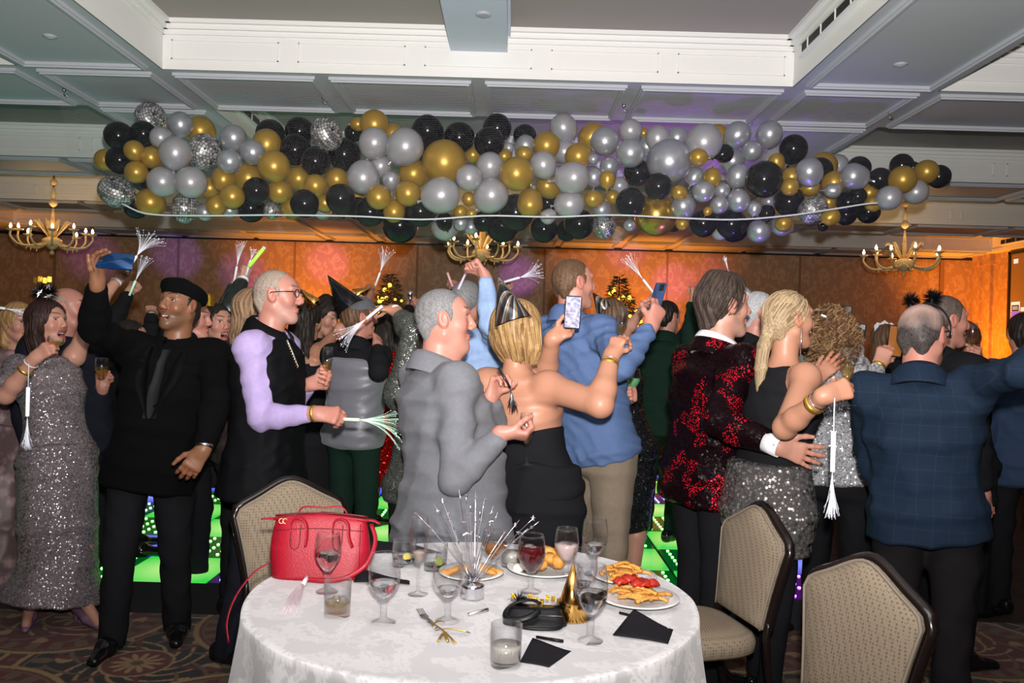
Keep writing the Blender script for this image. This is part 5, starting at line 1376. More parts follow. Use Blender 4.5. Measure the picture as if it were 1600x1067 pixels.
def head_ops(S, hd, female=False, mouth=0.0, nose=1.0, heavy=0.0, neck=None, neck_r=0.25, ears=True):
    """head blended from skull, jaw, brow, nose, lips, ears; hd = (centre, forward, up, right, head height)"""
    c, f, u, r, h = hd
    P = lambda a, b, q=0.0: c + (f * a + u * b + r * q) * h
    S.ell(P(-0.06, 0.115), (f, u, r), (0.405 * h, 0.385 * h, 0.325 * h), k=0.02)
    S.eseg(P(0.09, 0.10), P(0.135, -0.30), (0.27 * h, 0.265 * h), ((0.185 + 0.05 * heavy) * h, 0.185 * h), r, k=0.03)
    S.ball(P(0.265, -0.425), (0.078 if not female else 0.064) * h, k=0.03)
    for q in (-1, 1):
        S.cone(P(-0.03, -0.20, 0.21 * q), P(0.23, -0.42, 0.055 * q), (0.085 + 0.03 * heavy) * h, 0.06 * h, k=0.025)
        S.ball(P(0.22, -0.09, 0.165 * q), 0.085 * h, k=0.03)
        S.ball(P(0.405, 0.055, 0.128 * q), 0.075 * h, k=0.016, cut=True)
        S.cone(P(0.322, 0.088, 0.075 * q), P(0.295, 0.082, 0.185 * q), 0.017 * h, 0.014 * h, k=0.005)
        S.cone(P(0.318, 0.012, 0.08 * q), P(0.295, 0.018, 0.175 * q), 0.014 * h, 0.012 * h, k=0.006)
        S.cone(P(0.350, 0.145, 0.06 * q), P(0.305, 0.155, 0.19 * q), 0.034 * h, 0.028 * h, k=0.016)
        S.ball(P(0.385, -0.125, 0.052 * q), 0.036 * h * nose, k=0.008)
        if ears:
            S.ell(P(-0.045, 0.025, 0.322 * q), (_n(f + 0.25 * u), _n(u - 0.25 * f), r), (0.082 * h, 0.145 * h, 0.045 * h), k=0.006)
            S.ell(P(-0.020, 0.035, 0.368 * q), (f, u, r), (0.042 * h, 0.085 * h, 0.03 * h), k=0.006, cut=True)
    S.cone(P(0.335, 0.12), P(0.425 + 0.03 * (nose - 1), -0.09), 0.034 * h, 0.05 * h * nose, k=0.014)
    m = mouth
    if m > 0:
        S.ell(P(0.345, -0.275 - 0.035 * m), (f, u, r), (0.10 * h, (0.022 + 0.055 * m) * h, 0.095 * h), k=0.008, cut=True)
    S.cone(P(0.340, -0.232 + 0.012 * m, -0.085), P(0.340, -0.232 + 0.012 * m, 0.085), (0.016 if female else 0.011) * h, k=0.008); S.cone(P(0.358, -0.236 + 0.012 * m, -0.03), P(0.358, -0.236 + 0.012 * m, 0.03), (0.018 if female else 0.011) * h, k=0.012)
    S.cone(P(0.335, -0.285 - 0.085 * m, -0.075), P(0.335, -0.285 - 0.085 * m, 0.075), (0.017 if female else 0.012) * h, k=0.008); S.cone(P(0.348, -0.288 - 0.085 * m, -0.03), P(0.348, -0.288 - 0.085 * m, 0.03), (0.019 if female else 0.012) * h, k=0.012)
    if neck is not None:
        S.eseg(P(-0.09, -0.12), neck, (neck_r * h, neck_r * 1.0 * h), (neck_r * 1.12 * h, neck_r * 1.05 * h), r, k=0.03)
        if heavy > 0.3: S.cone(P(0.10, -0.42), (P(0, -0.35) + neck) / 2 + f * 0.03, 0.16 * h, 0.18 * h, k=0.04)
def head_paint(v, hd, tone, female=False, lips=None, brow=(0.05, 0.03, 0.02), stubble=None, mouth=0.0):
    c, f, u, r, h = hd
    q = (v - c) / h; a, b, s = q @ f, q @ u, np.abs(q @ r)
    col = np.tile(np.array(tone), (len(v), 1))
    def blend(mask, cc): 
        nonlocal col
        mask = np.clip(mask, 0, 1)[:, None]; col = col * (1 - mask) + np.array(cc) * mask
    inh = (b < 0.6) & (b > -0.6) & (np.hypot(a, s) < 0.7)
    blend(inh * 0.55 * np.exp(-((a - 0.27) ** 2 / 0.02 + (b + 0.10) ** 2 / 0.012 + (s - 0.17) ** 2 / 0.006)), np.array(tone) * (1.08, 0.74, 0.74))
    blend(inh * 0.5 * np.exp(-((a - 0.45) ** 2 / 0.006 + (b + 0.08) ** 2 / 0.004 + s ** 2 / 0.004)), np.array(tone) * (1.08, 0.75, 0.72))
    blend(inh * 0.5 * ((s > 0.32)), np.array(tone) * (1.05, 0.72, 0.70))
    if stubble is not None:
        k = inh * np.clip((a + 0.02) / 0.08, 0, 1) * np.clip((-0.12 - b - 0.25 * np.maximum(0, 0.20 - s)) / 0.07, 0, 1) * (s < 0.34) * np.clip((b + 0.55) / 0.08, 0, 1)
        blend(k * stubble[3], stubble[:3])
    lc = np.array(tone) * ((0.92, 0.66, 0.66) if not female else (0.9, 0.48, 0.5)) if lips is None else np.array(lips)
    lip = inh * (a > 0.312) * (s < 0.105) * np.clip((0.030 + 0.5 * 0.0 - np.abs(b + 0.235 - 0.012 * mouth)) / 0.01, 0, 1); blend(lip, lc)
    lip = inh * (a > 0.312) * (s < 0.095) * np.clip((0.034 - np.abs(b + 0.287 + 0.085 * mouth)) / 0.01, 0, 1); blend(lip, lc)
    if mouth > 0:
        blend(inh * (a < 0.335) * (a > 0.15) * (s < 0.095) * (np.abs(b + 0.275 + 0.035 * mouth) < 0.01 + 0.05 * mouth), (0.05, 0.012, 0.012))
        blend(inh * (a < 0.345) * (a > 0.15) * (s < 0.075) * (np.abs(b + 0.258 + 0.0 * mouth) < 0.012), (0.7, 0.66, 0.6))
    if brow is not None:
        arch = 0.168 + 0.03 * np.sin(np.clip((s - 0.05) / 0.16, 0, 1) * PI * 0.7)
        blend(inh * (a > 0.22) * (s > 0.045) * (s < 0.205) * np.clip((0.020 - np.abs(b - arch)) / 0.008, 0, 1) * 0.85, brow)
        blend(inh * (a > 0.24) * (s > 0.07) * (s < 0.19) * np.clip((0.010 - np.abs(b - 0.086)) / 0.006, 0, 1) * (0.85 if female else 0.5), (0.03, 0.02, 0.02))
    return col
def eyes(hd, parent, iris=(0.10, 0.06, 0.03), look=None):
    c, f, u, r, h = hd
    for q in (-1, 1):
        ce = c + (f * 0.276 + u * 0.052 + r * 0.128 * q) * h
        b = MB().ball((0, 0, 0), 0.058 * h, 16); v = np.concatenate(b.v); d = v / (0.058 * h)
        lk = _n(f + r * 0.12 * q if look is None else look); t = d @ lk
        col = np.tile(np.array((0.72, 0.70, 0.68)), (len(v), 1)); col[t > 0.80] = iris; col[t > 0.93] = (0.005, 0.005, 0.005)
        mesh_obj('eye', v + ce, b.f, M_eye, parent, col=col)
SKEL_WARN = []
UP = np.array((0, 0, 1.0))
def yawv(deg, pitch=0.0):
    a, p = math.radians(deg), math.radians(pitch); return np.array((math.cos(a) * math.cos(p), math.sin(a) * math.cos(p), math.sin(p)))
ST_M = [(-0.27, .190, .140, .0), (0.0, .172, .128, .0), (0.30, .158, .120, .01), (0.60, .178, .128, .008), (0.82, .176, .116, .0), (0.93, .130, .082, -.005)]
ST_F = [(-0.27, .190, .145, -.012), (0.0, .178, .130, -.005), (0.33, .132, .100, .0), (0.64, .150, .122, .018), (0.82, .142, .098, .005), (0.93, .100, .068, .0)]

def person(label, head, hip, Y, yaw, hh=0.235, floor=0.0, sex='m', w=1.0, belly=0.0, sh=None, tone='fair', hair=None, face=None, aL=None, aR=None,
           feet=((0.03, -0.10), (-0.03, 0.10)), top=None, bottom=None, shoes=None, arm=1.0, group=None, res=1.0, bare=False, legs=True, Yh=None, coarse=False, hipz=None, bust=1.0):
    """head=(px, py, yaw, pitch, tilt) of the head centre; hip=px of the hips; Y depth; yaw where the chest faces (0 right of picture, 90 away)"""
    F = sex == 'f'; tone_c = TONES.get(tone, tone) if isinstance(tone, str) else tone
    face = face or {}
    hx, hy, hyaw, hpit = head[:4]; tilt = head[4] if len(head) > 4 else 0.0
    hc = W(hx, hy, Yh or Y); f = yawv(hyaw, hpit); r = _n(np.cross(f, UP)); u = np.cross(r, f)
    if tilt:
        a = math.radians(tilt); r, u = r * math.cos(a) + u * math.sin(a), u * math.cos(a) - r * math.sin(a)
    hd = (hc, f, u, r, hh)
    H = (hc[2] + 0.5 * hh - floor) / 1.0
    k = H / 1.75; kw = k * w
    Fb = yawv(yaw); Rb = np.cross(Fb, UP); Fs = yawv(yaw if sh is None else sh); Rs = np.cross(Fs, UP)
    c7 = hc - u * hh * 0.74 - f * hh * 0.08 - Fs * 0.03
    hz = floor + (0.515 * H if hipz is None else hipz)
    hp = np.array((W(hip, 533, Y)[0], Y, hz))
    sp = c7 - hp; L = np.linalg.norm(sp)
    sw = (0.150 if F else 0.178) * kw ** 1.0
    s0 = hp + sp * 0.90
    sho = {'L': s0 - Rs * sw, 'R': s0 + Rs * sw}
    lu, lf = 0.172 * H, 0.150 * H; hl = (0.100 if F else 0.107) * H
    arms = {}
    for sd, A in (('L', aL), ('R', aR)):
        S0 = sho[sd]; sg = -1 if sd == 'L' else 1
        if A is None: A = {}
        A = dict(A)
        lift = A.get('lift', 0.0)
        if lift: S0 = S0 + UP * lift - Rs * sg * lift * 0.3; 
        if 'e' in A: E = ray_at(A['e'][0], A['e'][1], S0, lu * A.get('lu', 1.0), A['e'][2])
        else: E = S0 + _n(-UP + Rs * sg * 0.13 - Fs * 0.05) * lu
        if 'w' in A: Wp = ray_at(A['w'][0], A['w'][1], E, lf * A.get('lf', 1.0), A['w'][2])
        else: Wp = E + _n(-UP + Fs * 0.25) * lf
        fd = _n(Wp - E)
        hdv = np.asarray(A['d'], float) if 'd' in A else fd
        pl = np.asarray(A['palm'], float) if 'palm' in A else (-Rs * sg if 'e' not in A else UP * -0.3 + Fs * 0.2 - Rs * sg)
        pose = A.get('pose', 'relaxed')
        d = _n(hdv); n = _n(pl - d * pl.dot(d)); s = np.cross(d, n)
        tsd = A.get('thumb')                                     # direction the thumb side points to
        side = 1.0
        if tsd is not None: side = 1.0 if s.dot(np.asarray(tsd, float)) > 0 else -1.0
        else: side = 1.0 if s.dot(Fs + UP * 0.4) > 0 else -1.0
        grip = Wp + d * hl * 0.50 + n * hl * 0.16
        arms[sd] = dict(S=S0, E=E, W=Wp, d=d, n=n, s=s * side, side=side, pose=pose, grip=grip, A=A, sg=sg)
    o = thing('person', label, 'person', (hp[0], hp[1], floor), group)
    # ---- naked body
    st = ST_F if F else ST_M
    def station(s, a, b, fw, th=0.0, kk=1.0):
        bl = belly * math.exp(-((s - 0.22) / 0.28) ** 2)
        bu = bust if (F and 0.5 < s < 0.75) else 1.0
        return hp + sp * s + (Fb * (1 - s) + Fs * s) * (fw * k + bl * 0.5), (a * kw * kk + th, b * kw * kk * bu + bl * 0.5 + th), _n(Rb * (1 - s) + Rs * s)
    def torso(S, th=0.0, s_lo=-9, s_hi=9, kk=1.0, n=2.3, k_=0.03):
        q = [station(*x, th=th, kk=kk) for x in st if s_lo <= x[0] <= s_hi]
        for A_, B_ in zip(q[:-1], q[1:]): S.eseg(A_[0], B_[0], A_[1], B_[1], (A_[2] + B_[2]) / 2, k=k_, n=n, cap=0.03)
    ar = (0.042 if F else 0.049) * k * arm * (1 if not F else w ** 0.5)
    def arm_ops(S, a, th=0.0, to=1.0, frm=0.0, k_=0.025):
        r0, r1, r2, r3 = ar + th, ar * 0.84 + th, ar * 0.80 + th, ar * 0.55 + th * 0.9
        if frm < 0.5:
            S.cone(a['S'], a['E'], r0, r1, k=k_ * 1.6)
            S.ball(a['S'] - Rs * a['sg'] * 0.01, r0 * 1.12, k=k_ * 1.6)
        if to > 0.5:
            e = a['E'] + (a['W'] - a['E']) * (2 * to - 1); m = a['E'] + (a['W'] - a['E']) * 0.3
            rr = lambda t: r2 + (r3 - r2) * t
            if to >= 0.65: S.cone(a['E'], m, r1, r2 * 1.03, k=k_); S.cone(m, e, r2 * 1.03, rr(2 * to - 1), k=k_)
            else: S.cone(a['E'], e, r1, rr(2 * to - 1), k=k_)
    rh = 0.0039 * res; parts = []
    H1 = SDF(); head_ops(H1, hd, F, face.get('mouth', 0), face.get('nose', 1.0), face.get('heavy', 0), c7 - UP * 0.02, 0.215 if F else 0.25)
    if bare: torso(H1, 0.0, s_lo=0.5)
    lo, hi = H1.bounds(); lo2, hi2 = hc - hh * np.array((.66, .66, 1.0)), hc + hh * np.array((.66, .66, .6)); lo2[2] = min(lo2[2], c7[2] - 0.05)
    if not bare: lo2 = np.minimum(lo2, c7 - 0.09); hi2 = np.maximum(hi2, c7 + 0.05)
    v, fc = H1.mesh(rh, np.maximum(lo, lo2), np.minimum(hi, hi2)); col = [head_paint(v, hd, tone_c, F, face.get('lips'), face.get('brow', (0.05, 0.03, 0.02)), face.get('stubble'), face.get('mouth', 0))]; parts.append((v, fc))
    B1 = SDF()
    if bare:
        torso(B1); 
        for a in arms.values(): arm_ops(B1, a)
        B1.eseg(hc - u * hh * 0.3 - f * 0.09 * hh, c7 - UP * 0.02, (0.225 * hh, 0.225 * hh), (0.25 * hh, 0.24 * hh), r, k=0.05)
        for q in bare if isinstance(bare, list) else []: q(B1, locals())
        lo, hi = B1.bounds(); lo[2] = hp[2]; v, fc = B1.mesh(0.0075 * res, lo, hi)
    else:
        torso(B1, kk=0.82, s_lo=0.02)
        for a in arms.values(): arm_ops(B1, a, th=-0.008, to=0.8)
        if legs:
            for sg in (-1, 1): B1.cone(hp + Rb * sg * 0.085 * kw - UP * 0.02, hp + Rb * sg * 0.1 * kw - UP * 0.2 * hz, 0.05 * kw, 0.03 * kw)
        v, fc = B1.mesh(0.022)
    parts.append((v, fc)); col.append(np.tile(tone_c, (len(v), 1)))
    for sd, a in arms.items():
        if a['A'].get('hand', True):
            Hs = SDF(); add_hand(Hs, a['W'], a['d'], a['n'], a['side'], hl, a['pose'], a['A'].get('spread', 0.0))
            sl = a['A'].get('sleeve', 'long')
            if sl == 'long': arm_ops(Hs, a, frm=0.8, to=1.0); lo, hi = Hs.bounds(); m_ = (a['E'] + a['W'] * 2) / 3; ext = hl * 1.05; lo, hi = np.maximum(lo, a['W'] - ext), np.minimum(hi, a['W'] + ext)
            else: arm_ops(Hs, a); lo, hi = Hs.bounds()
            rr_ = (0.0038 if hl * 900 / Y > 28 else 0.0052) * res
            if sl != 'long' and not bare: v, fc = Hs.mesh(rr_ * 1.25, lo, hi)
            elif sl != 'long' and bare: v, fc = Hs.mesh(rr_, np.maximum(lo, a['W'] - hl * 1.05), np.minimum(hi, a['W'] + hl * 1.05))
            else: v, fc = Hs.mesh(rr_, lo, hi)
            t = np.clip(np.linalg.norm(v - (a['W'] + a['d'] * hl * 0.8), axis=1) / (hl * 0.6), 0, 1)[:, None]
            parts.append((v, fc)); col.append(np.array(tone_c) * (t + (1 - t) * np.array((1.04, 0.84, 0.80))))
    # bare legs
    legp = {}
    for sg, ft, nm in ((-1, feet[0], 'L'), (1, feet[1], 'R')):
        hj = hp + Rb * sg * 0.088 * kw - UP * 0.03 * k
        hl_ = 0.06 if (shoes or {}).get('heel') else 0.0
        an = np.array((hp[0], hp[1], floor)) + Fb * ft[0] + Rb * ft[1] + UP * (0.085 + hl_)
        fd_ = _n(Fb + Rb * sg * 0.25 + (Fb * 0)) if len(ft) < 3 else yawv(ft[2])
        kn = hj + (an - hj) * 0.48 + fd_ * 0.025
        legp[nm] = (hj, kn, an, fd_)
    barel = bottom is not None and bottom.get('bare_leg')
    if barel and legs:
        for hj, kn, an, fd_ in legp.values():
            S = SDF().cone(hj, kn, 0.075 * k, 0.052 * k).cone(kn, kn + (an - kn) * 0.3, 0.050 * k, 0.054 * k).cone(kn + (an - kn) * 0.3, an, 0.054 * k, 0.033 * k).cone(an, an + fd_ * 0.14 - UP * (0.045 + hl_), 0.032, 0.022)
            v, fc = S.mesh(0.009); parts.append((v, fc)); col.append(np.tile(tone_c, (len(v), 1)))
    v, fc = join(parts)
    mesh_obj('body', v, fc, M_skin, o, col=np.concatenate(col))
    if not coarse and face.get('eyes', True): eyes(hd, o, face.get('iris', (0.10, 0.07, 0.05)), face.get('look'))
    info = dict(o=o, hd=hd, arms=arms, hp=hp, c7=c7, sp=sp, Fb=Fb, Rb=Rb, Fs=Fs, Rs=Rs, k=k, kw=kw, hl=hl, floor=floor, H=H)
    # ---- trousers, skirt
    if bottom is not None and legs:
        kd = bottom.get('kind', 'trousers'); m = bottom['mat']; S = SDF(); rc = 0.012 * res
        if kd == 'trousers':
            lw = bottom.get('w', 1.0)
            for hj, kn, an, fd_ in legp.values():
                S.cone(hj, kn, 0.090 * kw * lw, 0.070 * k * lw, k=0.03); S.cone(kn, an - UP * 0.03, 0.070 * k * lw, 0.060 * k * lw, k=0.02)
            q = [station(*x, th=0.004) for x in st if x[0] <= 0.34]
            hp2 = hp - sp * 0.02
            S.eseg(hp - UP * 0.07 * k, hp, (q[1][1][0] * 0.92, q[1][1][1] * 0.90), (q[1][1][0] * 0.95, q[1][1][1] * 0.93), Rb, k=0.04, n=2.3, cap=0.05); S.eseg(hp - UP * 0.02 * k, q[2][0], (q[1][1][0] * 0.95, q[1][1][1] * 0.93), (q[2][1][0] * 0.94, q[2][1][1] * 0.93), Rb, k=0.04, n=2.3, cap=0.04)
            S.plane((0, 0, floor + 0.03), (0, 0, -1)); S.noise = wrinkles(int(hx * 7) % 997, 0.007, 0.13, 1.0)
            v, fc = S.mesh(rc); info['bottom'] = mesh_obj('trousers', v, fc, m, o)
        else:
            pts = bottom['pts']                                  # (height above floor, half width, half depth, forward, right)
            for A_, B_ in zip(pts[:-1], pts[1:]):
                ca = np.array((hp[0], hp[1], floor + A_[0])) + Fb * A_[3] + Rb * (A_[4] if len(A_) > 4 else 0); cb = np.array((hp[0], hp[1], floor + B_[0])) + Fb * B_[3] + Rb * (B_[4] if len(B_) > 4 else 0)
                S.eseg(ca, cb, A_[1:3], B_[1:3], Rb, k=0.03, cap=0.02)
            S.noise = wrinkles(int(hx * 3) % 991, bottom.get('fold', 0.006), 0.16, 0.25)
            v, fc = S.mesh(rc); info['bottom'] = mesh_obj(bottom.get('name', 'skirt'), v, fc, m, o)
    if shoes is not None and legs:
        for hj, kn, an, fd_ in legp.values():
            S = SDF(); side = np.cross(fd_, UP); he = 0.06 if shoes.get('heel') else 0.0; z0 = floor
            g = lambda a_, z_: np.array((an[0], an[1], z0 + z_)) + fd_ * a_
            if he:
                S.eseg(g(-0.045, he + 0.03), g(0.06, 0.055), (0.03, 0.028), (0.036, 0.026), side, k=0.015); S.eseg(g(0.06, 0.05), g(0.165, 0.02), (0.037, 0.024), (0.018, 0.014), side, k=0.015)
                S.cone(g(-0.045, he), g(-0.048, 0.008), 0.016, 0.007, k=0.01); S.ell(g(0.03, he + 0.07), (fd_, side, UP), (0.055, 0.026, 0.04), k=0.01, cut=True)
            else:
                S.eseg(g(-0.065, 0.045), g(0.06, 0.048), (0.037, 0.046), (0.044, 0.045), side, k=0.02, n=2.4); S.eseg(g(0.06, 0.04), g(0.19, 0.026), (0.045, 0.036), (0.030, 0.022), side, k=0.03)
                S.cone(g(0.0, 0.05), g(0.0, 0.10), 0.045, 0.042)
            S.plane((0, 0, z0 + 0.003), (0, 0, -1))
            v, fc = S.mesh(0.007); mesh_obj('shoe', v, fc, shoes['mat'], o)
    # ---- top garment
    def collar_mesh(m, sc, th):
        nk = _n(hc - f * 0.09 * hh - u * 0.12 * hh - c7); fx = _n(Fs - nk * Fs.dot(nk)); rx = np.cross(fx, nk); nr = (0.215 if F else 0.25) * hh * 1.1
        n = 30; V = []
        for t in np.linspace(-PI / 2 - PI + 0.30, PI / 2 - 0.30, n):
            d_ = rx * math.cos(t) + fx * math.sin(t) * 1.02; fr = 0.5 + 0.5 * math.sin(t)
            zt = 0.060 * (0.55 + 0.45 * sc) * (1 - fr) + (0.012 * sc) * fr; zb = -0.012 * (1 - fr) - 0.065 * fr
            for rr0, zz in ((nr - 0.004, zb - 0.01), (nr + 0.003 + 0.3 * th, zt), (nr + 0.010 + 0.4 * th, zt - 0.001), (nr + 0.020 + th * 0.8, zt - 0.022), (nr + 0.030 + th * 1.1, zb - 0.012)):
                V.append(c7 + d_ * rr0 + nk * (zz + 0.012))
        fs = [(i * 5 + j, i * 5 + (j + 1) % 5, (i + 1) * 5 + (j + 1) % 5, (i + 1) * 5 + j) for i in range(n - 1) for j in range(5)] + [(0, 4, 3, 2, 1), tuple((n - 1) * 5 + j for j in range(5))]
        mesh_obj('collar', V, fs, m, o, auto=60)
    def garment(name, m, th, s_lo, sleeve, noise=0.0045, collar=False, sleeves=('L', 'R'), hem=None, flare=0.0, rc=0.009, neck_cut=None, s_hi=9, arm_th=None, lam=0.085, extra=None, k_=0.03):
        S = SDF(); q = [station(*x, th=th + (flare + (0.022 if th > 0.012 else 0.0) if x[0] < -0.1 else 0.006 if x[0] < 0.1 else 0)) for x in st if s_lo <= x[0] <= s_hi]
        if s_lo > -0.27 and all(abs(x[0] - s_lo) > 0.02 for x in st):
            lo_s = s_lo; sA = np.array([x[0] for x in st]); 
            iv = [np.interp(lo_s, sA, [x[i] for x in st]) for i in (1, 2, 3)]; q = [station(lo_s, *iv, th=th)] + q
        if s_hi < 0.9 and all(abs(x[0] - s_hi) > 0.03 for x in st):
            sA = np.array([x[0] for x in st]); q.append(station(s_hi, *[np.interp(s_hi, sA, [x[i] for x in st]) for i in (1, 2, 3)], th=th))
        if s_lo < -0.3: q = [station(s_lo, st[0][1], st[0][2], st[0][3], th=th + flare * 1.6 + 0.03)] + q
        for A_, B_ in zip(q[:-1], q[1:]): S.eseg(A_[0], B_[0], A_[1], B_[1], (A_[2] + B_[2]) / 2, k=k_, n=2.3, cap=0.035)
        at = th if arm_th is None else arm_th
        for sd in sleeves:
            a = arms[sd]; sl = a['A'].get('sleeve', 'long')
            to = {'long': 0.915, 'short': 0.36, '3q': 0.78, 'roll': 0.72}.get(sl, 0)
            if sleeve and to: 
                if to < 0.5:
                    S.cone(a['S'], a['S'] + (a['E'] - a['S']) * to * 2, ar + at + 0.012, ar + at + 0.018, k=0.04)
                else: arm_ops(S, a, th=at, to=to)
        if s_hi > 1 and sleeve: tz = 0.035 if collar else 0.045; S.cone(sho['L'] + UP * 0.01, c7 - UP * tz, 0.046 * k + th, 0.050 * k + th, k=0.05); S.cone(sho['R'] + UP * 0.01, c7 - UP * tz, 0.046 * k + th, 0.050 * k + th, k=0.05)
        if collar: collar_mesh(m, collar, th)
        if extra: extra(S)
        S.noise = wrinkles(int(hx * 5 + hy) % 983, noise, lam, 1.3) if noise else None
        v, fc = S.mesh(rc * res); g = mesh_obj(name, v, fc, m, o); info[name] = S; return S
    info['garment'] = garment; info['station'] = station; info['ar'] = ar; info['legp'] = legp
    if top is not None:
        for t in (top if isinstance(top, list) else [top]):
            t = dict(t); garment(t.pop('name'), t.pop('mat'), **t)
    # ---- hair
    if hair is not None: make_hair(o, hd, info=info, **hair)
    return info

def stripes(hd, amp=0.004, n=46, seed=0):
    c, f, u, r, h = hd; R_ = np.random.RandomState(seed); w = R_.randn(4) * 3
    def fn(X, Y, Z):
        a = ((X - c[0]) * f[0] + (Y - c[1]) * f[1] + (Z - c[2]) * f[2]) / h; b = ((X - c[0]) * u[0] + (Y - c[1]) * u[1] + (Z - c[2]) * u[2]) / h; s = ((X - c[0]) * r[0] + (Y - c[1]) * r[1] + (Z - c[2]) * r[2]) / h
        ph = np.arctan2(s, -a + 0.05) * n / 6.28 * 2
        return (amp * (np.sin(ph + 1.5 * np.sin(b * 9 + w[0]) + w[1]) * 0.6 + 0.4 * np.sin(ph * 2.3 + 2 * np.sin(b * 6 + w[2]) + w[3]))).astype(np.float32)
    return fn
def hair_col(v, hd, c1, c2, seed=0, fine=60.0, soft=False):
    c, f, u, r, h = hd; q = (v - c) / h; a, b, s = q @ f, q @ u, q @ r; rng = np.random.RandomState(seed)
    ph = np.arctan2(s, -a + 0.05)
    t = 0.5 + 0.28 * np.sin(ph * fine * 0.5 + 2 * np.sin(b * 7)) + 0.22 * np.sin(ph * fine * 1.3 + 3 * np.sin(b * 5 + 1)) + 0.12 * rng.randn(len(v))
    if soft: t = 0.5 + 0.35 * np.sin(a * 60 + 5 * np.sin(s * 40)) * np.sin(b * 70 + 4 * np.sin(a * 50)) + 0.10 * rng.randn(len(v))
    t = np.clip(t, 0, 1)[:, None]; return np.array(c1) * (1 - t) + np.array(c2) * t
def make_hair(o, hd, style='short', c1=(0.02, 0.015, 0.01), c2=(0.06, 0.04, 0.025), grow=0.025, locks=None, info=None, res=0.0045, front=1.0, amp=0.0035, strands=0, grey=None, n=46, nape=0.0, extra=None, comb=0, comb_to=(-0.5, -0.25)):
    c, f, u, r, h = hd; P = lambda a, b, q=0.0: c + (f * a + u * b + r * q) * h
    S = SDF(); g = grow
    S.ell(P(-0.075, 0.115 + g * 0.6), (f, u, r), ((0.405 + g) * h, (0.385 + g) * h, (0.33 + g) * h), k=0.01)
    if style in ('short', 'buzz', 'ring', 'swept'):
        if nape > -1: S.cone(P(-0.30, -0.08, -0.13), P(-0.26, -0.26 + nape, -0.10), 0.14 * h, 0.10 * h, k=0.02); S.cone(P(-0.30, -0.08, 0.13), P(-0.26, -0.26 + nape, 0.10), 0.14 * h, 0.10 * h, k=0.02)
        for q in (-1, 1): S.cone(P(0.06, 0.12, 0.30 * q), P(0.045, -0.04, 0.318 * q), 0.05 * h, 0.028 * h, k=0.01)
        S.ell(P(0.44, -0.04), (f, u, r), (0.335 * h * front, 0.40 * h, 0.7 * h), k=0.012, cut=True)
        S.ell(P(0.06, -0.55), (f, u, r), (0.33 * h, 0.56 * h, 0.7 * h), k=0.012, cut=True)
        for q in (-1, 1): S.ell(P(-0.02, 0.00, 0.36 * q), (f, u, r), (0.09 * h, 0.15 * h, 0.12 * h), k=0.008, cut=True)
        if style == 'ring':
            S.ell(P(-0.02, 0.52), (f, u, r), (0.40 * h, 0.30 * h, 0.34 * h), k=0.02, cut=True)
        if style == 'swept':
            S.cone(P(0.22, 0.42, 0.0), P(-0.2, 0.50, 0.0), 0.10 * h, 0.12 * h, k=0.05); S.cone(P(-0.38, 0.1, 0), P(-0.36, -0.28, 0), 0.13 * h, 0.13 * h, k=0.04)
    else:
        S.ell(P(0.46, -0.10), (f, u, r), (0.36 * h * front, 0.50 * h, 0.285 * h), k=0.02, cut=True)
        S.ell(P(0.40, -0.34), (f, u, r), (0.36 * h, 0.50 * h, 0.6 * h), k=0.02, cut=True) if style != 'bob' else None
        S.plane(P(0, -0.30), -u, k=0.01) if not locks else None
    ex = []
    for lk in (locks or []):
        pts = [(c + (f * q[0] + u * q[1] + r * q[2]) * h if len(q) == 5 else np.asarray(q[0], float)) for q in lk]
        wd = [(q[-2] * h, q[-1] * h) for q in lk]
        for i in range(len(pts) - 1): S.eseg(pts[i], pts[i + 1], wd[i], wd[i + 1], r, k=0.025)
        ex.append((np.array(pts), np.array(wd)))
    if extra: extra(S, P)
    S.noise = stripes(hd, amp, n, int(abs(c[0]) * 100))
    v, fc = S.mesh(res); col = hair_col(v, hd, c1, c2, int(abs(c[0]) * 977) % 1000, soft=style in ('buzz', 'ring') or (style == 'short' and amp < 0.0025))
    if strands and ex:
        rr = np.random.RandomState(5); mb = MB(); shade = []
        for k in range(strands):
            pts, wd = ex[rr.randint(len(ex))]; th = rr.rand() * 6.28; q = 0.86 + 0.22 * rr.rand(); m = len(pts)
            vv = np.cross(r, _n(pts[-1] - pts[0])); cc = np.array([pts[i] + (r * math.cos(th) * wd[i][0] + vv * math.sin(th) * wd[i][1]) * (q + 0.03 * math.sin(i * 2 + k)) for i in range(m)])
            end = cc[-1] + _n(cc[-1] - cc[-2]) * rr.uniform(-0.01, 0.03); cc = np.vstack([cc, end])
            mb.tube(spline(cc, 4 * m), np.linspace(0.0030, 0.0010, 4 * m), 4); shade.append(np.full(16 * m, rr.rand()))
        sv = np.concatenate(mb.v); sc = np.concatenate(shade)[:, None]
        n0 = len(v); tri = np.array([q for q in mb.f if len(q) == 4]); v = np.vstack([v, sv]); fc = np.vstack([fc, tri + n0]); col = np.vstack([col, np.array(c1) * (1 - sc) + np.array(c2) * sc])
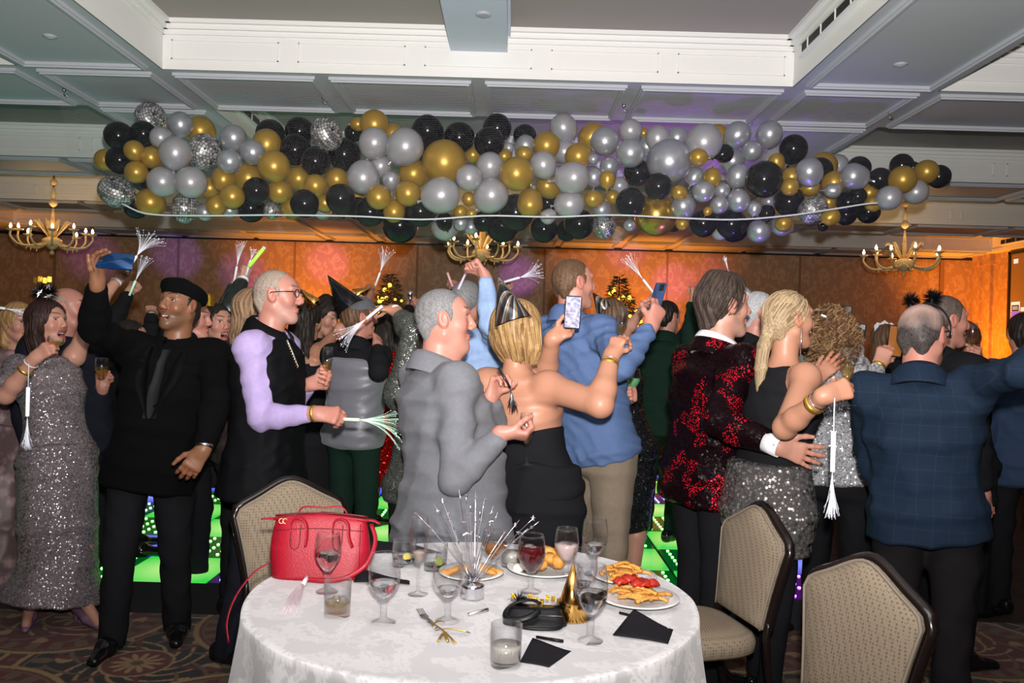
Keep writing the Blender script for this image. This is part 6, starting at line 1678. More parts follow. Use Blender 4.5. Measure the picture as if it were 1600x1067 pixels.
    if comb:
        rr = np.random.RandomState(7); mb = MB(); shade = []; ce = P(-0.075, 0.115 + g * 0.6); ra = np.array(((0.405 + g) * h, (0.385 + g) * h, (0.33 + g) * h)) * 1.0; tg = P(*comb_to)
        for k in range(comb):
            d = rr.randn(3); d /= np.linalg.norm(d)
            p_ = ce + (f * d[0] * ra[0] + u * d[1] * ra[1] + r * d[2] * ra[2])
            if S.at(p_)[0] > 0.012 or d[0] > 0.72: continue
            path = [p_]; lift = 1.0 + 0.025 * rr.rand()
            for j in range(7):
                dv = _n(tg - path[-1] - u * h * 0.1) * h * 0.085; q_ = path[-1] + dv; l_ = np.array(((q_ - ce) @ f, (q_ - ce) @ u, (q_ - ce) @ r)) / ra; nl = np.linalg.norm(l_)
                if nl < 1 and (q_ - ce) @ u > -0.3 * h: q_ = ce + (f * l_[0] * ra[0] + u * l_[1] * ra[1] + r * l_[2] * ra[2]) / nl * lift
                path.append(q_)
            mb.tube(spline(path, 12), np.linspace(0.0028, 0.001, 12), 4); shade.append(np.full(48, rr.rand()))
        if shade:
            sv = np.concatenate(mb.v); sc = np.concatenate(shade)[:, None]; tri = np.array([q for q in mb.f if len(q) == 4]); n0 = len(v)
            v = np.vstack([v, sv]); fc = np.vstack([fc, tri + n0]); col = np.vstack([col, np.array(c1) * (1 - sc) + np.array(c2) * sc])
    if grey is not None: col = grey(v, hd, col)
    return mesh_obj('hair', v, fc, M_hair, o, col=col)

# ------------------------------------------------------------------ things people wear or hold
M_blackplastic = mat('black_plastic', (0.012, 0.012, 0.014), 0.25)
def glasses(info, m, lens=True, name='glasses'):
    c, f, u, r, h = info['hd']; P = lambda a, b, q: c + (f * a + u * b + r * q) * h
    mb = MB()
    for q in (-1, 1):
        t = np.linspace(0, 2 * PI, 18); mb.tube([P(0.395 - 0.05 * abs(0.14 + 0.10 * math.cos(x)) , 0.055 + 0.075 * math.sin(x), q * (0.14 + 0.105 * math.cos(x))) for x in t], 0.0026, 6, caps=False)
        mb.tube([P(0.365, 0.085, 0.245 * q), P(0.20, 0.085, 0.335 * q), P(-0.03, 0.075, 0.352 * q), P(-0.10, 0.02, 0.345 * q)], 0.0026, 6)
    mb.tube([P(0.40, 0.075, -0.04), P(0.42, 0.085, 0), P(0.40, 0.075, 0.04)], 0.0022, 6)
    return mb.build(name, m, info['o'])
def prop(name, label, cat, loc, group=None): return thing(name, label, cat, loc, group)
def held_flute(p, axis, label, fill=0.4, h=0.205, r=0.025, liq=None):
    a = _n(np.asarray(axis, float)); M = axisM(np.asarray(p) - a * h * 0.28, a)
    o = thing('champagne_flute', label, 'glass', M[:3, 3], 'glasses in raised hands'); flute_at(M, o, h, r, fill, liq, 16); return o
def phone(c, normal, up, label, screen=None, body=None, size=(0.074, 0.152, 0.0085), cams=True, extra=None):
    """normal: way the screen looks"""
    n, u_ = _n(np.asarray(normal, float)), np.asarray(up, float); u_ = _n(u_ - n * u_.dot(n)); x = np.cross(u_, n); M = frame(c, x, u_, n); wd, ht, th = size
    o = thing('phone', label, 'phone', c, 'phones held up')
    k = 10; rad = 0.010; pts = []
    for cx, cy, a0 in ((wd / 2 - rad, ht / 2 - rad, 0), (-wd / 2 + rad, ht / 2 - rad, PI / 2), (-wd / 2 + rad, -ht / 2 + rad, PI), (wd / 2 - rad, -ht / 2 + rad, 1.5 * PI)):
        for a in np.linspace(a0, a0 + PI / 2, 5): pts.append((cx + rad * math.cos(a), cy + rad * math.sin(a)))
    m = len(pts); V = [(a * s, b * s, z) for z, s in ((-th / 2, 0.97), (-th / 2 + 0.001, 1), (th / 2 - 0.001, 1), (th / 2, 0.97)) for a, b in pts]
    mb = MB().add(xf(M, V), [(j * m + i, j * m + (i + 1) % m, (j + 1) * m + (i + 1) % m, (j + 1) * m + i) for j in range(3) for i in range(m)] + [tuple(range(m - 1, -1, -1)), tuple(3 * m + i for i in range(m))])
    mb.build('case', body or M_blackplastic, o, auto=40)
    s = MB().box((-wd / 2 + 0.004, -ht / 2 + 0.006, th / 2), (wd / 2 - 0.004, ht / 2 - 0.006, th / 2 + 0.0006), M); s.build('screen', screen or mat('dark_screen_glass', (0.01, 0.01, 0.012), 0.06), o, smooth=False)
    if cams:
        cb = MB().box((-wd / 2 + 0.006, ht / 2 - 0.040, -th / 2 - 0.002), (-wd / 2 + 0.036, ht / 2 - 0.008, -th / 2), M)
        for dx, dy in ((0.013, -0.016), (0.013, -0.032), (0.028, -0.024)): cb.lathe([(0.006, -th / 2 - 0.002), (0.006, -th / 2 - 0.0035), (0.001, -th / 2 - 0.0035)], M @ TR((-wd / 2 + dx, ht / 2 + dy, 0)), 10)
        cb.build('camera_bump', M_blackplastic, o, smooth=False)
    return o, M
def fibre_wand(p, direction, label, n=60, L=0.15, droop=0.5, spread=0.35, seed=1, col=None, handle_col=(0.8, 0.8, 0.84), glow=None, hl=0.10):
    """light stick with a spray of lit optical fibres"""
    d = _n(np.asarray(direction, float)); o = thing('fibre_wand', label, 'light wand', p, 'fibre optic wands held up')
    MB().tube([p - d * hl * 0.5, p + d * hl * 0.45, p + d * hl * 0.5], np.array((0.0075, 0.0075, 0.006)), 10).build('handle', mat('wand_%d' % int(sum(handle_col) * 100), handle_col, 0.35, emit=handle_col, estr=0.12), o)
    e0 = p + d * hl * 0.5; rr = np.random.RandomState(seed); mb = MB()
    x = _n(np.cross(d, (0.3, 0.2, 0.9))); y = np.cross(d, x)
    tips = MB()
    for k in range(int(n * 0.5)):
        a, q = rr.rand() * 6.28, spread * 1.4 * math.sqrt(rr.rand()); dd = _n(d + (x * math.cos(a) + y * math.sin(a)) * q); l = L * rr.uniform(0.75, 1.08)
        e = e0 + dd * l - UP * droop * l * 0.6 + (x * rr.randn() + y * rr.randn()) * L * 0.05
        m = e0 + d * l * 0.6 + (dd - d) * l * 0.2
        mb.tube(bez(e0, m, e, 6), np.linspace(0.0007, 0.0004, 6), 3, caps=False)
        tips.ball(e, 0.0015, 4)
    st = mb.build('fibre_strands', glow or M_fib, o); st['kind'] = 'stuff'
    tp = tips.build('fibre_tips', emis('fibre_tip_light', (0.85, 0.88, 1.0), 3.0), o); tp['kind'] = 'stuff'
    return o
def cone_hat(base, axis, h, r, m, label, strap=None, info=None):
    o = thing('party_hat', label, 'party hat', base, 'cone party hats'); M = axisM(np.asarray(base, float), axis)
    MB().lathe([(r, 0), (r + 0.0005, 0.001), (0.002, h), (0.001, h), (r - 0.0012, 0.002)], M, 36, close=True).build('cone', m, o)
    return o
def bracelet(a, t, rad, m, label, th=0.004, wide=0.0, group=None, cat='bracelet', name='bracelet'):
    """ring round a forearm: a arm info, t fraction elbow to wrist"""
    c = a['E'] + (a['W'] - a['E']) * t; M = axisM(c, a['W'] - a['E'])
    mb = MB(); w_ = max(wide, th)
    mb.lathe([(rad, -w_ / 2), (rad + th * 0.7, -w_ / 2), (rad + th, 0), (rad + th * 0.7, w_ / 2), (rad, w_ / 2)], M, 24, close=True)
    o = mb.build(name, m, origin=c); tag(o, label, cat, group); return o
def beads(pts, r, m, parent, name='bead_string', every=1):
    mb = MB()
    for p in pts: mb.ball(p, r, 6)
    o = mb.build(name, m, parent); o['kind'] = 'stuff'; return o
# ------------------------------------------------------------------ the guests
M_greywool = cloth('grey_wool_suiting', (0.145, 0.148, 0.165), bscale=700)
M_blackcloth = cloth('black_cloth', (0.010, 0.010, 0.012))
M_velvet = mat('black_velvet', (0.0025, 0.0025, 0.003), 0.95, spec=0.1)
M_shoe = mat('polished_black_leather', (0.006, 0.006, 0.007), 0.12)
M_whiteshirt = cloth('white_shirt', (0.72, 0.72, 0.76))
M_silver = mat('silver_metal', (0.75, 0.75, 0.78), 0.2, 1.0); M_goldband = mat('gold_band', (0.85, 0.55, 0.08), 0.28, 0.9)
M_band = mat('white_wristband', (0.78, 0.78, 0.8), 0.4)
DN = -UP; BACK = np.array((0, 1.0, 0)); FRONT = -BACK; RT = np.array((1.0, 0, 0)); LF = -RT
DARK = dict(c1=(0.008, 0.006, 0.005), c2=(0.03, 0.022, 0.018)); BROWN = dict(c1=(0.05, 0.028, 0.016), c2=(0.16, 0.09, 0.05)); GREY = dict(c1=(0.10, 0.098, 0.098), c2=(0.25, 0.245, 0.25)); BLONDE = dict(c1=(0.15, 0.075, 0.028), c2=(0.48, 0.30, 0.13))
SUIT = lambda m, **k: dict(name='jacket', mat=m, th=0.020, s_lo=-0.21, sleeve=True, collar=1, noise=0.0075, flare=-0.004, lam=0.12, **k)
# --- man in the grey blazer
g = person('heavy set man in a grey blazer with cropped grey hair standing behind the table', (697, 502, 3, 4), 705, 3.48, 35, hh=0.266, w=1.18, belly=0.10, sh=28, tone='pink',
    face=dict(heavy=1.0, nose=1.05, brow=(0.10, 0.07, 0.05), stubble=(0.40, 0.25, 0.2, 0.25)), hair=dict(style='short', grow=0.012, amp=0.001, n=90, res=0.004, **GREY),
    aR=dict(e=(712, 748, 'f'), w=(786, 676, 'f'), pose='grip', d=(0.8, 0.1, -0.1), palm=(-0.1, 0.4, 0.9), thumb=(0.2, 0.3, 1)),
    aL=dict(e=(770, 680, 'b'), w=(766, 622, 'f'), pose='grip', d=(0.3, -0.1, 0.9), palm=(0.7, -0.5, 0.1), thumb=(0.7, 0.5, 0.3)),
    top=[dict(SUIT(M_greywool, rc=0.008), s_lo=-0.40, flare=0.012), dict(name='shirt', mat=cloth('navy_shirt', (0.01, 0.012, 0.03)), th=0.006, s_lo=0.2, sleeve=False, collar=1, noise=0)], bottom=dict(mat=M_blackcloth), shoes=dict(mat=M_shoe))
c = g['hd'][0]
a = g['arms']['L']
tl = thing('tinsel_stick', 'black stick with silver tinsel held up by the man in the grey blazer', 'party blower', a['grip'])
MB().tube([a['grip'] + np.array((-0.02, -0.02, 0.05)), a['grip'] + np.array((0.03, -0.03, -0.03))], 0.006, 8).build('stick', M_blackplastic, tl)
mb = MB(); rr = random.Random(1)
for k in range(26): 
    s0 = a['grip'] + np.array((0.03, -0.03, -0.03)); mb.tube(bez(s0, s0 + (0.01, -0.01, -0.03), s0 + np.array((rr.uniform(-0.01, 0.04), rr.uniform(-0.02, 0.02), rr.uniform(-0.10, -0.06))), 6), 0.0011, 4)
mb.build('tinsel_strands', mat('black_silver_tinsel', (0.12, 0.12, 0.13), 0.2, 0.9), tl)['kind'] = 'stuff'
held_flute(g['arms']['R']['grip'] - UP * 0.085, (-0.02, 0.15, 1), 'champagne flute held low by the man in the grey blazer', 0.3)
# --- blonde woman in the strapless dress
def p_extra(S, L): pass
b = person('blonde woman in a strapless black dress seen from behind, cone hat on her head', (812, 521, 40, 6), 846, 3.68, 66, hh=0.238, sex='f', w=1.16, sh=58, tone='warm', bare=True, arm=1.42, face=dict(eyes=False, heavy=0.5),
    aR=dict(e=(938, 632, 'f'), w=(955, 556, 'b'), pose='hold', sleeve='bare', d=(0.35, 0.25, 0.8), palm=(0.3, 0.5, -0.2), thumb=(0.5, 0.2, 0.6)),
    aL=dict(e=(850, 590, 'b'), w=(864, 528, 'f'), pose='wrap', sleeve='bare', d=(0.6, -0.1, 0.35), palm=(0.3, -0.6, 0.5), thumb=(0.1, 0.2, 1)),
    top=[dict(name='dress_bodice', mat=M_blackcloth, th=0.008, s_lo=-0.05, sleeve=False, s_hi=0.50, noise=0.002)],
    bottom=dict(kind='dress', name='dress_skirt', mat=M_blackcloth, fold=0.012, pts=[(0.98, .195, .16, 0), (0.8, .22, .18, -0.01), (0.45, .19, .17, 0), (0.12, .21, .2, 0)]), shoes=dict(mat=M_shoe))
make_hair(b['o'], b['hd'], style='bob', grow=0.10, front=0.8, info=b, strands=520, amp=0.0028, n=62, **BLONDE,
    locks=[[(-0.18, 0.20, 0.0, 0.40, 0.34), (-0.26, -0.12, 0.0, 0.44, 0.26), (-0.22, -0.42, 0.02, 0.36, 0.14)], [(0.0, 0.15, 0.30, 0.22, 0.16), (0.0, -0.25, 0.34, 0.20, 0.12), (0.02, -0.50, 0.30, 0.12, 0.08)], [(0.0, 0.15, -0.30, 0.22, 0.16), (0.0, -0.25, -0.36, 0.20, 0.12), (0.02, -0.48, -0.30, 0.12, 0.08)]])
def striped_card():
    m, N, L, P = new_mat('silver_striped_card'); tc = N.new('ShaderNodeTexCoord'); sp = N.new('ShaderNodeSeparateXYZ'); L.new(tc.outputs['Object'], sp.inputs[0])
    a = N.new('ShaderNodeMath'); a.operation = 'ARCTAN2'; L.new(sp.outputs['Y'], a.inputs[0]); L.new(sp.outputs['X'], a.inputs[1])
    cr = N.new('ShaderNodeValToRGB'); cr.color_ramp.interpolation = 'CONSTANT'; e = cr.color_ramp.elements
    mr = N.new('ShaderNodeMath'); mr.operation = 'MULTIPLY'; mr.inputs[1].default_value = 1.6; L.new(a.outputs[0], mr.inputs[0]); fr = N.new('ShaderNodeMath'); fr.operation = 'FRACT'; L.new(mr.outputs[0], fr.inputs[0])
    e[0].position = 0; e[0].color = (0.06, 0.06, 0.065, 1); e[1].position = 0.45; e[1].color = (0.75, 0.72, 0.72, 1)
    for p_, c_ in ((0.62, (0.25, 0.25, 0.26, 1)), (0.75, (0.8, 0.42, 0.12, 1)), (0.83, (0.12, 0.12, 0.13, 1))):
        q = e.new(p_); q.color = c_
    L.new(fr.outputs[0], cr.inputs['Fac']); L.new(cr.outputs['Color'], P.inputs['Base Color']); P.inputs['Metallic'].default_value = 0.85; P.inputs['Roughness'].default_value = 0.22; return m
bc = W(802, 504, 3.54); ap = W(779, 431, 3.57)
cone_hat(bc, ap - bc, np.linalg.norm(ap - bc), 0.083, striped_card(), 'tall silver striped cone hat with an orange stripe on the blonde woman')
a = b['arms']['R']
bracelet(a, 0.80, 0.036, M_goldband, 'wide gold cuff on the raised wrist of the strapless blonde', 0.004, 0.022)
bracelet(a, 0.88, 0.034, M_silver, 'thin silver bracelet beside the gold cuff of the strapless blonde', 0.004)
held_flute(a['grip'], (0.05, 0.1, 0.95), 'champagne flute in the raised hand of the strapless blonde', 0.35)
def lit_screen():
    m, N, L, P = new_mat('live_view_screen'); tc = N.new('ShaderNodeTexCoord'); nz = N.new('ShaderNodeTexNoise'); nz.inputs['Scale'].default_value = 75; nz.inputs['Detail'].default_value = 3; L.new(tc.outputs['Object'], nz.inputs['Vector'])
    cr = N.new('ShaderNodeValToRGB'); e = cr.color_ramp.elements; e[0].position = 0.36; e[0].color = (0.05, 0.03, 0.12, 1); e[1].position = 0.62; e[1].color = (0.95, 0.9, 1.0, 1); q = e.new(0.48); q.color = (0.35, 0.3, 0.65, 1)
    L.new(nz.outputs['Color'], cr.inputs['Fac']); L.new(cr.outputs['Color'], P.inputs['Emission Color']); P.inputs['Emission Strength'].default_value = 0.95; P.inputs['Base Color'].default_value = (0.02, 0.02, 0.02, 1); return m
M_live = lit_screen()
phone(W(895, 488, b['arms']['L']['grip'][1] - 0.035), (-0.10, -1, 0.0), (0.05, 0, 1), 'black phone filming with a bright screen in the blonde woman\'s hand', M_live, cams=False, size=(0.072, 0.145, 0.009))
er = b['hd']; ec = er[0] + (er[1] * 0.02 + er[2] * -0.16 + er[3] * 0.40) * er[4]
MB().tube([ec, ec - UP * 0.05], 0.003, 6).build('earring', M_silver, b['o'])
# --- man in the blue checked shirt
M_blue = check_mat('blue_gingham', (0.055, 0.115, 0.27), (0.14, 0.21, 0.40), 150, 0.4)
q = person('tall man in a blue shirt and khaki trousers, back to us, filming with a phone', (898, 444, 22, 6), 934, 4.15, 48, hh=0.242, w=1.12, sh=40, tone='pink', face=dict(stubble=(0.38, 0.22, 0.16, 0.3)), hair=dict(style='short', grow=0.014, amp=0.0015, n=90, **BROWN),
    aR=dict(e=(968, 574, 'f'), w=(1017, 511, 'b'), pose='hold', d=(0.35, 0.2, 0.8), palm=(-0.2, 0.6, 0.3), thumb=(-0.5, 0.2, 0.8)), aL=dict(e=(880, 590, 'b')),
    top=[dict(name='shirt', mat=M_blue, th=0.014, s_lo=-0.06, sleeve=True, collar=1, noise=0.008, flare=0.03)], bottom=dict(mat=cloth('khaki_twill', (0.20, 0.155, 0.11)), w=1.08), shoes=dict(mat=M_shoe))
phone(W(1027, 466, q['arms']['R']['grip'][1] + 0.01), (0.75, 0.5, -0.25), (0.1, 0, 1), 'blue cased phone held up by the man in the blue shirt', mat('blue_lit_screen', (0.02, 0.02, 0.05), 0.1, emit=(0.12, 0.2, 0.7), estr=0.7), mat('blue_phone_case', (0.03, 0.06, 0.15), 0.3))
# --- man in the velvet suit and beret taking a selfie
e = person('man in a black velvet suit and beret laughing up at his raised phone', (279, 480, -112, 14), 243, 4.0, -86, hh=0.238, w=1.06, tone='brown', feet=((-0.16, -0.09, -70), (0.06, 0.14, -88)),
    face=dict(mouth=0.5, stubble=(0.05, 0.03, 0.02, 0.45), brow=(0.015, 0.01, 0.008), nose=1.1), hair=dict(style='buzz', grow=0.006, amp=0.0, c1=(0.01, 0.008, 0.007), c2=(0.02, 0.016, 0.014)),
    aR=dict(e=(147, 515, 'f'), w=(152, 442, 'f'), pose='wrap', d=(0.0, -0.1, 1), palm=(0.8, -0.3, 0.2), thumb=(0.3, -0.9, 0.1), lift=0.03),
    aL=dict(e=(338, 622, 'f'), w=(318, 702, 'f'), pose='relaxed', d=(-0.45, -0.2, -0.8), palm=(-0.3, 0.7, -0.1), thumb=(-0.8, -0.3, 0.3), spread=0.12),
    top=[SUIT(M_velvet, rc=0.008), dict(name='shirt', mat=M_blackcloth, th=0.008, s_lo=0.3, sleeve=False, collar=1, noise=0)], bottom=dict(mat=M_blackcloth, w=1.06), shoes=dict(mat=M_shoe))
def lapels(info, name='jacket', m=None, depth=0.5, width=0.05, tie=None, tie_w=0.034):
    S = info[name]; sp, hp, F_, R_ = info['sp'], info['hp'], info['Fs'], info['Rs']
    for sg in (-1, 1):
        rows = []
        for t in np.linspace(0, 1, 12):
            s = 0.97 - t * (0.97 - depth); c_ = hp + sp * s; w0 = 0.062 * (1 - t) ** 0.8 + 0.004; w1 = w0 + width * (0.35 + 0.65 * math.sin(min(1, t * 2.2) * PI / 2)) * (1 if t < 0.45 else 1 - (t - 0.45) / 0.58)
            row = S.project([c_ + R_ * sg * w0 + F_ * 0.35, c_ + R_ * sg * w1 + F_ * 0.35], -F_); rows.append(row + F_ * 0.006)
        v = np.vstack(rows); f = [(2 * i, 2 * i + 1, 2 * i + 3, 2 * i + 2) if sg < 0 else (2 * i, 2 * i + 2, 2 * i + 3, 2 * i + 1) for i in range(11)]
        v2 = v - F_ * 0.005; n = len(v); MB().add(np.vstack([v, v2]), f + [tuple(k + n for k in q_[::-1]) for q_ in f] + [(2 * i, 2 * i + 2, 2 * i + 2 + n, 2 * i + n) for i in range(11)] + [(2 * i + 1, 2 * i + 1 + n, 2 * i + 3 + n, 2 * i + 3) for i in range(11)]).build('lapel', m, info['o'])
    if tie is not None:
        rows = []
        for t in np.linspace(0, 1, 12):
            s = 0.95 - t * (0.95 - depth - 0.02); c_ = hp + sp * s; w0 = tie_w * (0.42 + 0.5 * t if t > 0.08 else 0.6)
            rows.append(S.project([c_ - R_ * w0 + F_ * 0.35, c_ + R_ * w0 + F_ * 0.35], -F_) + F_ * 0.004)
        v = np.vstack(rows); n = len(v); f = [(2 * i, 2 * i + 2, 2 * i + 3, 2 * i + 1) for i in range(11)]
        MB().add(np.vstack([v, v - F_ * 0.006]), [q_[::-1] for q_ in f] + [tuple(k + n for k in q_) for q_ in f] + [(2 * i, 2 * i + n, 2 * i + 2 + n, 2 * i + 2) for i in range(11)] + [(2 * i + 1, 2 * i + 3, 2 * i + 3 + n, 2 * i + 1 + n) for i in range(11)]).build('necktie', tie, info['o'])
lapels(e, m=mat('black_satin_lapel', (0.0035, 0.0035, 0.004), 0.7, spec=0.06), tie=mat('charcoal_tie', (0.016, 0.016, 0.018), 0.7, spec=0.15), depth=0.36, width=0.06)
hd = e['hd']; c, f, u, r, h = hd
S = SDF(); P = lambda a, b_, q_=0.0: c + (f * a + u * b_ + r * q_) * h
S.ell(P(-0.10, 0.34, 0.03), (_n(f + 0.25 * u), _n(u - 0.25 * f), r), (0.50 * h, 0.20 * h, 0.46 * h), k=0.02); S.eseg(P(-0.05, 0.20), P(-0.05, 0.32), (0.35 * h, 0.42 * h), (0.37 * h, 0.44 * h), r, k=0.02, cap=0.01); S.cone(P(-0.1, 0.50), P(-0.1, 0.57), 0.02 * h, k=0.01)
S.ell(P(-0.36, -0.05, 0.18), (f, u, r), (0.14 * h, 0.28 * h, 0.22 * h), k=0.03)
S.noise = wrinkles(4, 0.004, 0.09)
v, fc = S.mesh(0.005); bt = mesh_obj('beret', v, fc, M_velvet, origin=c); tag(bt, 'soft black beret on the man in the velvet suit', 'hat')
pc, PM = phone(W(179, 408, e['arms']['R']['grip'][1] + 0.01), (-0.15, 1, -0.35), (-0.98, -0.15, 0.05), 'blue shiny phone held sideways for a selfie by the man in the beret', None, mat('blue_mirror_glass', (0.008, 0.045, 0.14), 0.06, 0.5, coat=0.5), size=(0.074, 0.155, 0.009))
a = e['arms']['L']; bracelet(a, 0.96, 0.033, M_silver, 'silver watch on the lowered wrist of the man in velvet', 0.006, 0.018, cat='watch', name='wristwatch')
# --- man in the lavender shirt
M_lav = cloth('lavender_shirt', (0.40, 0.31, 0.56)); M_puff = mat('black_quilted_nylon', (0.004, 0.004, 0.005), 0.7, spec=0.1)
j = person('man in a lavender shirt and black padded vest wearing glasses and bead necklace', (436, 464, -2, 2), 418, 3.92, -8, hh=0.248, w=1.0, tone='pink', face=dict(nose=1.1, brow=(0.14, 0.09, 0.06), stubble=(0.45, 0.32, 0.28, 0.3)), hair=dict(style='short', grow=0.010, amp=0.001, n=90, c1=(0.20, 0.15, 0.12), c2=(0.42, 0.34, 0.28)),
    aR=dict(e=(408, 652, 'f'), w=(494, 646, 'f'), pose='grip', d=(0.95, -0.1, -0.05), palm=(0.0, 0.7, -0.5), thumb=(0.3, 0.4, 0.9)), aL=dict(e=(450, 640, 'b'), w=(484, 600, 'f'), pose='grip', d=(0.9, -0.2, 0.15), palm=(0.2, -0.7, 0.5), thumb=(0.2, 0.3, 1)), feet=((0.10, -0.10), (-0.10, 0.10)),
    top=[dict(name='shirt', mat=M_lav, th=0.010, s_lo=0.0, sleeve=True, collar=1.2, noise=0.006), dict(name='padded_vest', mat=M_puff, th=0.030, s_lo=-0.28, sleeve=False, collar=1.5, noise=0.006, k_=0.02)], bottom=dict(mat=cloth('black_trouser_wool', (0.012, 0.013, 0.02))), shoes=dict(mat=M_shoe))
glasses(j, M_blackplastic)
S = j['padded_vest']; pts = []
for t in np.linspace(0, 1, 46):
    px_, py_ = np.interp(t, (0, 0.15, 0.4, 0.7, 1), (408, 424, 446, 458, 470)), np.interp(t, (0, 0.15, 0.4, 0.7, 1), (500, 502, 516, 546, 578)); pts.append(W(px_, py_, 3.4))
pts = S.project(pts, _n(W(440, 530, 1.0) - np.array((0, 0, CAM_H))))
pts = pts - BACK * np.linspace(0.045, 0.010, len(pts))[:, None]
beads(pts, 0.0055, M_silver, j['o'], 'bead_necklace'); beads(pts[1::2] - BACK * 0.008 + DN * 0.006, 0.003, M_goldband, j['o'], 'gold_beads')
a = j['arms']['L']; held_flute(a['grip'], (0.05, 0, 1), 'champagne flute held by the man in the lavender shirt', 0.45)
a = j['arms']['R']; bracelet(a, 0.97, 0.033, M_goldband, 'gold watch on the lower wrist of the man in lavender', 0.005, 0.014, cat='watch', name='wristwatch')
fibre_wand(a['grip'] + RT * 0.04, (1, 0.05, -0.02), 'green lit fibre wand drooping from the lavender man\'s lower hand', 70, 0.20, 0.30, 0.42, 3, handle_col=(0.6, 0.9, 0.6), glow=mat('green_lit_fibre', (0.6, 0.8, 0.65), 0.3, emit=(0.5, 0.9, 0.6), estr=0.6))
# --- sequin dress woman at the left
M_sqd = sequin_mat('bronze_silver_sequins', (0.55, 0.50, 0.52), (0.17, 0.14, 0.15), 140, 0.62, 0.3, 0.9, patch=26)
s_ = person('dark haired woman in a silver sequin gown cheering and sipping from a coupe', (76, 506, -14, 10), 96, 4.35, -38, hh=0.228, sex='f', w=1.06, tone='fair', face=dict(mouth=0.7, lips=(0.35, 0.05, 0.06), eyes=True), arm=1.12,
    aR=dict(e=(9, 618, 'f'), w=(54, 560, 'f'), pose='hold', sleeve='short', d=(0.8, -0.1, 0.6), palm=(0.4, 0.6, 0.2), thumb=(-0.2, 0.2, 1)), aL=dict(e=(146, 484, 'b'), w=(184, 437, 'b'), pose='fist', sleeve='bare', d=(0.5, 0.1, 0.8), palm=(0.5, -0.6, -0.4), lift=0.05),
    feet=((0.20, -0.05, -30), (-0.02, 0.10, -70)), top=[dict(name='gown_bodice', mat=M_sqd, th=0.007, s_lo=-0.10, sleeve=True, sleeves=('R',), noise=0.003, s_hi=0.93)],
    bottom=dict(kind='dress', name='gown_skirt', mat=M_sqd, fold=0.012, pts=[(0.92, .185, .155, 0), (0.78, .19, .165, 0), (0.50, .19, .18, 0.02), (0.30, .18, .19, 0.04), (0.12, .25, .25, 0.05, 0.03)], bare_leg=True), shoes=dict(mat=mat('mauve_leather', (0.16, 0.09, 0.15), 0.35), heel=True))
make_hair(s_['o'], s_['hd'], style='bob', grow=0.06, info=s_, strands=160, amp=0.003, c1=(0.012, 0.006, 0.006), c2=(0.05, 0.025, 0.02), locks=[[(-0.16, 0.15, 0.0, 0.36, 0.28), (-0.22, -0.25, 0.0, 0.40, 0.24), (-0.20, -0.68, 0.02, 0.36, 0.18)], [(0.02, 0.18, 0.30, 0.16, 0.10), (-0.02, -0.2, 0.34, 0.15, 0.10), (-0.04, -0.60, 0.30, 0.12, 0.08)]])
a = s_['arms']['R']; bracelet(a, 0.70, 0.034, M_goldband, 'gold band on the bent arm of the sequin gown woman', 0.004, 0.014); bracelet(a, 0.88, 0.032, M_band, 'white wand strap round the sequin gown woman\'s wrist', 0.003, 0.006, cat='wristband', name='wrist_strap')
o = thing('coupe_glass', 'small coupe at the lips of the woman in the sequin gown', 'glass', a['grip']); M = axisM(a['grip'] - UP * 0.08, (0.15, 0, 1))
MB().lathe([(0.028, 0), (0.029, 0.002), (0.008, 0.006), (0.004, 0.012), (0.004, 0.085), (0.012, 0.090), (0.034, 0.105), (0.036, 0.140), (0.0345, 0.140), (0.032, 0.107), (0.001, 0.094)], M, 22).build('bowl', M_thin, o); MB().lathe([(0.001, 0.095), (0.030, 0.107), (0.0335, 0.115), (0.001, 0.115)], M, 18).build('drink', M_champ, o)
def hanging_wand(p, L, label, seed):
    o = thing('fibre_wand', label, 'light wand', p, 'fibre optic wands hanging from wrists')
    MB().tube([p, p - UP * L * 0.28], 0.0022, 6).build('strap', M_band, o); h = MB().tube([p - UP * L * 0.28, p - UP * L * 0.62], 0.0085, 8).build('handle', mat('glowing_handle', (0.8, 0.8, 0.85), 0.3, emit=(0.8, 0.85, 1.0), estr=0.7), o)
    rr = np.random.RandomState(seed); mb = MB()
    for k in range(46):
        a0 = p - UP * L * 0.62; mb.tube(bez(a0, a0 - UP * L * 0.2 + rr.randn(3) * 0.004, a0 - UP * L * rr.uniform(0.30, 0.40) + np.append(rr.randn(2) * 0.012, 0), 5), 0.0009, 3, caps=False)
    mb.build('fibre_strands', M_fib, o)['kind'] = 'stuff'; return o
hanging_wand(W(45, 568, a['W'][1] - 0.05), 0.40, 'lit fibre wand hanging from the wrist of the sequin gown woman', 4)
a = s_['arms']['L']; bracelet(a, 0.93, 0.029, M_band, 'white wristband on the raised arm of the sequin gown woman', 0.003, 0.016, cat='wristband', name='wristband')
fibre_wand(W(206, 412, 4.5), (0.45, 0.1, 0.85), 'white fibre wand spraying out beside the selfie phone', 70, 0.16, 0.1, 0.5, 8)
hd = s_['hd']; tp = W(69, 457, 4.33); hb = thing('headband', 'black tinsel headband with silver stars and gold numbers on the sequin gown woman', 'headband', tp)
pompom('pompom', tp + (-0.02, 0, 0), 0.058, 420, hb, MATS['black_tinsel'], 3); pompom('pompom', tp + (0.03, 0.0, 0.0), 0.05, 360, hb, MATS['black_tinsel'], 4)
mb = MB(); rr = random.Random(4)
for k in range(7):
    qq, _ = np.linalg.qr(np.array([[rr.gauss(0, 1) for _ in range(3)] for _ in range(3)])); star5(mb, tp + (rr.uniform(-0.06, 0.06), -0.055, rr.uniform(-0.03, 0.035)), 0.020, qq)
mb.build('star', M_tinsel, hb, smooth=False)
mb = MB()
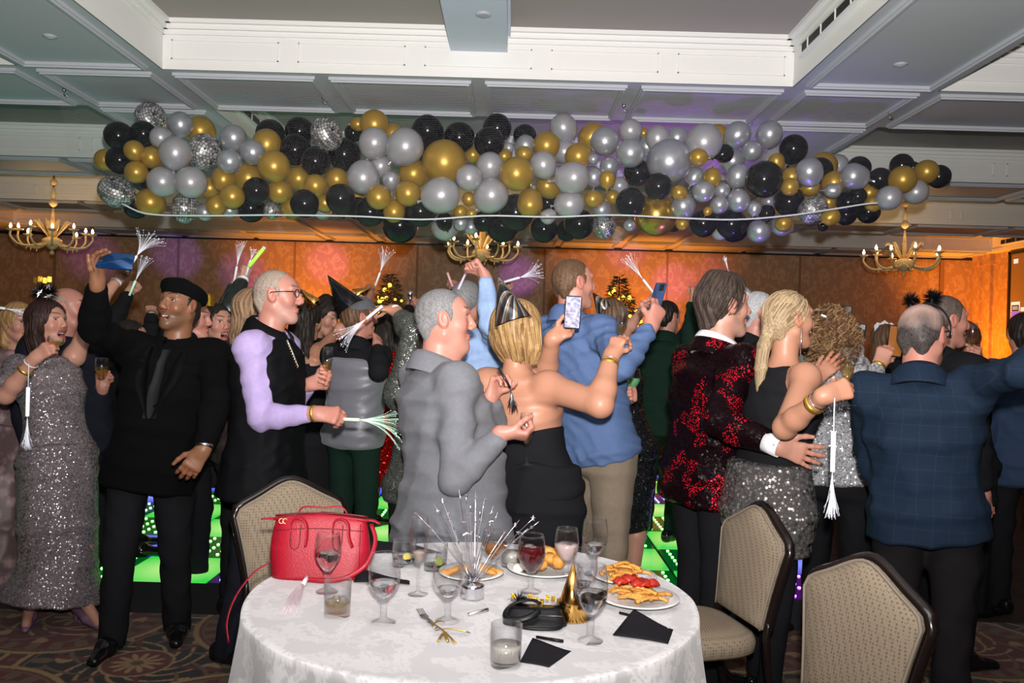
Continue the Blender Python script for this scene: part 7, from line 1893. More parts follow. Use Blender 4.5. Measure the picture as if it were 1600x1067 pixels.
for k in range(4): mb.box((-0.010, -0.002, -0.014), (0.010, 0.002, 0.014), TR(tp + (-0.035 + 0.024 * k, -0.02, 0.062 + 0.006 * (k % 2)), 0.2 * k))
mb.build('gold_numbers', MATS['gold_glitter'], hb, smooth=False)
tt = np.linspace(0.1, PI - 0.1, 20); MB().tube([hd[0] + (hd[3] * math.cos(x) * 0.42 + hd[2] * (math.sin(x) * 0.42 + 0.13)) * hd[4] for x in tt], 0.004, 6).build('band', M_blackplastic, hb)
S = s_['gown_bodice']; ck = [S.project([W(px_, py_, 3.9)], BACK)[0] for px_, py_ in ((95, 548), (88, 560), (80, 578), (82, 590), (95, 596), (108, 590), (110, 575), (106, 560))]
MB().tube(spline(ck, 30) - BACK * 0.006, 0.004, 6).build('cord_necklace', M_blackplastic, s_['o'])
# --- man in the red sequin jacket
M_redseq = sequin_mat('red_flip_sequins', (0.80, 0.010, 0.03), (0.006, 0.002, 0.003), 130, 0.47, 0.32, 0.6, patch=8, met=0.45)
r_ = person('man in a red and black sequin tuxedo jacket with swept back dark hair', (1133, 480, 12, 4), 1106, 3.80, 26, hh=0.270, w=1.08, sh=22, tone='fair', face=dict(stubble=(0.40, 0.26, 0.2, 0.3), eyes=True), hair=dict(style='swept', grow=0.055, amp=0.002, n=74, comb=420, comb_to=(-0.45, -0.45), c1=(0.016, 0.011, 0.009), c2=(0.085, 0.060, 0.048)),
    aR=dict(e=(1120, 658, 'f'), w=(1216, 697, 'f'), pose='open', d=(0.85, -0.05, -0.25), palm=(0.1, 0.9, 0.1), thumb=(0.2, -0.2, 1), spread=0.22), aL=dict(e=(1160, 640, 'b')),
    top=[SUIT(M_redseq, rc=0.0085), dict(name='shirt', mat=M_whiteshirt, th=0.010, s_lo=0.35, sleeve=False, collar=1.6, noise=0)], bottom=dict(mat=M_blackcloth), shoes=dict(mat=M_shoe))
a = r_['arms']['R']; MB().lathe([(0.040, -0.035), (0.042, -0.035), (0.043, 0.03), (0.040, 0.03)], axisM(a['W'] - a['d'] * 0.02, a['W'] - a['E']), 20, close=True).build('shirt_cuff', M_whiteshirt, r_['o'])
MB().ball(a['W'] - a['d'] * 0.032 + FRONT * 0.042, 0.005, 8).build('cufflink', M_silver, r_['o'])
# --- blonde pony tail woman
u_ = person('blonde woman with a ponytail in a sleeveless black top and sequin skirt holding champagne', (1235, 501, 12, 6), 1206, 3.50, 22, hh=0.235, sex='f', w=1.08, sh=18, tone='warm', bare=True, arm=1.12, face=dict(mouth=0.4, lips=(0.5, 0.16, 0.15), eyes=True),
    aR=dict(e=(1226, 668, 'f'), w=(1290, 617, 'f'), pose='grip', sleeve='bare', d=(0.9, 0.0, 0.3), palm=(0.2, 0.8, -0.2), thumb=(0.1, 0.1, 1)), aL=dict(e=(1262, 640, 'b'), w=(1276, 592, 'b'), pose='open', sleeve='bare', d=(0.7, 0.0, 0.7), palm=(0.4, 0.8, -0.3), thumb=(-0.5, 0.1, 0.6), spread=0.2),
    top=[dict(name='sleeveless_top', mat=M_blackcloth, th=0.008, s_lo=0.12, sleeve=False, s_hi=0.95, noise=0.003)], bottom=dict(mat=M_blackcloth, w=0.78), shoes=dict(mat=M_shoe, heel=True), feet=((0.05, -0.09), (-0.05, 0.09)))
S = SDF(); hp = u_['hp']; M_sks = sequin_mat('silver_paillettes', (0.92, 0.84, 0.78), (0.07, 0.065, 0.065), 70, 0.72, 0.3, 0.8, patch=12)
S.eseg(hp + UP * 0.13, hp - UP * 0.06, (.192, .152), (.232, .18), u_['Rb'], k=0.02, cap=0.03); S.eseg(hp - UP * 0.06, hp - UP * 0.22, (.232, .18), (.20, .165), u_['Rb'], k=0.02, cap=0.02)
v, fc = S.mesh(0.009); mesh_obj('sequin_skirt', v, fc, M_sks, u_['o'])
make_hair(u_['o'], u_['hd'], style='short', grow=0.03, info=u_, strands=260, amp=0.0018, n=80, nape=0.0, comb=420, comb_to=(-0.45, -0.12), c1=(0.16, 0.10, 0.05), c2=(0.48, 0.36, 0.22),
    locks=[[(-0.28, 0.02, 0.0, 0.26, 0.26), (-0.42, -0.15, 0.0, 0.13, 0.13)], [(-0.42, -0.15, 0.0, 0.10, 0.10), (-0.55, -0.40, 0.02, 0.14, 0.09), (-0.66, -0.80, 0.04, 0.13, 0.08), (-0.74, -1.25, 0.06, 0.06, 0.04)]])
a = u_['arms']['R']; bracelet(a, 0.74, 0.035, M_goldband, 'chunky gold watch on the ponytail woman\'s wrist', 0.005, 0.022, cat='watch', name='wristwatch'); bracelet(a, 0.84, 0.034, M_silver, 'beaded silver bracelet next to the ponytail woman\'s gold watch', 0.004); bracelet(a, 0.98, 0.031, M_band, 'white wand strap round the ponytail woman\'s wrist', 0.003, 0.006, cat='wristband', name='wrist_strap')
held_flute(a['grip'], (-0.02, 0, 1), 'champagne flute held by the ponytail woman', 0.5)
hanging_wand(W(1304, 622, a['W'][1] - 0.06), 0.41, 'lit fibre wand hanging from the ponytail woman\'s wrist', 6)
hd = u_['hd']; ec = hd[0] + (hd[1] * -0.02 + hd[2] * -0.13 + hd[3] * 0.38) * hd[4]; MB().tube([ec, ec - UP * 0.11], 0.0035, 6).build('earring', M_silver, u_['o'])
S = u_['sleeveless_top']; ck = []
for x, y in ((1203, 530), (1215, 534), (1230, 545), (1245, 560), (1258, 576), (1270, 592)): ck.append(W(x, y, 3.30))
ck = S.project(spline(ck, 44), BACK); beads(ck - BACK * 0.005, 0.0045, M_silver, u_['o'], 'bead_necklace')
# --- man in the blue blazer
M_bluebl = check_mat('blue_windowpane_wool', (0.013, 0.027, 0.054), (0.020, 0.038, 0.070), 17, 0.05, 0.8)
def bald(v, hd, col):
    c, f, u, r, h = hd; q = (v - c) / h; a, b, s = q @ f, q @ u, q @ r
    n = np.sin(a * 9 + 1) * np.sin(s * 10 + 0.5) + 0.5 * np.sin(b * 14); t = np.clip((b - 0.16 + 0.10 * n) / 0.16, 0, 1)[:, None] * 0.75
    return col * (1 - t) + np.array((0.55, 0.36, 0.30)) * t
x_ = person('balding man in a blue checked blazer seen from behind with one arm out', (1443, 525, 38, 0), 1456, 3.42, 72, hh=0.255, w=1.16, belly=0.04, sh=62, tone='pink', face=dict(heavy=0.6), hair=dict(style='short', grow=0.008, amp=0.0008, n=90, c1=(0.02, 0.016, 0.015), c2=(0.10, 0.085, 0.08), grey=bald),
    aL=dict(e=(1360, 702, 'b'), w=(1378, 776, 'f'), pose='relaxed', d=(0.1, 0.0, -1), palm=(0.6, 0.5, 0), thumb=(0.3, 1, 0)), aR=dict(e=(1598, 580, 'f'), w=(1660, 520, 'b'), pose='relaxed', lift=0.05),
    top=[SUIT(M_bluebl, rc=0.008), dict(name='shirt', mat=M_blackcloth, th=0.006, s_lo=0.3, sleeve=False, collar=1.2, noise=0)], bottom=dict(mat=cloth('charcoal_trousers', (0.014, 0.012, 0.014)), w=1.12), shoes=dict(mat=M_shoe))
glasses(x_, M_blackplastic)
hd = x_['hd']; hb = thing('headband', 'black headband with two tinsel pompoms on the balding man in blue', 'headband', hd[0] + UP * 0.1)
tt = np.linspace(-0.25, PI + 0.25, 30); MB().tube([hd[0] + (hd[3] * math.cos(x) * 0.385 + hd[2] * (math.sin(x) * 0.44 + 0.08) + hd[1] * 0.10) * hd[4] for x in tt], 0.0075, 6, flat=0.4).build('band', M_blackplastic, hb)
for k, (px_, py_, R_) in enumerate(((1424, 470, 0.040), (1457, 466, 0.044))):
    pc_ = W(px_, py_, 3.45 + 0.08 * k); pompom('pompom', pc_, R_, 520, hb, MATS['black_tinsel'], 7 + k)
    st_ = hd[0] + hd[2] * hd[4] * 0.5 + hd[3] * hd[4] * (-0.12 + 0.24 * k); mb = MB(); tq = np.linspace(0, 1, 60); mb.tube(st_ + (pc_ - st_) * tq[:, None] + np.stack([0.006 * np.cos(tq * 50), 0.006 * np.sin(tq * 50), 0 * tq], -1), 0.0012, 4); mb.build('spring', M_blackplastic, hb)
# ------------------------------------------------------------------ guests farther back
M_navysuit = cloth('navy_suit', (0.012, 0.014, 0.022)); M_greensuit = cloth('dark_green_suit', (0.008, 0.022, 0.016))
M_lightblue = cloth('light_blue_shirt', (0.28, 0.40, 0.64)); M_leather = mat('black_leather', (0.012, 0.018, 0.018), 0.3)
BL_TR = dict(mat=M_blackcloth)
def floral():
    m, N, L, P = new_mat('rose_brocade'); tc = N.new('ShaderNodeTexCoord'); vo = N.new('ShaderNodeTexVoronoi'); vo.inputs['Scale'].default_value = 14; L.new(tc.outputs['Object'], vo.inputs['Vector']); nz = N.new('ShaderNodeTexNoise'); nz.inputs['Scale'].default_value = 50; L.new(tc.outputs['Object'], nz.inputs['Vector'])
    ad = N.new('ShaderNodeMath'); ad.operation = 'MULTIPLY_ADD'; ad.inputs[1].default_value = 0.5; L.new(nz.outputs['Fac'], ad.inputs[0]); L.new(vo.outputs['Distance'], ad.inputs[2])
    cr = N.new('ShaderNodeValToRGB'); cr.color_ramp.elements[0].position = 0.4; cr.color_ramp.elements[0].color = (0.36, 0.24, 0.24, 1); cr.color_ramp.elements[1].position = 0.75; cr.color_ramp.elements[1].color = (0.13, 0.08, 0.085, 1)
    L.new(ad.outputs[0], cr.inputs['Fac']); L.new(cr.outputs['Color'], P.inputs['Base Color']); P.inputs['Roughness'].default_value = 0.5; return m
M_floral = floral()
person('woman in a dusty rose brocade gown at the left picture edge', (30, 506, -30, 0), 2, 4.85, -40, sex='f', tone='fair', w=1.08, hh=0.225, hair=dict(style='bob', grow=0.05, locks=[[(-0.16, 0.15, 0, 0.36, 0.28), (-0.2, -0.5, 0, 0.36, 0.2)]], **BLONDE), aL=dict(sleeve='bare', hand=True),
    top=[dict(name='gown_bodice', mat=M_floral, th=0.010, s_lo=-0.1, sleeve=True, noise=0.004)], bottom=dict(kind='dress', name='gown_skirt', mat=M_floral, fold=0.02, pts=[(0.95, .19, .15, 0), (0.75, .23, .19, 0), (0.4, .26, .24, 0), (0.06, .33, .32, 0)]), shoes=dict(mat=M_shoe))
fibre_wand(W(-6, 480, 4.6), (1, 0, -0.12), 'fibre wand reaching in from the left picture edge', 40, 0.13, 0.15, 0.3, 15)
c_ = person('bald man in a dark suit behind the woman in the sequin gown', (108, 483, 8, 2), 128, 4.9, -25, hh=0.25, tone='pink', w=1.1, hair=dict(style='ring', grow=0.003, amp=0, c1=(0.3, 0.22, 0.18), c2=(0.36, 0.27, 0.22)),
    aL=dict(e=(152, 640, 'f'), w=(160, 606, 'f'), pose='grip', d=(0.1, -0.2, 0.9), palm=(0.3, -0.6, 0.2)), top=[SUIT(M_navysuit), dict(name='shirt', mat=M_whiteshirt, th=0.008, s_lo=0.4, sleeve=False, collar=1.5, noise=0)], bottom=BL_TR, shoes=dict(mat=M_shoe))
goblet(W(158, 606, 4.42), 'small goblet of amber wine held beside the velvet jacket', h=0.16, r=0.036, fill=0.55, liq=M_champ, ice=False)
d_ = person('guest hidden behind the beret man with both hands raised', (206, 530, 20, 0), 214, 5.3, 40, hh=0.23, tone='fair', floor=DZ, hair=dict(style='short', **DARK), aL=dict(e=(178, 500, 'b'), w=(201, 458, 'b'), pose='fist', lift=0.05), aR=dict(e=(236, 530, 'b'), w=(236, 492, 'b'), pose='fist', lift=0.05), top=[SUIT(M_blackcloth)], bottom=BL_TR, shoes=dict(mat=M_shoe), coarse=True)
fibre_wand(W(207, 450, 5.15), (0.35, 0, 0.9), 'green and white fibre wand behind the selfie arm', 50, 0.15, -0.1, 0.22, 21, handle_col=(0.5, 0.9, 0.6))
tag(bracelet(d_['arms']['R'], 0.98, 0.03, M_silver, 'silver sequin cuff on a raised wrist by the beret', 0.005, 0.03), None)
f_ = person('man in profile wearing a gold paper crown behind the beret man', (303, 500, -4, 2), 300, 4.85, 0, hh=0.235, tone='pink', hair=dict(style='short', amp=0.001, **GREY), top=[SUIT(M_blackcloth), dict(name='shirt', mat=M_whiteshirt, th=0.010, s_lo=0.4, sleeve=False, collar=1.8, noise=0)], bottom=BL_TR, shoes=dict(mat=M_shoe))
p = W(319, 478, 4.9); cr_ = thing('paper_crown', 'gold glitter crown on the head behind the beret man', 'crown', p); mb = MB()
for k in range(12):
    a0, a1 = 2 * PI * k / 12, 2 * PI * (k + 1) / 12; R_ = 0.055; q0, q1 = np.array((R_ * math.cos(a0), R_ * math.sin(a0), 0)), np.array((R_ * math.cos(a1), R_ * math.sin(a1), 0)); mb.add([p + q0, p + q1, p + q1 * 1.1 + UP * 0.045, p + (q0 + q1) / 2 * 1.2 + UP * 0.075, p + q0 * 1.1 + UP * 0.045], [(0, 1, 2, 3, 4)])
mb.build('band', MATS['gold_glitter'], cr_, smooth=False)
g_ = person('laughing dark haired woman in a black turtleneck suit facing us', (341, 507, -42, 4), 340, 5.15, -45, hh=0.236, sex='f', floor=DZ, tone='fair', face=dict(mouth=1.0, lips=(0.45, 0.06, 0.07)), hair=dict(style='bob', grow=0.04, strands=60, locks=[[(-0.18, 0.15, 0, 0.34, 0.26), (-0.24, -0.5, 0, 0.30, 0.16)]], **DARK),
    aL=dict(e=(372, 600, 'f'), w=(378, 560, 'f'), pose='grip'), top=[dict(name='jacket', mat=M_blackcloth, th=0.016, s_lo=-0.12, sleeve=True, collar=2.5)], bottom=dict(kind='skirt', mat=M_blackcloth, pts=[(0.95, .18, .14, 0), (0.75, .19, .16, 0), (0.50, .18, .16, 0)], bare_leg=True), shoes=dict(mat=M_shoe, heel=True))
MB().add([W(338, 560, 5.0), W(349, 556, 5.0), W(351, 598, 4.98), W(342, 606, 4.98), W(338, 560, 5.03), W(349, 556, 5.03), W(351, 598, 5.01), W(342, 606, 5.01)], [(0, 3, 2, 1), (4, 5, 6, 7), (0, 1, 5, 4), (1, 2, 6, 5), (2, 3, 7, 6), (3, 0, 4, 7)]).build('shirt_front', M_whiteshirt, g_['o'])
mc = W(366, 522, 4.95); o = thing('noisemaker', 'silver glitter blowout at the lips of the laughing woman', 'party blower', mc); MB().ball(mc + (0.02, 0, 0.02), 0.024, 10).build('head', M_tinsel, o); MB().tube([mc + (0.01, 0, 0.0), mc + (-0.02, 0, -0.07)], 0.008, 8).build('handle', M_silver, o)
h_ = person('guest in a black leather jacket behind the long haired woman, both hands raised', (394, 512, 60, 0), 392, 5.4, 60, hh=0.23, floor=DZ, tone='fair', hair=dict(style='short', **DARK), aL=dict(e=(352, 487, 'b'), w=(366, 445, 'b'), pose='fist', lift=0.06), aR=dict(e=(357, 482, 'f'), w=(380, 436, 'b'), pose='fist', d=(0.3, 0, 0.9), lift=0.0), top=[dict(name='jacket', mat=M_leather, th=0.018, s_lo=-0.1, sleeve=True, collar=1)], bottom=BL_TR, shoes=dict(mat=M_shoe), coarse=True)
bracelet(h_['arms']['R'], 1.0, 0.032, M_band, 'white wristband at the leather sleeve', 0.004, 0.02, cat='wristband', name='wristband')
fibre_wand(W(368, 428, 5.4), (0.15, 0, 1), 'white fibre wand left of the green glow stick', 50, 0.15, -0.15, 0.2, 31)
fibre_wand(W(388, 418, 5.3), (0.25, 0, 0.9), 'short fibre wand directly behind the green glow stick', 40, 0.08, 0.0, 0.4, 32)
p0, p1 = W(389, 416, 5.2), W(412, 388, 5.2); gs = thing('glow_stick', 'yellow green glow stick held up over the leather sleeve', 'glow stick', p0); MB().tube([p0, p1], 0.011, 10).build('tube', mat('green_glow', (0.4, 0.7, 0.1), 0.3, emit=(0.35, 0.8, 0.06), estr=0.8), gs); MB().tube([p1, p1 + (p1 - p0) * 0.08], 0.013, 10).build('cap', M_band, gs)
i_ = person('woman with long light brown hair and black lace sleeves, back to us', (397, 489, 48, 0), 386, 4.5, 60, hh=0.232, sex='f', tone='fair', hair=dict(style='long', grow=0.05, strands=200, c1=(0.10, 0.055, 0.03), c2=(0.38, 0.24, 0.14), locks=[[(-0.18, 0.15, 0, 0.36, 0.28), (-0.30, -0.5, 0, 0.40, 0.18), (-0.34, -1.0, 0.05, 0.36, 0.12), (-0.36, -1.45, 0.1, 0.20, 0.07)]]), face=dict(eyes=False),
    aL=dict(e=(366, 612, 'f'), w=(370, 668, 'f'), sleeve='roll'), top=[dict(name='lace_top', mat=mat('black_lace', (0.02, 0.014, 0.013), 0.7, bump=1.0, bscale=70, var=0.7), th=0.010, s_lo=-0.1, sleeve=True)], bottom=BL_TR, shoes=dict(mat=M_shoe))
tp = W(394, 457, 4.5); o = thing('headband', 'gold tinsel headband on the long haired woman', 'headband', tp); pompom('pompom', tp, 0.040, 160, o, MATS['gold_tinsel'], 12)
k_ = person('young man with dark hair looking down behind the black cone hat', (509, 495, -22, -22), 505, 5.85, -30, hh=0.236, floor=DZ, tone='fair', hair=dict(style='swept', grow=0.05, comb=200, **DARK), top=[dict(name='shirt', mat=M_blackcloth, th=0.012, s_lo=-0.1, sleeve=True, collar=1)], bottom=BL_TR, shoes=dict(mat=M_shoe))
k2 = person('woman in a black sleeveless dress with long dark hair behind the lavender man', (481, 502, 62, 0), 486, 5.25, 66, hh=0.23, sex='f', floor=DZ, tone='warm', bare=True, face=dict(eyes=False), hair=dict(style='long', grow=0.05, strands=120, locks=[[(-0.18, 0.15, 0, 0.36, 0.28), (-0.30, -0.6, 0, 0.42, 0.18), (-0.34, -1.3, 0.05, 0.34, 0.10)]], **DARK),
    aR=dict(e=(532, 514, 'f'), w=(560, 478, 'b'), sleeve='bare', pose='fist', lift=0.04), aL=dict(sleeve='bare'), top=[dict(name='dress_bodice', mat=M_blackcloth, th=0.008, s_lo=-0.05, sleeve=False, s_hi=0.82, noise=0.003)], bottom=dict(kind='dress', name='dress_skirt', mat=M_blackcloth, pts=[(0.95, .18, .14, 0), (0.75, .2, .17, 0), (0.45, .18, .17, 0)], bare_leg=True), shoes=dict(mat=M_shoe, heel=True))
gb, ga = W(492, 476, 4.9), W(477, 460, 4.9); cone_hat(gb, ga - gb, 0.13, 0.045, M_goldcard, 'small gold cone hat just right of the lavender man\'s glasses')
# vest man with black cone hat
M_vest = mat('grey_satin_vest', (0.16, 0.16, 0.185), 0.38, bump=0.3, bscale=120, sheen=0.2)
l_ = person('man in a grey satin vest and black shirt, back to us, black cone hat tilted', (562, 498, 30, 6), 556, 5.0, 68, hh=0.238, floor=DZ, tone='pink', w=1.0, hair=dict(style='short', **BROWN), aL=dict(e=(520, 590, 'b'), w=(530, 560, 'b')), aR=dict(e=(592, 580, 'f'), w=(590, 540, 'b')),
    top=[dict(name='shirt', mat=M_blackcloth, th=0.012, s_lo=-0.1, sleeve=True, collar=1), dict(name='vest', mat=M_vest, th=0.022, s_lo=-0.12, sleeve=False, s_hi=0.86, noise=0.005)], bottom=dict(mat=M_greensuit, w=1.05), shoes=dict(mat=M_shoe))
bc, ap = W(549, 484, 4.95), W(512, 430, 4.98); M_bcard = mat('black_mirror_card', (0.03, 0.03, 0.035), 0.15, 0.8); cone_hat(bc, ap - bc, np.linalg.norm(ap - bc), 0.095, M_bcard, 'large black foil cone hat tipped over to the left')
S = SDF(); hc_, hf_, hu_, hr_, hh_ = l_['hd']; ca = hc_ + hu_ * 0.05; S.ell(ca, (hf_, hu_, hr_), (0.105, 0.085, 0.09), k=0.01); S.plane(ca, -hu_); S.eseg(ca + hf_ * 0.06 + hr_ * 0.02, ca + hf_ * 0.19 + hr_ * 0.03, (0.07, 0.010), (0.05, 0.008), hr_, k=0.01); v, fc = S.mesh(0.006); cp = mesh_obj('baseball_cap', v, fc, cloth('grey_cap', (0.10, 0.10, 0.11)), origin=ca); tag(cp, 'grey baseball cap under the black cone hat', 'hat')
m_ = person('woman with long straight black hair in a red sequin dress, back to us', (613, 507, 85, 0), 606, 5.6, 85, hh=0.23, sex='f', floor=DZ, tone='fair', face=dict(eyes=False), hair=dict(style='long', grow=0.05, strands=160, locks=[[(-0.18, 0.15, 0, 0.36, 0.28), (-0.32, -0.6, 0, 0.44, 0.16), (-0.34, -1.3, 0.0, 0.40, 0.10), (-0.34, -1.75, 0.0, 0.32, 0.06)]], **DARK),
    top=[dict(name='dress_bodice', mat=sequin_mat('bright_red_sequins', (0.75, 0.02, 0.03), (0.15, 0.0, 0.0), 130, 1.0, 0.25), th=0.010, s_lo=-0.1, sleeve=True)], bottom=dict(kind='dress', name='dress_skirt', mat=MATS['bright_red_sequins'], pts=[(0.95, .18, .14, 0), (0.75, .2, .17, 0), (0.45, .18, .17, 0)], bare_leg=True), shoes=dict(mat=M_shoe, heel=True))
# raised sparkling sleeve left of the grey blazer
M_spark = sequin_mat('grey_lurex_knit', (0.40, 0.40, 0.36), (0.05, 0.055, 0.05), 190, 0.9, 0.35, 0.8, patch=40)
sp_ = person('woman in a sparkling grey knit, arm raised, hidden behind the grey blazer man', (672, 548, 88, 0), 664, 4.1, 88, hh=0.225, sex='f', tone='warm', face=dict(eyes=False), hair=dict(style='bob', grow=0.04, **DARK), arm=1.25,
    aL=dict(e=(647, 520, 'b'), w=(616, 484, 'b'), pose='hold', sleeve='3q', d=(-0.95, 0, 0.1), palm=(0, 0.3, -1), thumb=(-0.3, 0.8, 0.3)), top=[dict(name='sweater', mat=M_spark, th=0.020, s_lo=-0.15, sleeve=True, arm_th=0.022)], bottom=BL_TR, shoes=dict(mat=M_shoe))
a = sp_['arms']['L']; bracelet(a, 0.97, 0.029, M_band, 'white paper wristband on the arm left of the grey haired man', 0.003, 0.018, cat='wristband', name='wristband'); bracelet(a, 0.62, 0.034, M_silver, 'bead bracelet halfway along the arm left of the grey haired man', 0.005)
fibre_wand(W(585, 488, 4.05), (-0.7, 0, -0.6), 'lilac lit fibre wand hanging down in front of the grey vest', 70, 0.17, 0.1, 0.25, 41)
n2 = person('guest hidden behind the grey haired man with raised hands', (688, 512, 40, 0), 690, 5.7, 40, hh=0.23, floor=DZ, tone='pink', hair=dict(style='short', **DARK), aL=dict(e=(636, 510, 'b'), w=(640, 478, 'b'), pose='fist', lift=0.08), aR=dict(e=(716, 490, 'b'), w=(709, 452, 'b'), pose='fist', lift=0.08), top=[dict(name='shirt', mat=M_blackcloth, th=0.012, s_lo=-0.1, sleeve=True, collar=1)], bottom=BL_TR, shoes=dict(mat=M_shoe), coarse=True)
o = thing('noisemaker', 'clear and silver party squeaker in the fist by the small tree', 'party blower', W(641, 462, 5.6)); MB().ball(W(641, 459, 5.6), 0.022, 10).build('head', M_tinsel, o); MB().tube([W(641, 472, 5.6), W(641, 460, 5.6)], 0.007, 8).build('handle', M_silver, o)
p0, p1 = W(707, 448, 5.62), W(699, 426, 5.62); o = thing('glow_stick', 'pink plastic stick in the small hand above the grey haired man', 'glow stick', p0); MB().tube([p0, p1], 0.009, 8).build('tube', mat('pink_plastic', (0.75, 0.42, 0.42), 0.3), o)
l2 = person('guest hidden behind the black cone hat holding up a fibre wand', (578, 508, 50, 0), 575, 6.3, 50, hh=0.23, floor=DZ, tone='warm', hair=dict(style='short', **DARK), aR=dict(e=(572, 488, 'f'), w=(578, 458, 'b'), pose='fist', sleeve='short', lift=0.08), top=[dict(name='shirt', mat=M_blackcloth, th=0.012, s_lo=-0.1, sleeve=True, collar=1)], bottom=BL_TR, shoes=dict(mat=M_shoe), coarse=True)
fibre_wand(W(590, 436, 5.8), (0.3, 0, 0.9), 'fibre wand held up beside the small golden tree', 70, 0.16, -0.15, 0.3, 51)
gb, ga = W(556, 462, 5.7), W(578, 450, 5.7); cone_hat(gb, ga - gb, 0.12, 0.05, M_goldcard, 'gold cone hat lying behind the black cone hat')
o_ = person('man in a light blue shirt with one fist raised behind the cone hat', (731, 474, 60, 0), 748, 4.6, 66, hh=0.235, tone='pink', w=1.08, hair=dict(style='short', amp=0.001, **GREY), face=dict(eyes=False), aR=dict(e=(767, 506, 'f'), w=(758, 432, 'b'), pose='fist', d=(-0.55, 0, 0.75), palm=(-0.5, -0.3, -0.5), lift=0.03), top=[dict(name='shirt', mat=M_lightblue, th=0.014, s_lo=-0.1, sleeve=True, collar=1, noise=0.007)], bottom=BL_TR, shoes=dict(mat=M_shoe))
bracelet(o_['arms']['R'], 0.99, 0.031, M_goldband, 'gold bracelet on the fist raised beside the cone hat', 0.004, 0.01)
p0, p1 = W(729, 424, 4.55), W(716, 452, 4.5); o = thing('glow_stick', 'clear stick hanging from the fist above the grey haired man', 'glow stick', p0); MB().tube([p0, p1], 0.007, 8).build('tube', mat('lilac_plastic', (0.65, 0.55, 0.75), 0.25), o)
o2 = person('guest hidden behind the silver striped cone hat holding a fibre wand', (818, 508, 50, 0), 812, 5.3, 50, hh=0.23, tone='fair', floor=DZ, hair=dict(style='short', **BROWN), aL=dict(e=(797, 500, 'b'), w=(790, 458, 'b'), pose='fist', lift=0.05), top=[dict(name='shirt', mat=M_whiteshirt, th=0.012, s_lo=-0.1, sleeve=True, collar=1)], bottom=BL_TR, shoes=dict(mat=M_shoe), coarse=True)
fibre_wand(W(800, 437, 5.2), (0.95, 0, 0.3), 'fibre wand leaning right behind the striped cone hat', 70, 0.15, -0.05, 0.4, 61)
# behind the blue shirt
gl = person('woman in glasses and a black sequin dress holding a wand behind the blue shirt', (951, 500, 140, 0), 980, 4.9, 50, hh=0.228, sex='f', tone='fair', face=dict(), hair=dict(style='short', grow=0.04, **BROWN), aL=dict(e=(975, 522, 'b'), w=(1008, 480, 'b'), pose='fist', sleeve='bare', lift=0.03), aR=dict(e=(965, 640, 'f'), w=(985, 622, 'f'), pose='grip', sleeve='bare'),
    top=[dict(name='dress_bodice', mat=sequin_mat('black_sequins', (0.35, 0.35, 0.38), (0.01, 0.01, 0.012), 130, 0.4, 0.25, patch=30), th=0.010, s_lo=-0.1, sleeve=False, s_hi=0.9)], bottom=dict(kind='dress', name='dress_skirt', mat=MATS['black_sequins'], pts=[(0.95, .18, .14, 0), (0.7, .19, .16, 0), (0.45, .16, .16, 0)], bare_leg=True), shoes=dict(mat=M_shoe, heel=True))
glasses(gl, M_blackplastic)
bracelet(gl['arms']['L'], 0.86, 0.03, mat('teal_band', (0.05, 0.4, 0.4), 0.4), 'teal wristband on the bare raised forearm behind the blue shirt', 0.004, 0.015, cat='wristband', name='wristband')
gb, ga = W(945, 483, 4.85), W(929, 461, 4.85); cone_hat(gb, ga - gb, 0.12, 0.055, striped_card(), 'black and gold cone hat on the woman in glasses')
fibre_wand(W(1013, 447, 4.85), (-0.62, 0, 0.75), 'long white fibre wand pointing up left beside the blue phone', 70, 0.16, -0.05, 0.18, 71)
goblet(W(988, 625, 4.5), 'goblet lit green held low beside the blue shirt', h=0.17, r=0.042, fill=0.6, liq=mat('green_lit_drink', (0.3, 0.9, 0.4), 0.05, trans=0.6), ice=False)  # green light on the glass is put into the drink's colour
r2 = person('man in a dark green suit with a raised fist on the dance floor', (1044, 496, 35, 4), 1040, 6.2, 60, hh=0.238, floor=DZ, tone='fair', w=1.1, hair=dict(style='short', **DARK), aR=dict(e=(1079, 528, 'f'), w=(1084, 470, 'b'), pose='fist', lift=0.08), top=[SUIT(M_greensuit)], bottom=dict(mat=M_greensuit), shoes=dict(mat=M_shoe), feet=((0.0, -0.13), (-0.1, 0.12)))
a = r2['arms']['R']; MB().lathe([(0.034, -0.03), (0.037, -0.03), (0.037, 0.02), (0.034, 0.02)], axisM(a['W'] - a['d'] * 0.03, a['W'] - a['E']), 16, close=True).build('shirt_cuff', M_whiteshirt, r2['o'])
# right side
t_ = person('older man with grey hair and glasses in a black suit between the couple', (1188, 491, -4, 2), 1185, 4.6, 10, hh=0.238, tone='pink', hair=dict(style='short', amp=0.002, c1=(0.25, 0.25, 0.26), c2=(0.55, 0.55, 0.56)), top=[SUIT(M_blackcloth)], bottom=BL_TR, shoes=dict(mat=M_shoe)); glasses(t_, M_silver)
gb, ga = W(1172, 470, 4.6), W(1163, 450, 4.6); cone_hat(gb, ga - gb, 0.10, 0.048, mat('silver_mirror_card', (0.7, 0.7, 0.74), 0.2, 0.9), 'silver cone hat on the older grey haired man')
fibre_wand(W(1141, 436, 4.9), (-0.25, 0, 0.9), 'violet fibre wand rising behind the red jacket man\'s hair', 30, 0.085, 0, 0.1, 81, handle_col=(0.5, 0.4, 0.9))
M_ssil = sequin_mat('silver_sequin_knit', (0.78, 0.78, 0.80), (0.35, 0.35, 0.37), 110, 0.9, 0.25, 1.0, patch=18)
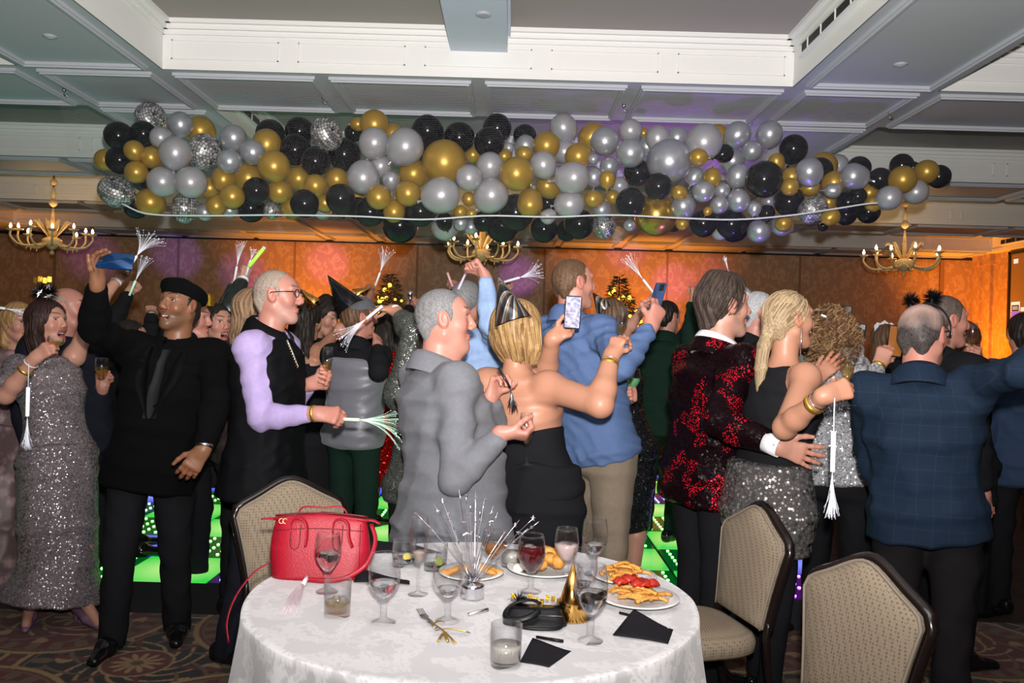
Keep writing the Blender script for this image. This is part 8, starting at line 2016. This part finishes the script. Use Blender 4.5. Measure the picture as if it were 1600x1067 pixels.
v_ = person('woman with a mass of brown curls in a silver sequin cardigan holding a phone', (1302, 523, 42, 0), 1312, 4.2, 52, hh=0.232, sex='f', tone='fair', w=1.1, face=dict(eyes=False), aR=dict(e=(1346, 628, 'f'), w=(1373, 571, 'b'), pose='hold', d=(0.35, 0.1, 0.8), palm=(0.3, 0.6, 0), thumb=(0.6, 0, 0.6)), aL=dict(e=(1285, 640, 'b')),
    top=[dict(name='sequin_cardigan', mat=M_ssil, th=0.016, s_lo=-0.26, sleeve=True, flare=0.03)], bottom=dict(mat=M_blackcloth), shoes=dict(mat=M_shoe))
hd = v_['hd']; c, f, u, r, h = hd; rr = np.random.RandomState(3); mb = MB()
S = SDF().ell(c + (-0.12 * f - 0.02 * u) * h, (f, u, r), (0.50 * h, 0.58 * h, 0.52 * h)); S.ell(c + (0.55 * f - 0.1 * u) * h, (f, u, r), (0.36 * h, 0.5 * h, 0.36 * h), cut=True); S.noise = wrinkles(8, 0.03, 0.05)
v, fc = S.mesh(0.008); hc = hair_col(v, hd, (0.06, 0.03, 0.015), (0.22, 0.12, 0.06)); n0 = len(v); 
for k in range(520):
    d = rr.randn(3); d /= np.linalg.norm(d)
    if d @ f > 0.55: continue
    b0 = c + (-0.12 * f - 0.02 * u) * h + (f * (d @ f) * 0.48 + u * (d @ u) * 0.56 + r * (d @ r) * 0.5) * h; t = np.linspace(0, 1, 16); ax = _n(-UP + 0.5 * d); x1 = _n(np.cross(ax, d + 0.01)); y1 = np.cross(ax, x1); R0 = rr.uniform(0.009, 0.016)
    mb.tube(b0 + ax * (t[:, None] - 0.3) * 0.075 + d * 0.012 + (x1 * np.cos(t * 11 + k)[:, None] + y1 * np.sin(t * 11 + k)[:, None]) * R0, 0.0032, 4)
sv = np.concatenate(mb.v); q4 = np.array([q for q in mb.f if len(q) == 4]); sc = np.repeat(rr.rand(len(sv) // 64), 64)[:, None]; hcol = np.vstack([hc, np.array((0.07, 0.035, 0.018)) * (1 - sc) + np.array((0.36, 0.21, 0.10)) * sc])
mesh_obj('hair', np.vstack([v, sv]), np.vstack([fc, q4 + n0]), M_hair, v_['o'], col=hcol)
MB().tube([W(x, y, 4.1) for x, y in ((1283, 492), (1291, 495), (1297, 503))], 0.006, 6).build('hair_clip', M_band, v_['o'])
bracelet(v_['arms']['R'], 0.96, 0.03, M_goldband, 'gold bracelet on the curly woman\'s raised wrist', 0.004, 0.016)
phone(W(1400, 533, v_['arms']['R']['grip'][1] - 0.02), (-0.75, -0.65, 0.05), (0.12, 0, 1), 'dark phone with an orange screen beside the balding man\'s ear', mat('orange_screen', (0.05, 0.02, 0.01), 0.1, emit=(0.6, 0.2, 0.03), estr=0.5), cams=False)
w_ = person('guest in a white shirt hidden behind the curls, two hands with phones up', (1304, 524, 50, 0), 1318, 5.6, 60, hh=0.23, floor=DZ, tone='pink', hair=dict(style='short', **DARK), aL=dict(e=(1330, 548, 'f'), w=(1321, 522, 'b'), pose='hold', sleeve='short', lift=0.05), aR=dict(e=(1333, 566, 'f'), w=(1343, 544, 'b'), pose='hold', lift=0.02), top=[dict(name='shirt', mat=M_whiteshirt, th=0.012, s_lo=-0.1, sleeve=True, collar=1)], bottom=BL_TR, shoes=dict(mat=M_shoe), coarse=True)
for px_, py_, lb in ((1322, 493, 'small blue lit phone high above the brown curls'), (1344, 521, 'small phone held up right of the brown curls')):
    phone(W(px_, py_, 5.55), (0.5, 1, 0), (0.1, 0, 1), lb, None, size=(0.066, 0.135, 0.009))
ti = person('woman with long brown hair and a glitter tiara far behind the curls', (1380, 535, 80, 0), 1382, 5.7, 80, hh=0.23, sex='f', floor=DZ, tone='fair', face=dict(eyes=False), hair=dict(style='long', grow=0.05, strands=60, locks=[[(-0.18, 0.15, 0, 0.36, 0.28), (-0.32, -0.6, 0, 0.40, 0.16), (-0.34, -1.2, 0.0, 0.34, 0.10)]], **BROWN), top=[dict(name='dress_bodice', mat=M_blackcloth, th=0.010, s_lo=-0.1, sleeve=True)], bottom=BL_TR, shoes=dict(mat=M_shoe), coarse=True)
p = W(1382, 514, 5.65); o = thing('tiara', 'white glitter card tiara lettered HAPPY NEW YEAR far back on the right', 'tiara', p); 
pts = [(-0.065, -0.03), (0.065, -0.03), (0.07, 0.02), (0.05, 0.045), (0.03, 0.038), (0.0, 0.06), (-0.03, 0.038), (-0.05, 0.045), (-0.07, 0.02)]; n = len(pts)
MB().add([p + (x, 0.0, z) for x, z in pts] + [p + (x, 0.004, z) for x, z in pts], [tuple(range(n)), tuple(range(2 * n - 1, n - 1, -1))] + [(i, i + n, (i + 1) % n + n, (i + 1) % n) for i in range(n)]).build('card', mat('white_glitter', (0.75, 0.72, 0.78), 0.5, bump=0.6, bscale=300), o, smooth=False)
y_ = person('man in a black suit with short dark hair grinning right of the balding man', (1479, 503, 0, 2), 1490, 4.1, 20, hh=0.245, tone='pink', face=dict(mouth=0.3), hair=dict(style='short', amp=0.001, c1=(0.05, 0.035, 0.03), c2=(0.16, 0.12, 0.10)), top=[SUIT(M_blackcloth)], bottom=BL_TR, shoes=dict(mat=M_shoe))
z_ = person('short woman with auburn hair holding a flute by the blue sleeve', (1507, 536, 30, 0), 1512, 4.9, 30, hh=0.228, sex='f', tone='fair', face=dict(eyes=False), hair=dict(style='bob', grow=0.06, strands=60, c1=(0.05, 0.018, 0.010), c2=(0.14, 0.05, 0.03), locks=[[(-0.18, 0.15, 0, 0.38, 0.3), (-0.25, -0.45, 0, 0.36, 0.2)]]), aR=dict(e=(1535, 610, 'f'), w=(1530, 566, 'f'), pose='grip'), top=[dict(name='jacket', mat=M_blackcloth, th=0.014, s_lo=-0.1, sleeve=True)], bottom=BL_TR, shoes=dict(mat=M_shoe), coarse=True)
held_flute(z_['arms']['R']['grip'], (0, 0, 1), 'champagne flute behind the outstretched blue sleeve', 0.3)
aa = person('dark haired man in a blue blazer at the right picture edge, back to us', (1599, 523, 70, 0), 1604, 4.9, 80, hh=0.245, tone='pink', hair=dict(style='short', **DARK), top=[SUIT(cloth('blue_wool', (0.015, 0.035, 0.08)))], bottom=BL_TR, shoes=dict(mat=M_shoe))
# ------------------------------------------------------------------ things behind the guests
o = thing('cocktail_table', 'white stretch cloth cocktail table behind the beret man', 'table', np.array((W(112, 533, 5.6)[0], 5.62, DZ)))
oc = ORG[o.name]; MB().lathe([(0.30, 0), (0.28, 0.02), (0.15, 0.42), (0.14, 0.55), (0.33, 1.04), (0.345, 1.06), (0.34, 1.075), (0.001, 1.078)], TR(oc), 32).build('stretch_cover', cloth('white_stretch', (0.72, 0.74, 0.78)), o)
def tree(px, ytop, Y, label, R, seed):
    t = W(px, ytop, Y); base = np.array((t[0], Y, DZ if Y < 9 else 0)); o = thing('christmas_tree', label, 'tree', base, 'gold lit trees by the wall'); H_ = t[2] - base[2]; rr = random.Random(seed)
    MB().lathe([(0.05, 0), (0.03, H_ * 0.5), (0.005, H_)], TR(base), 8).build('trunk', mat('bark', (0.05, 0.03, 0.02), 0.9), o)
    mb = MB()
    for k in range(2600):
        q = rr.random() ** 0.7; z = H_ * (1 - q * 0.85); a = rr.random() * 6.28; r0 = R * q * rr.uniform(0.4, 1.0); c_ = base + np.array((r0 * math.cos(a), r0 * math.sin(a), z)); d = np.array((math.cos(a + rr.gauss(0, 0.6)), math.sin(a + rr.gauss(0, 0.6)), rr.uniform(-0.5, 0.5))) * 0.09; s = np.cross(d, (0, 0, 1.0)) * 0.14; mb.add([c_ - s, c_ + d, c_ + s, c_ + d * 0.5 + (0, 0, 0.012)], [(0, 1, 3), (2, 3, 1)])
    mb.build('foliage', mat('dark_needles', (0.05, 0.04, 0.012), 0.6), o, smooth=False)['kind'] = 'stuff'
    for k in range(46):
        q = rr.uniform(0.06, 0.42); z = H_ * (1 - q * 0.85); a = rr.uniform(PI, 2 * PI) + rr.gauss(0, 0.3); r0 = R * q * 1.02
        MB().ball(base + np.array((r0 * math.cos(a), r0 * math.sin(a), z)), rr.uniform(0.015, 0.027), 8).build('light_bulb', emis('gold_tree_light', (1.0, 0.55, 0.06), 3.2) if k % 3 else mat('gold_bauble', (0.75, 0.42, 0.06), 0.2, 1.0), o)
tree(611, 428, 9.4, 'small golden lit tree left of the grey haired man', 0.85, 3)
tree(968, 432, 9.2, 'golden lit tree behind the blue phone', 0.95, 9)
tb_ = np.array((WALL_R - 0.5, 12.8, 0))
# projected picture shown as glowing panels: the year lettering and two small patches
def txt(body, size, loc, rot, m, parent, ext=0.0008):
    cu = bpy.data.curves.new('lettering', 'FONT'); cu.body = body; cu.size = size; cu.extrude = ext; cu.align_x = 'CENTER'; cu.align_y = 'CENTER'; ob = bpy.data.objects.new('lettering', cu)
    dg = bpy.context.evaluated_depsgraph_get(); COL.objects.link(ob); bpy.context.view_layer.update(); me = bpy.data.meshes.new_from_object(ob.evaluated_get(bpy.context.evaluated_depsgraph_get())); bpy.data.objects.remove(ob)
    o2 = bpy.data.objects.new('lettering', me); me.materials.clear(); me.materials.append(m); link(o2, parent, loc); o2.rotation_euler = rot; return o2
X0 = WALL_R - 0.032
def onscreen(px, py):
    p_ = W(px, py, 1.0); t = X0 / p_[0]; return np.array((X0, t, CAM_H + (p_[2] - CAM_H) * t))
M_pw = mat('lit_white_slide', (0.6, 0.6, 0.6), 0.5, emit=(0.85, 0.9, 0.85), estr=0.6); M_pk = mat('slide_black', (0.02, 0.02, 0.02), 0.5); M_pv = mat('slide_violet', (0.2, 0.1, 0.5), 0.5, emit=(0.28, 0.12, 0.8), estr=0.6)
def slide_rect(x0, y0, x1, y1, m, name, dx=0.002):
    A, B = onscreen(x0, y0), onscreen(x1, y1); ya, yb = sorted((A[1], B[1])); za, zb = sorted((A[2], B[2])); return MB().box((X0 - dx, ya, za), (X0, yb, zb)).build(name, m, scr, smooth=False)
slide_rect(1580, 472, 1593, 494, M_pw, 'slide_panel'); slide_rect(1581, 477, 1592, 486, M_pk, 'slide_panel', 0.003); slide_rect(1580, 487, 1593, 495, M_pv, 'slide_panel', 0.003)
ctr = onscreen(1586.5, 481.5) - (0.006, 0, 0); txt('2025', 0.085, ctr, (PI / 2, 0, -PI / 2), M_pw, scr)
slide_rect(1584, 405, 1591, 411, M_pw, 'slide_panel'); slide_rect(1595, 480, 1602, 486, M_pw, 'slide_panel')
# a card 'HAPPY NEW YEAR' lettering on the tiara
for k, wd in enumerate(('HAPPY', 'NEW YEAR')):
    txt(wd, 0.028 if k == 0 else 0.022, p * 0 + W(1382, 514, 5.65) + np.array((0, -0.002, 0.022 - 0.026 * k)), (PI / 2, 0, 0), mat('tiara_ink', (0.12, 0.08, 0.2), 0.5), bpy.data.objects['tiara'])
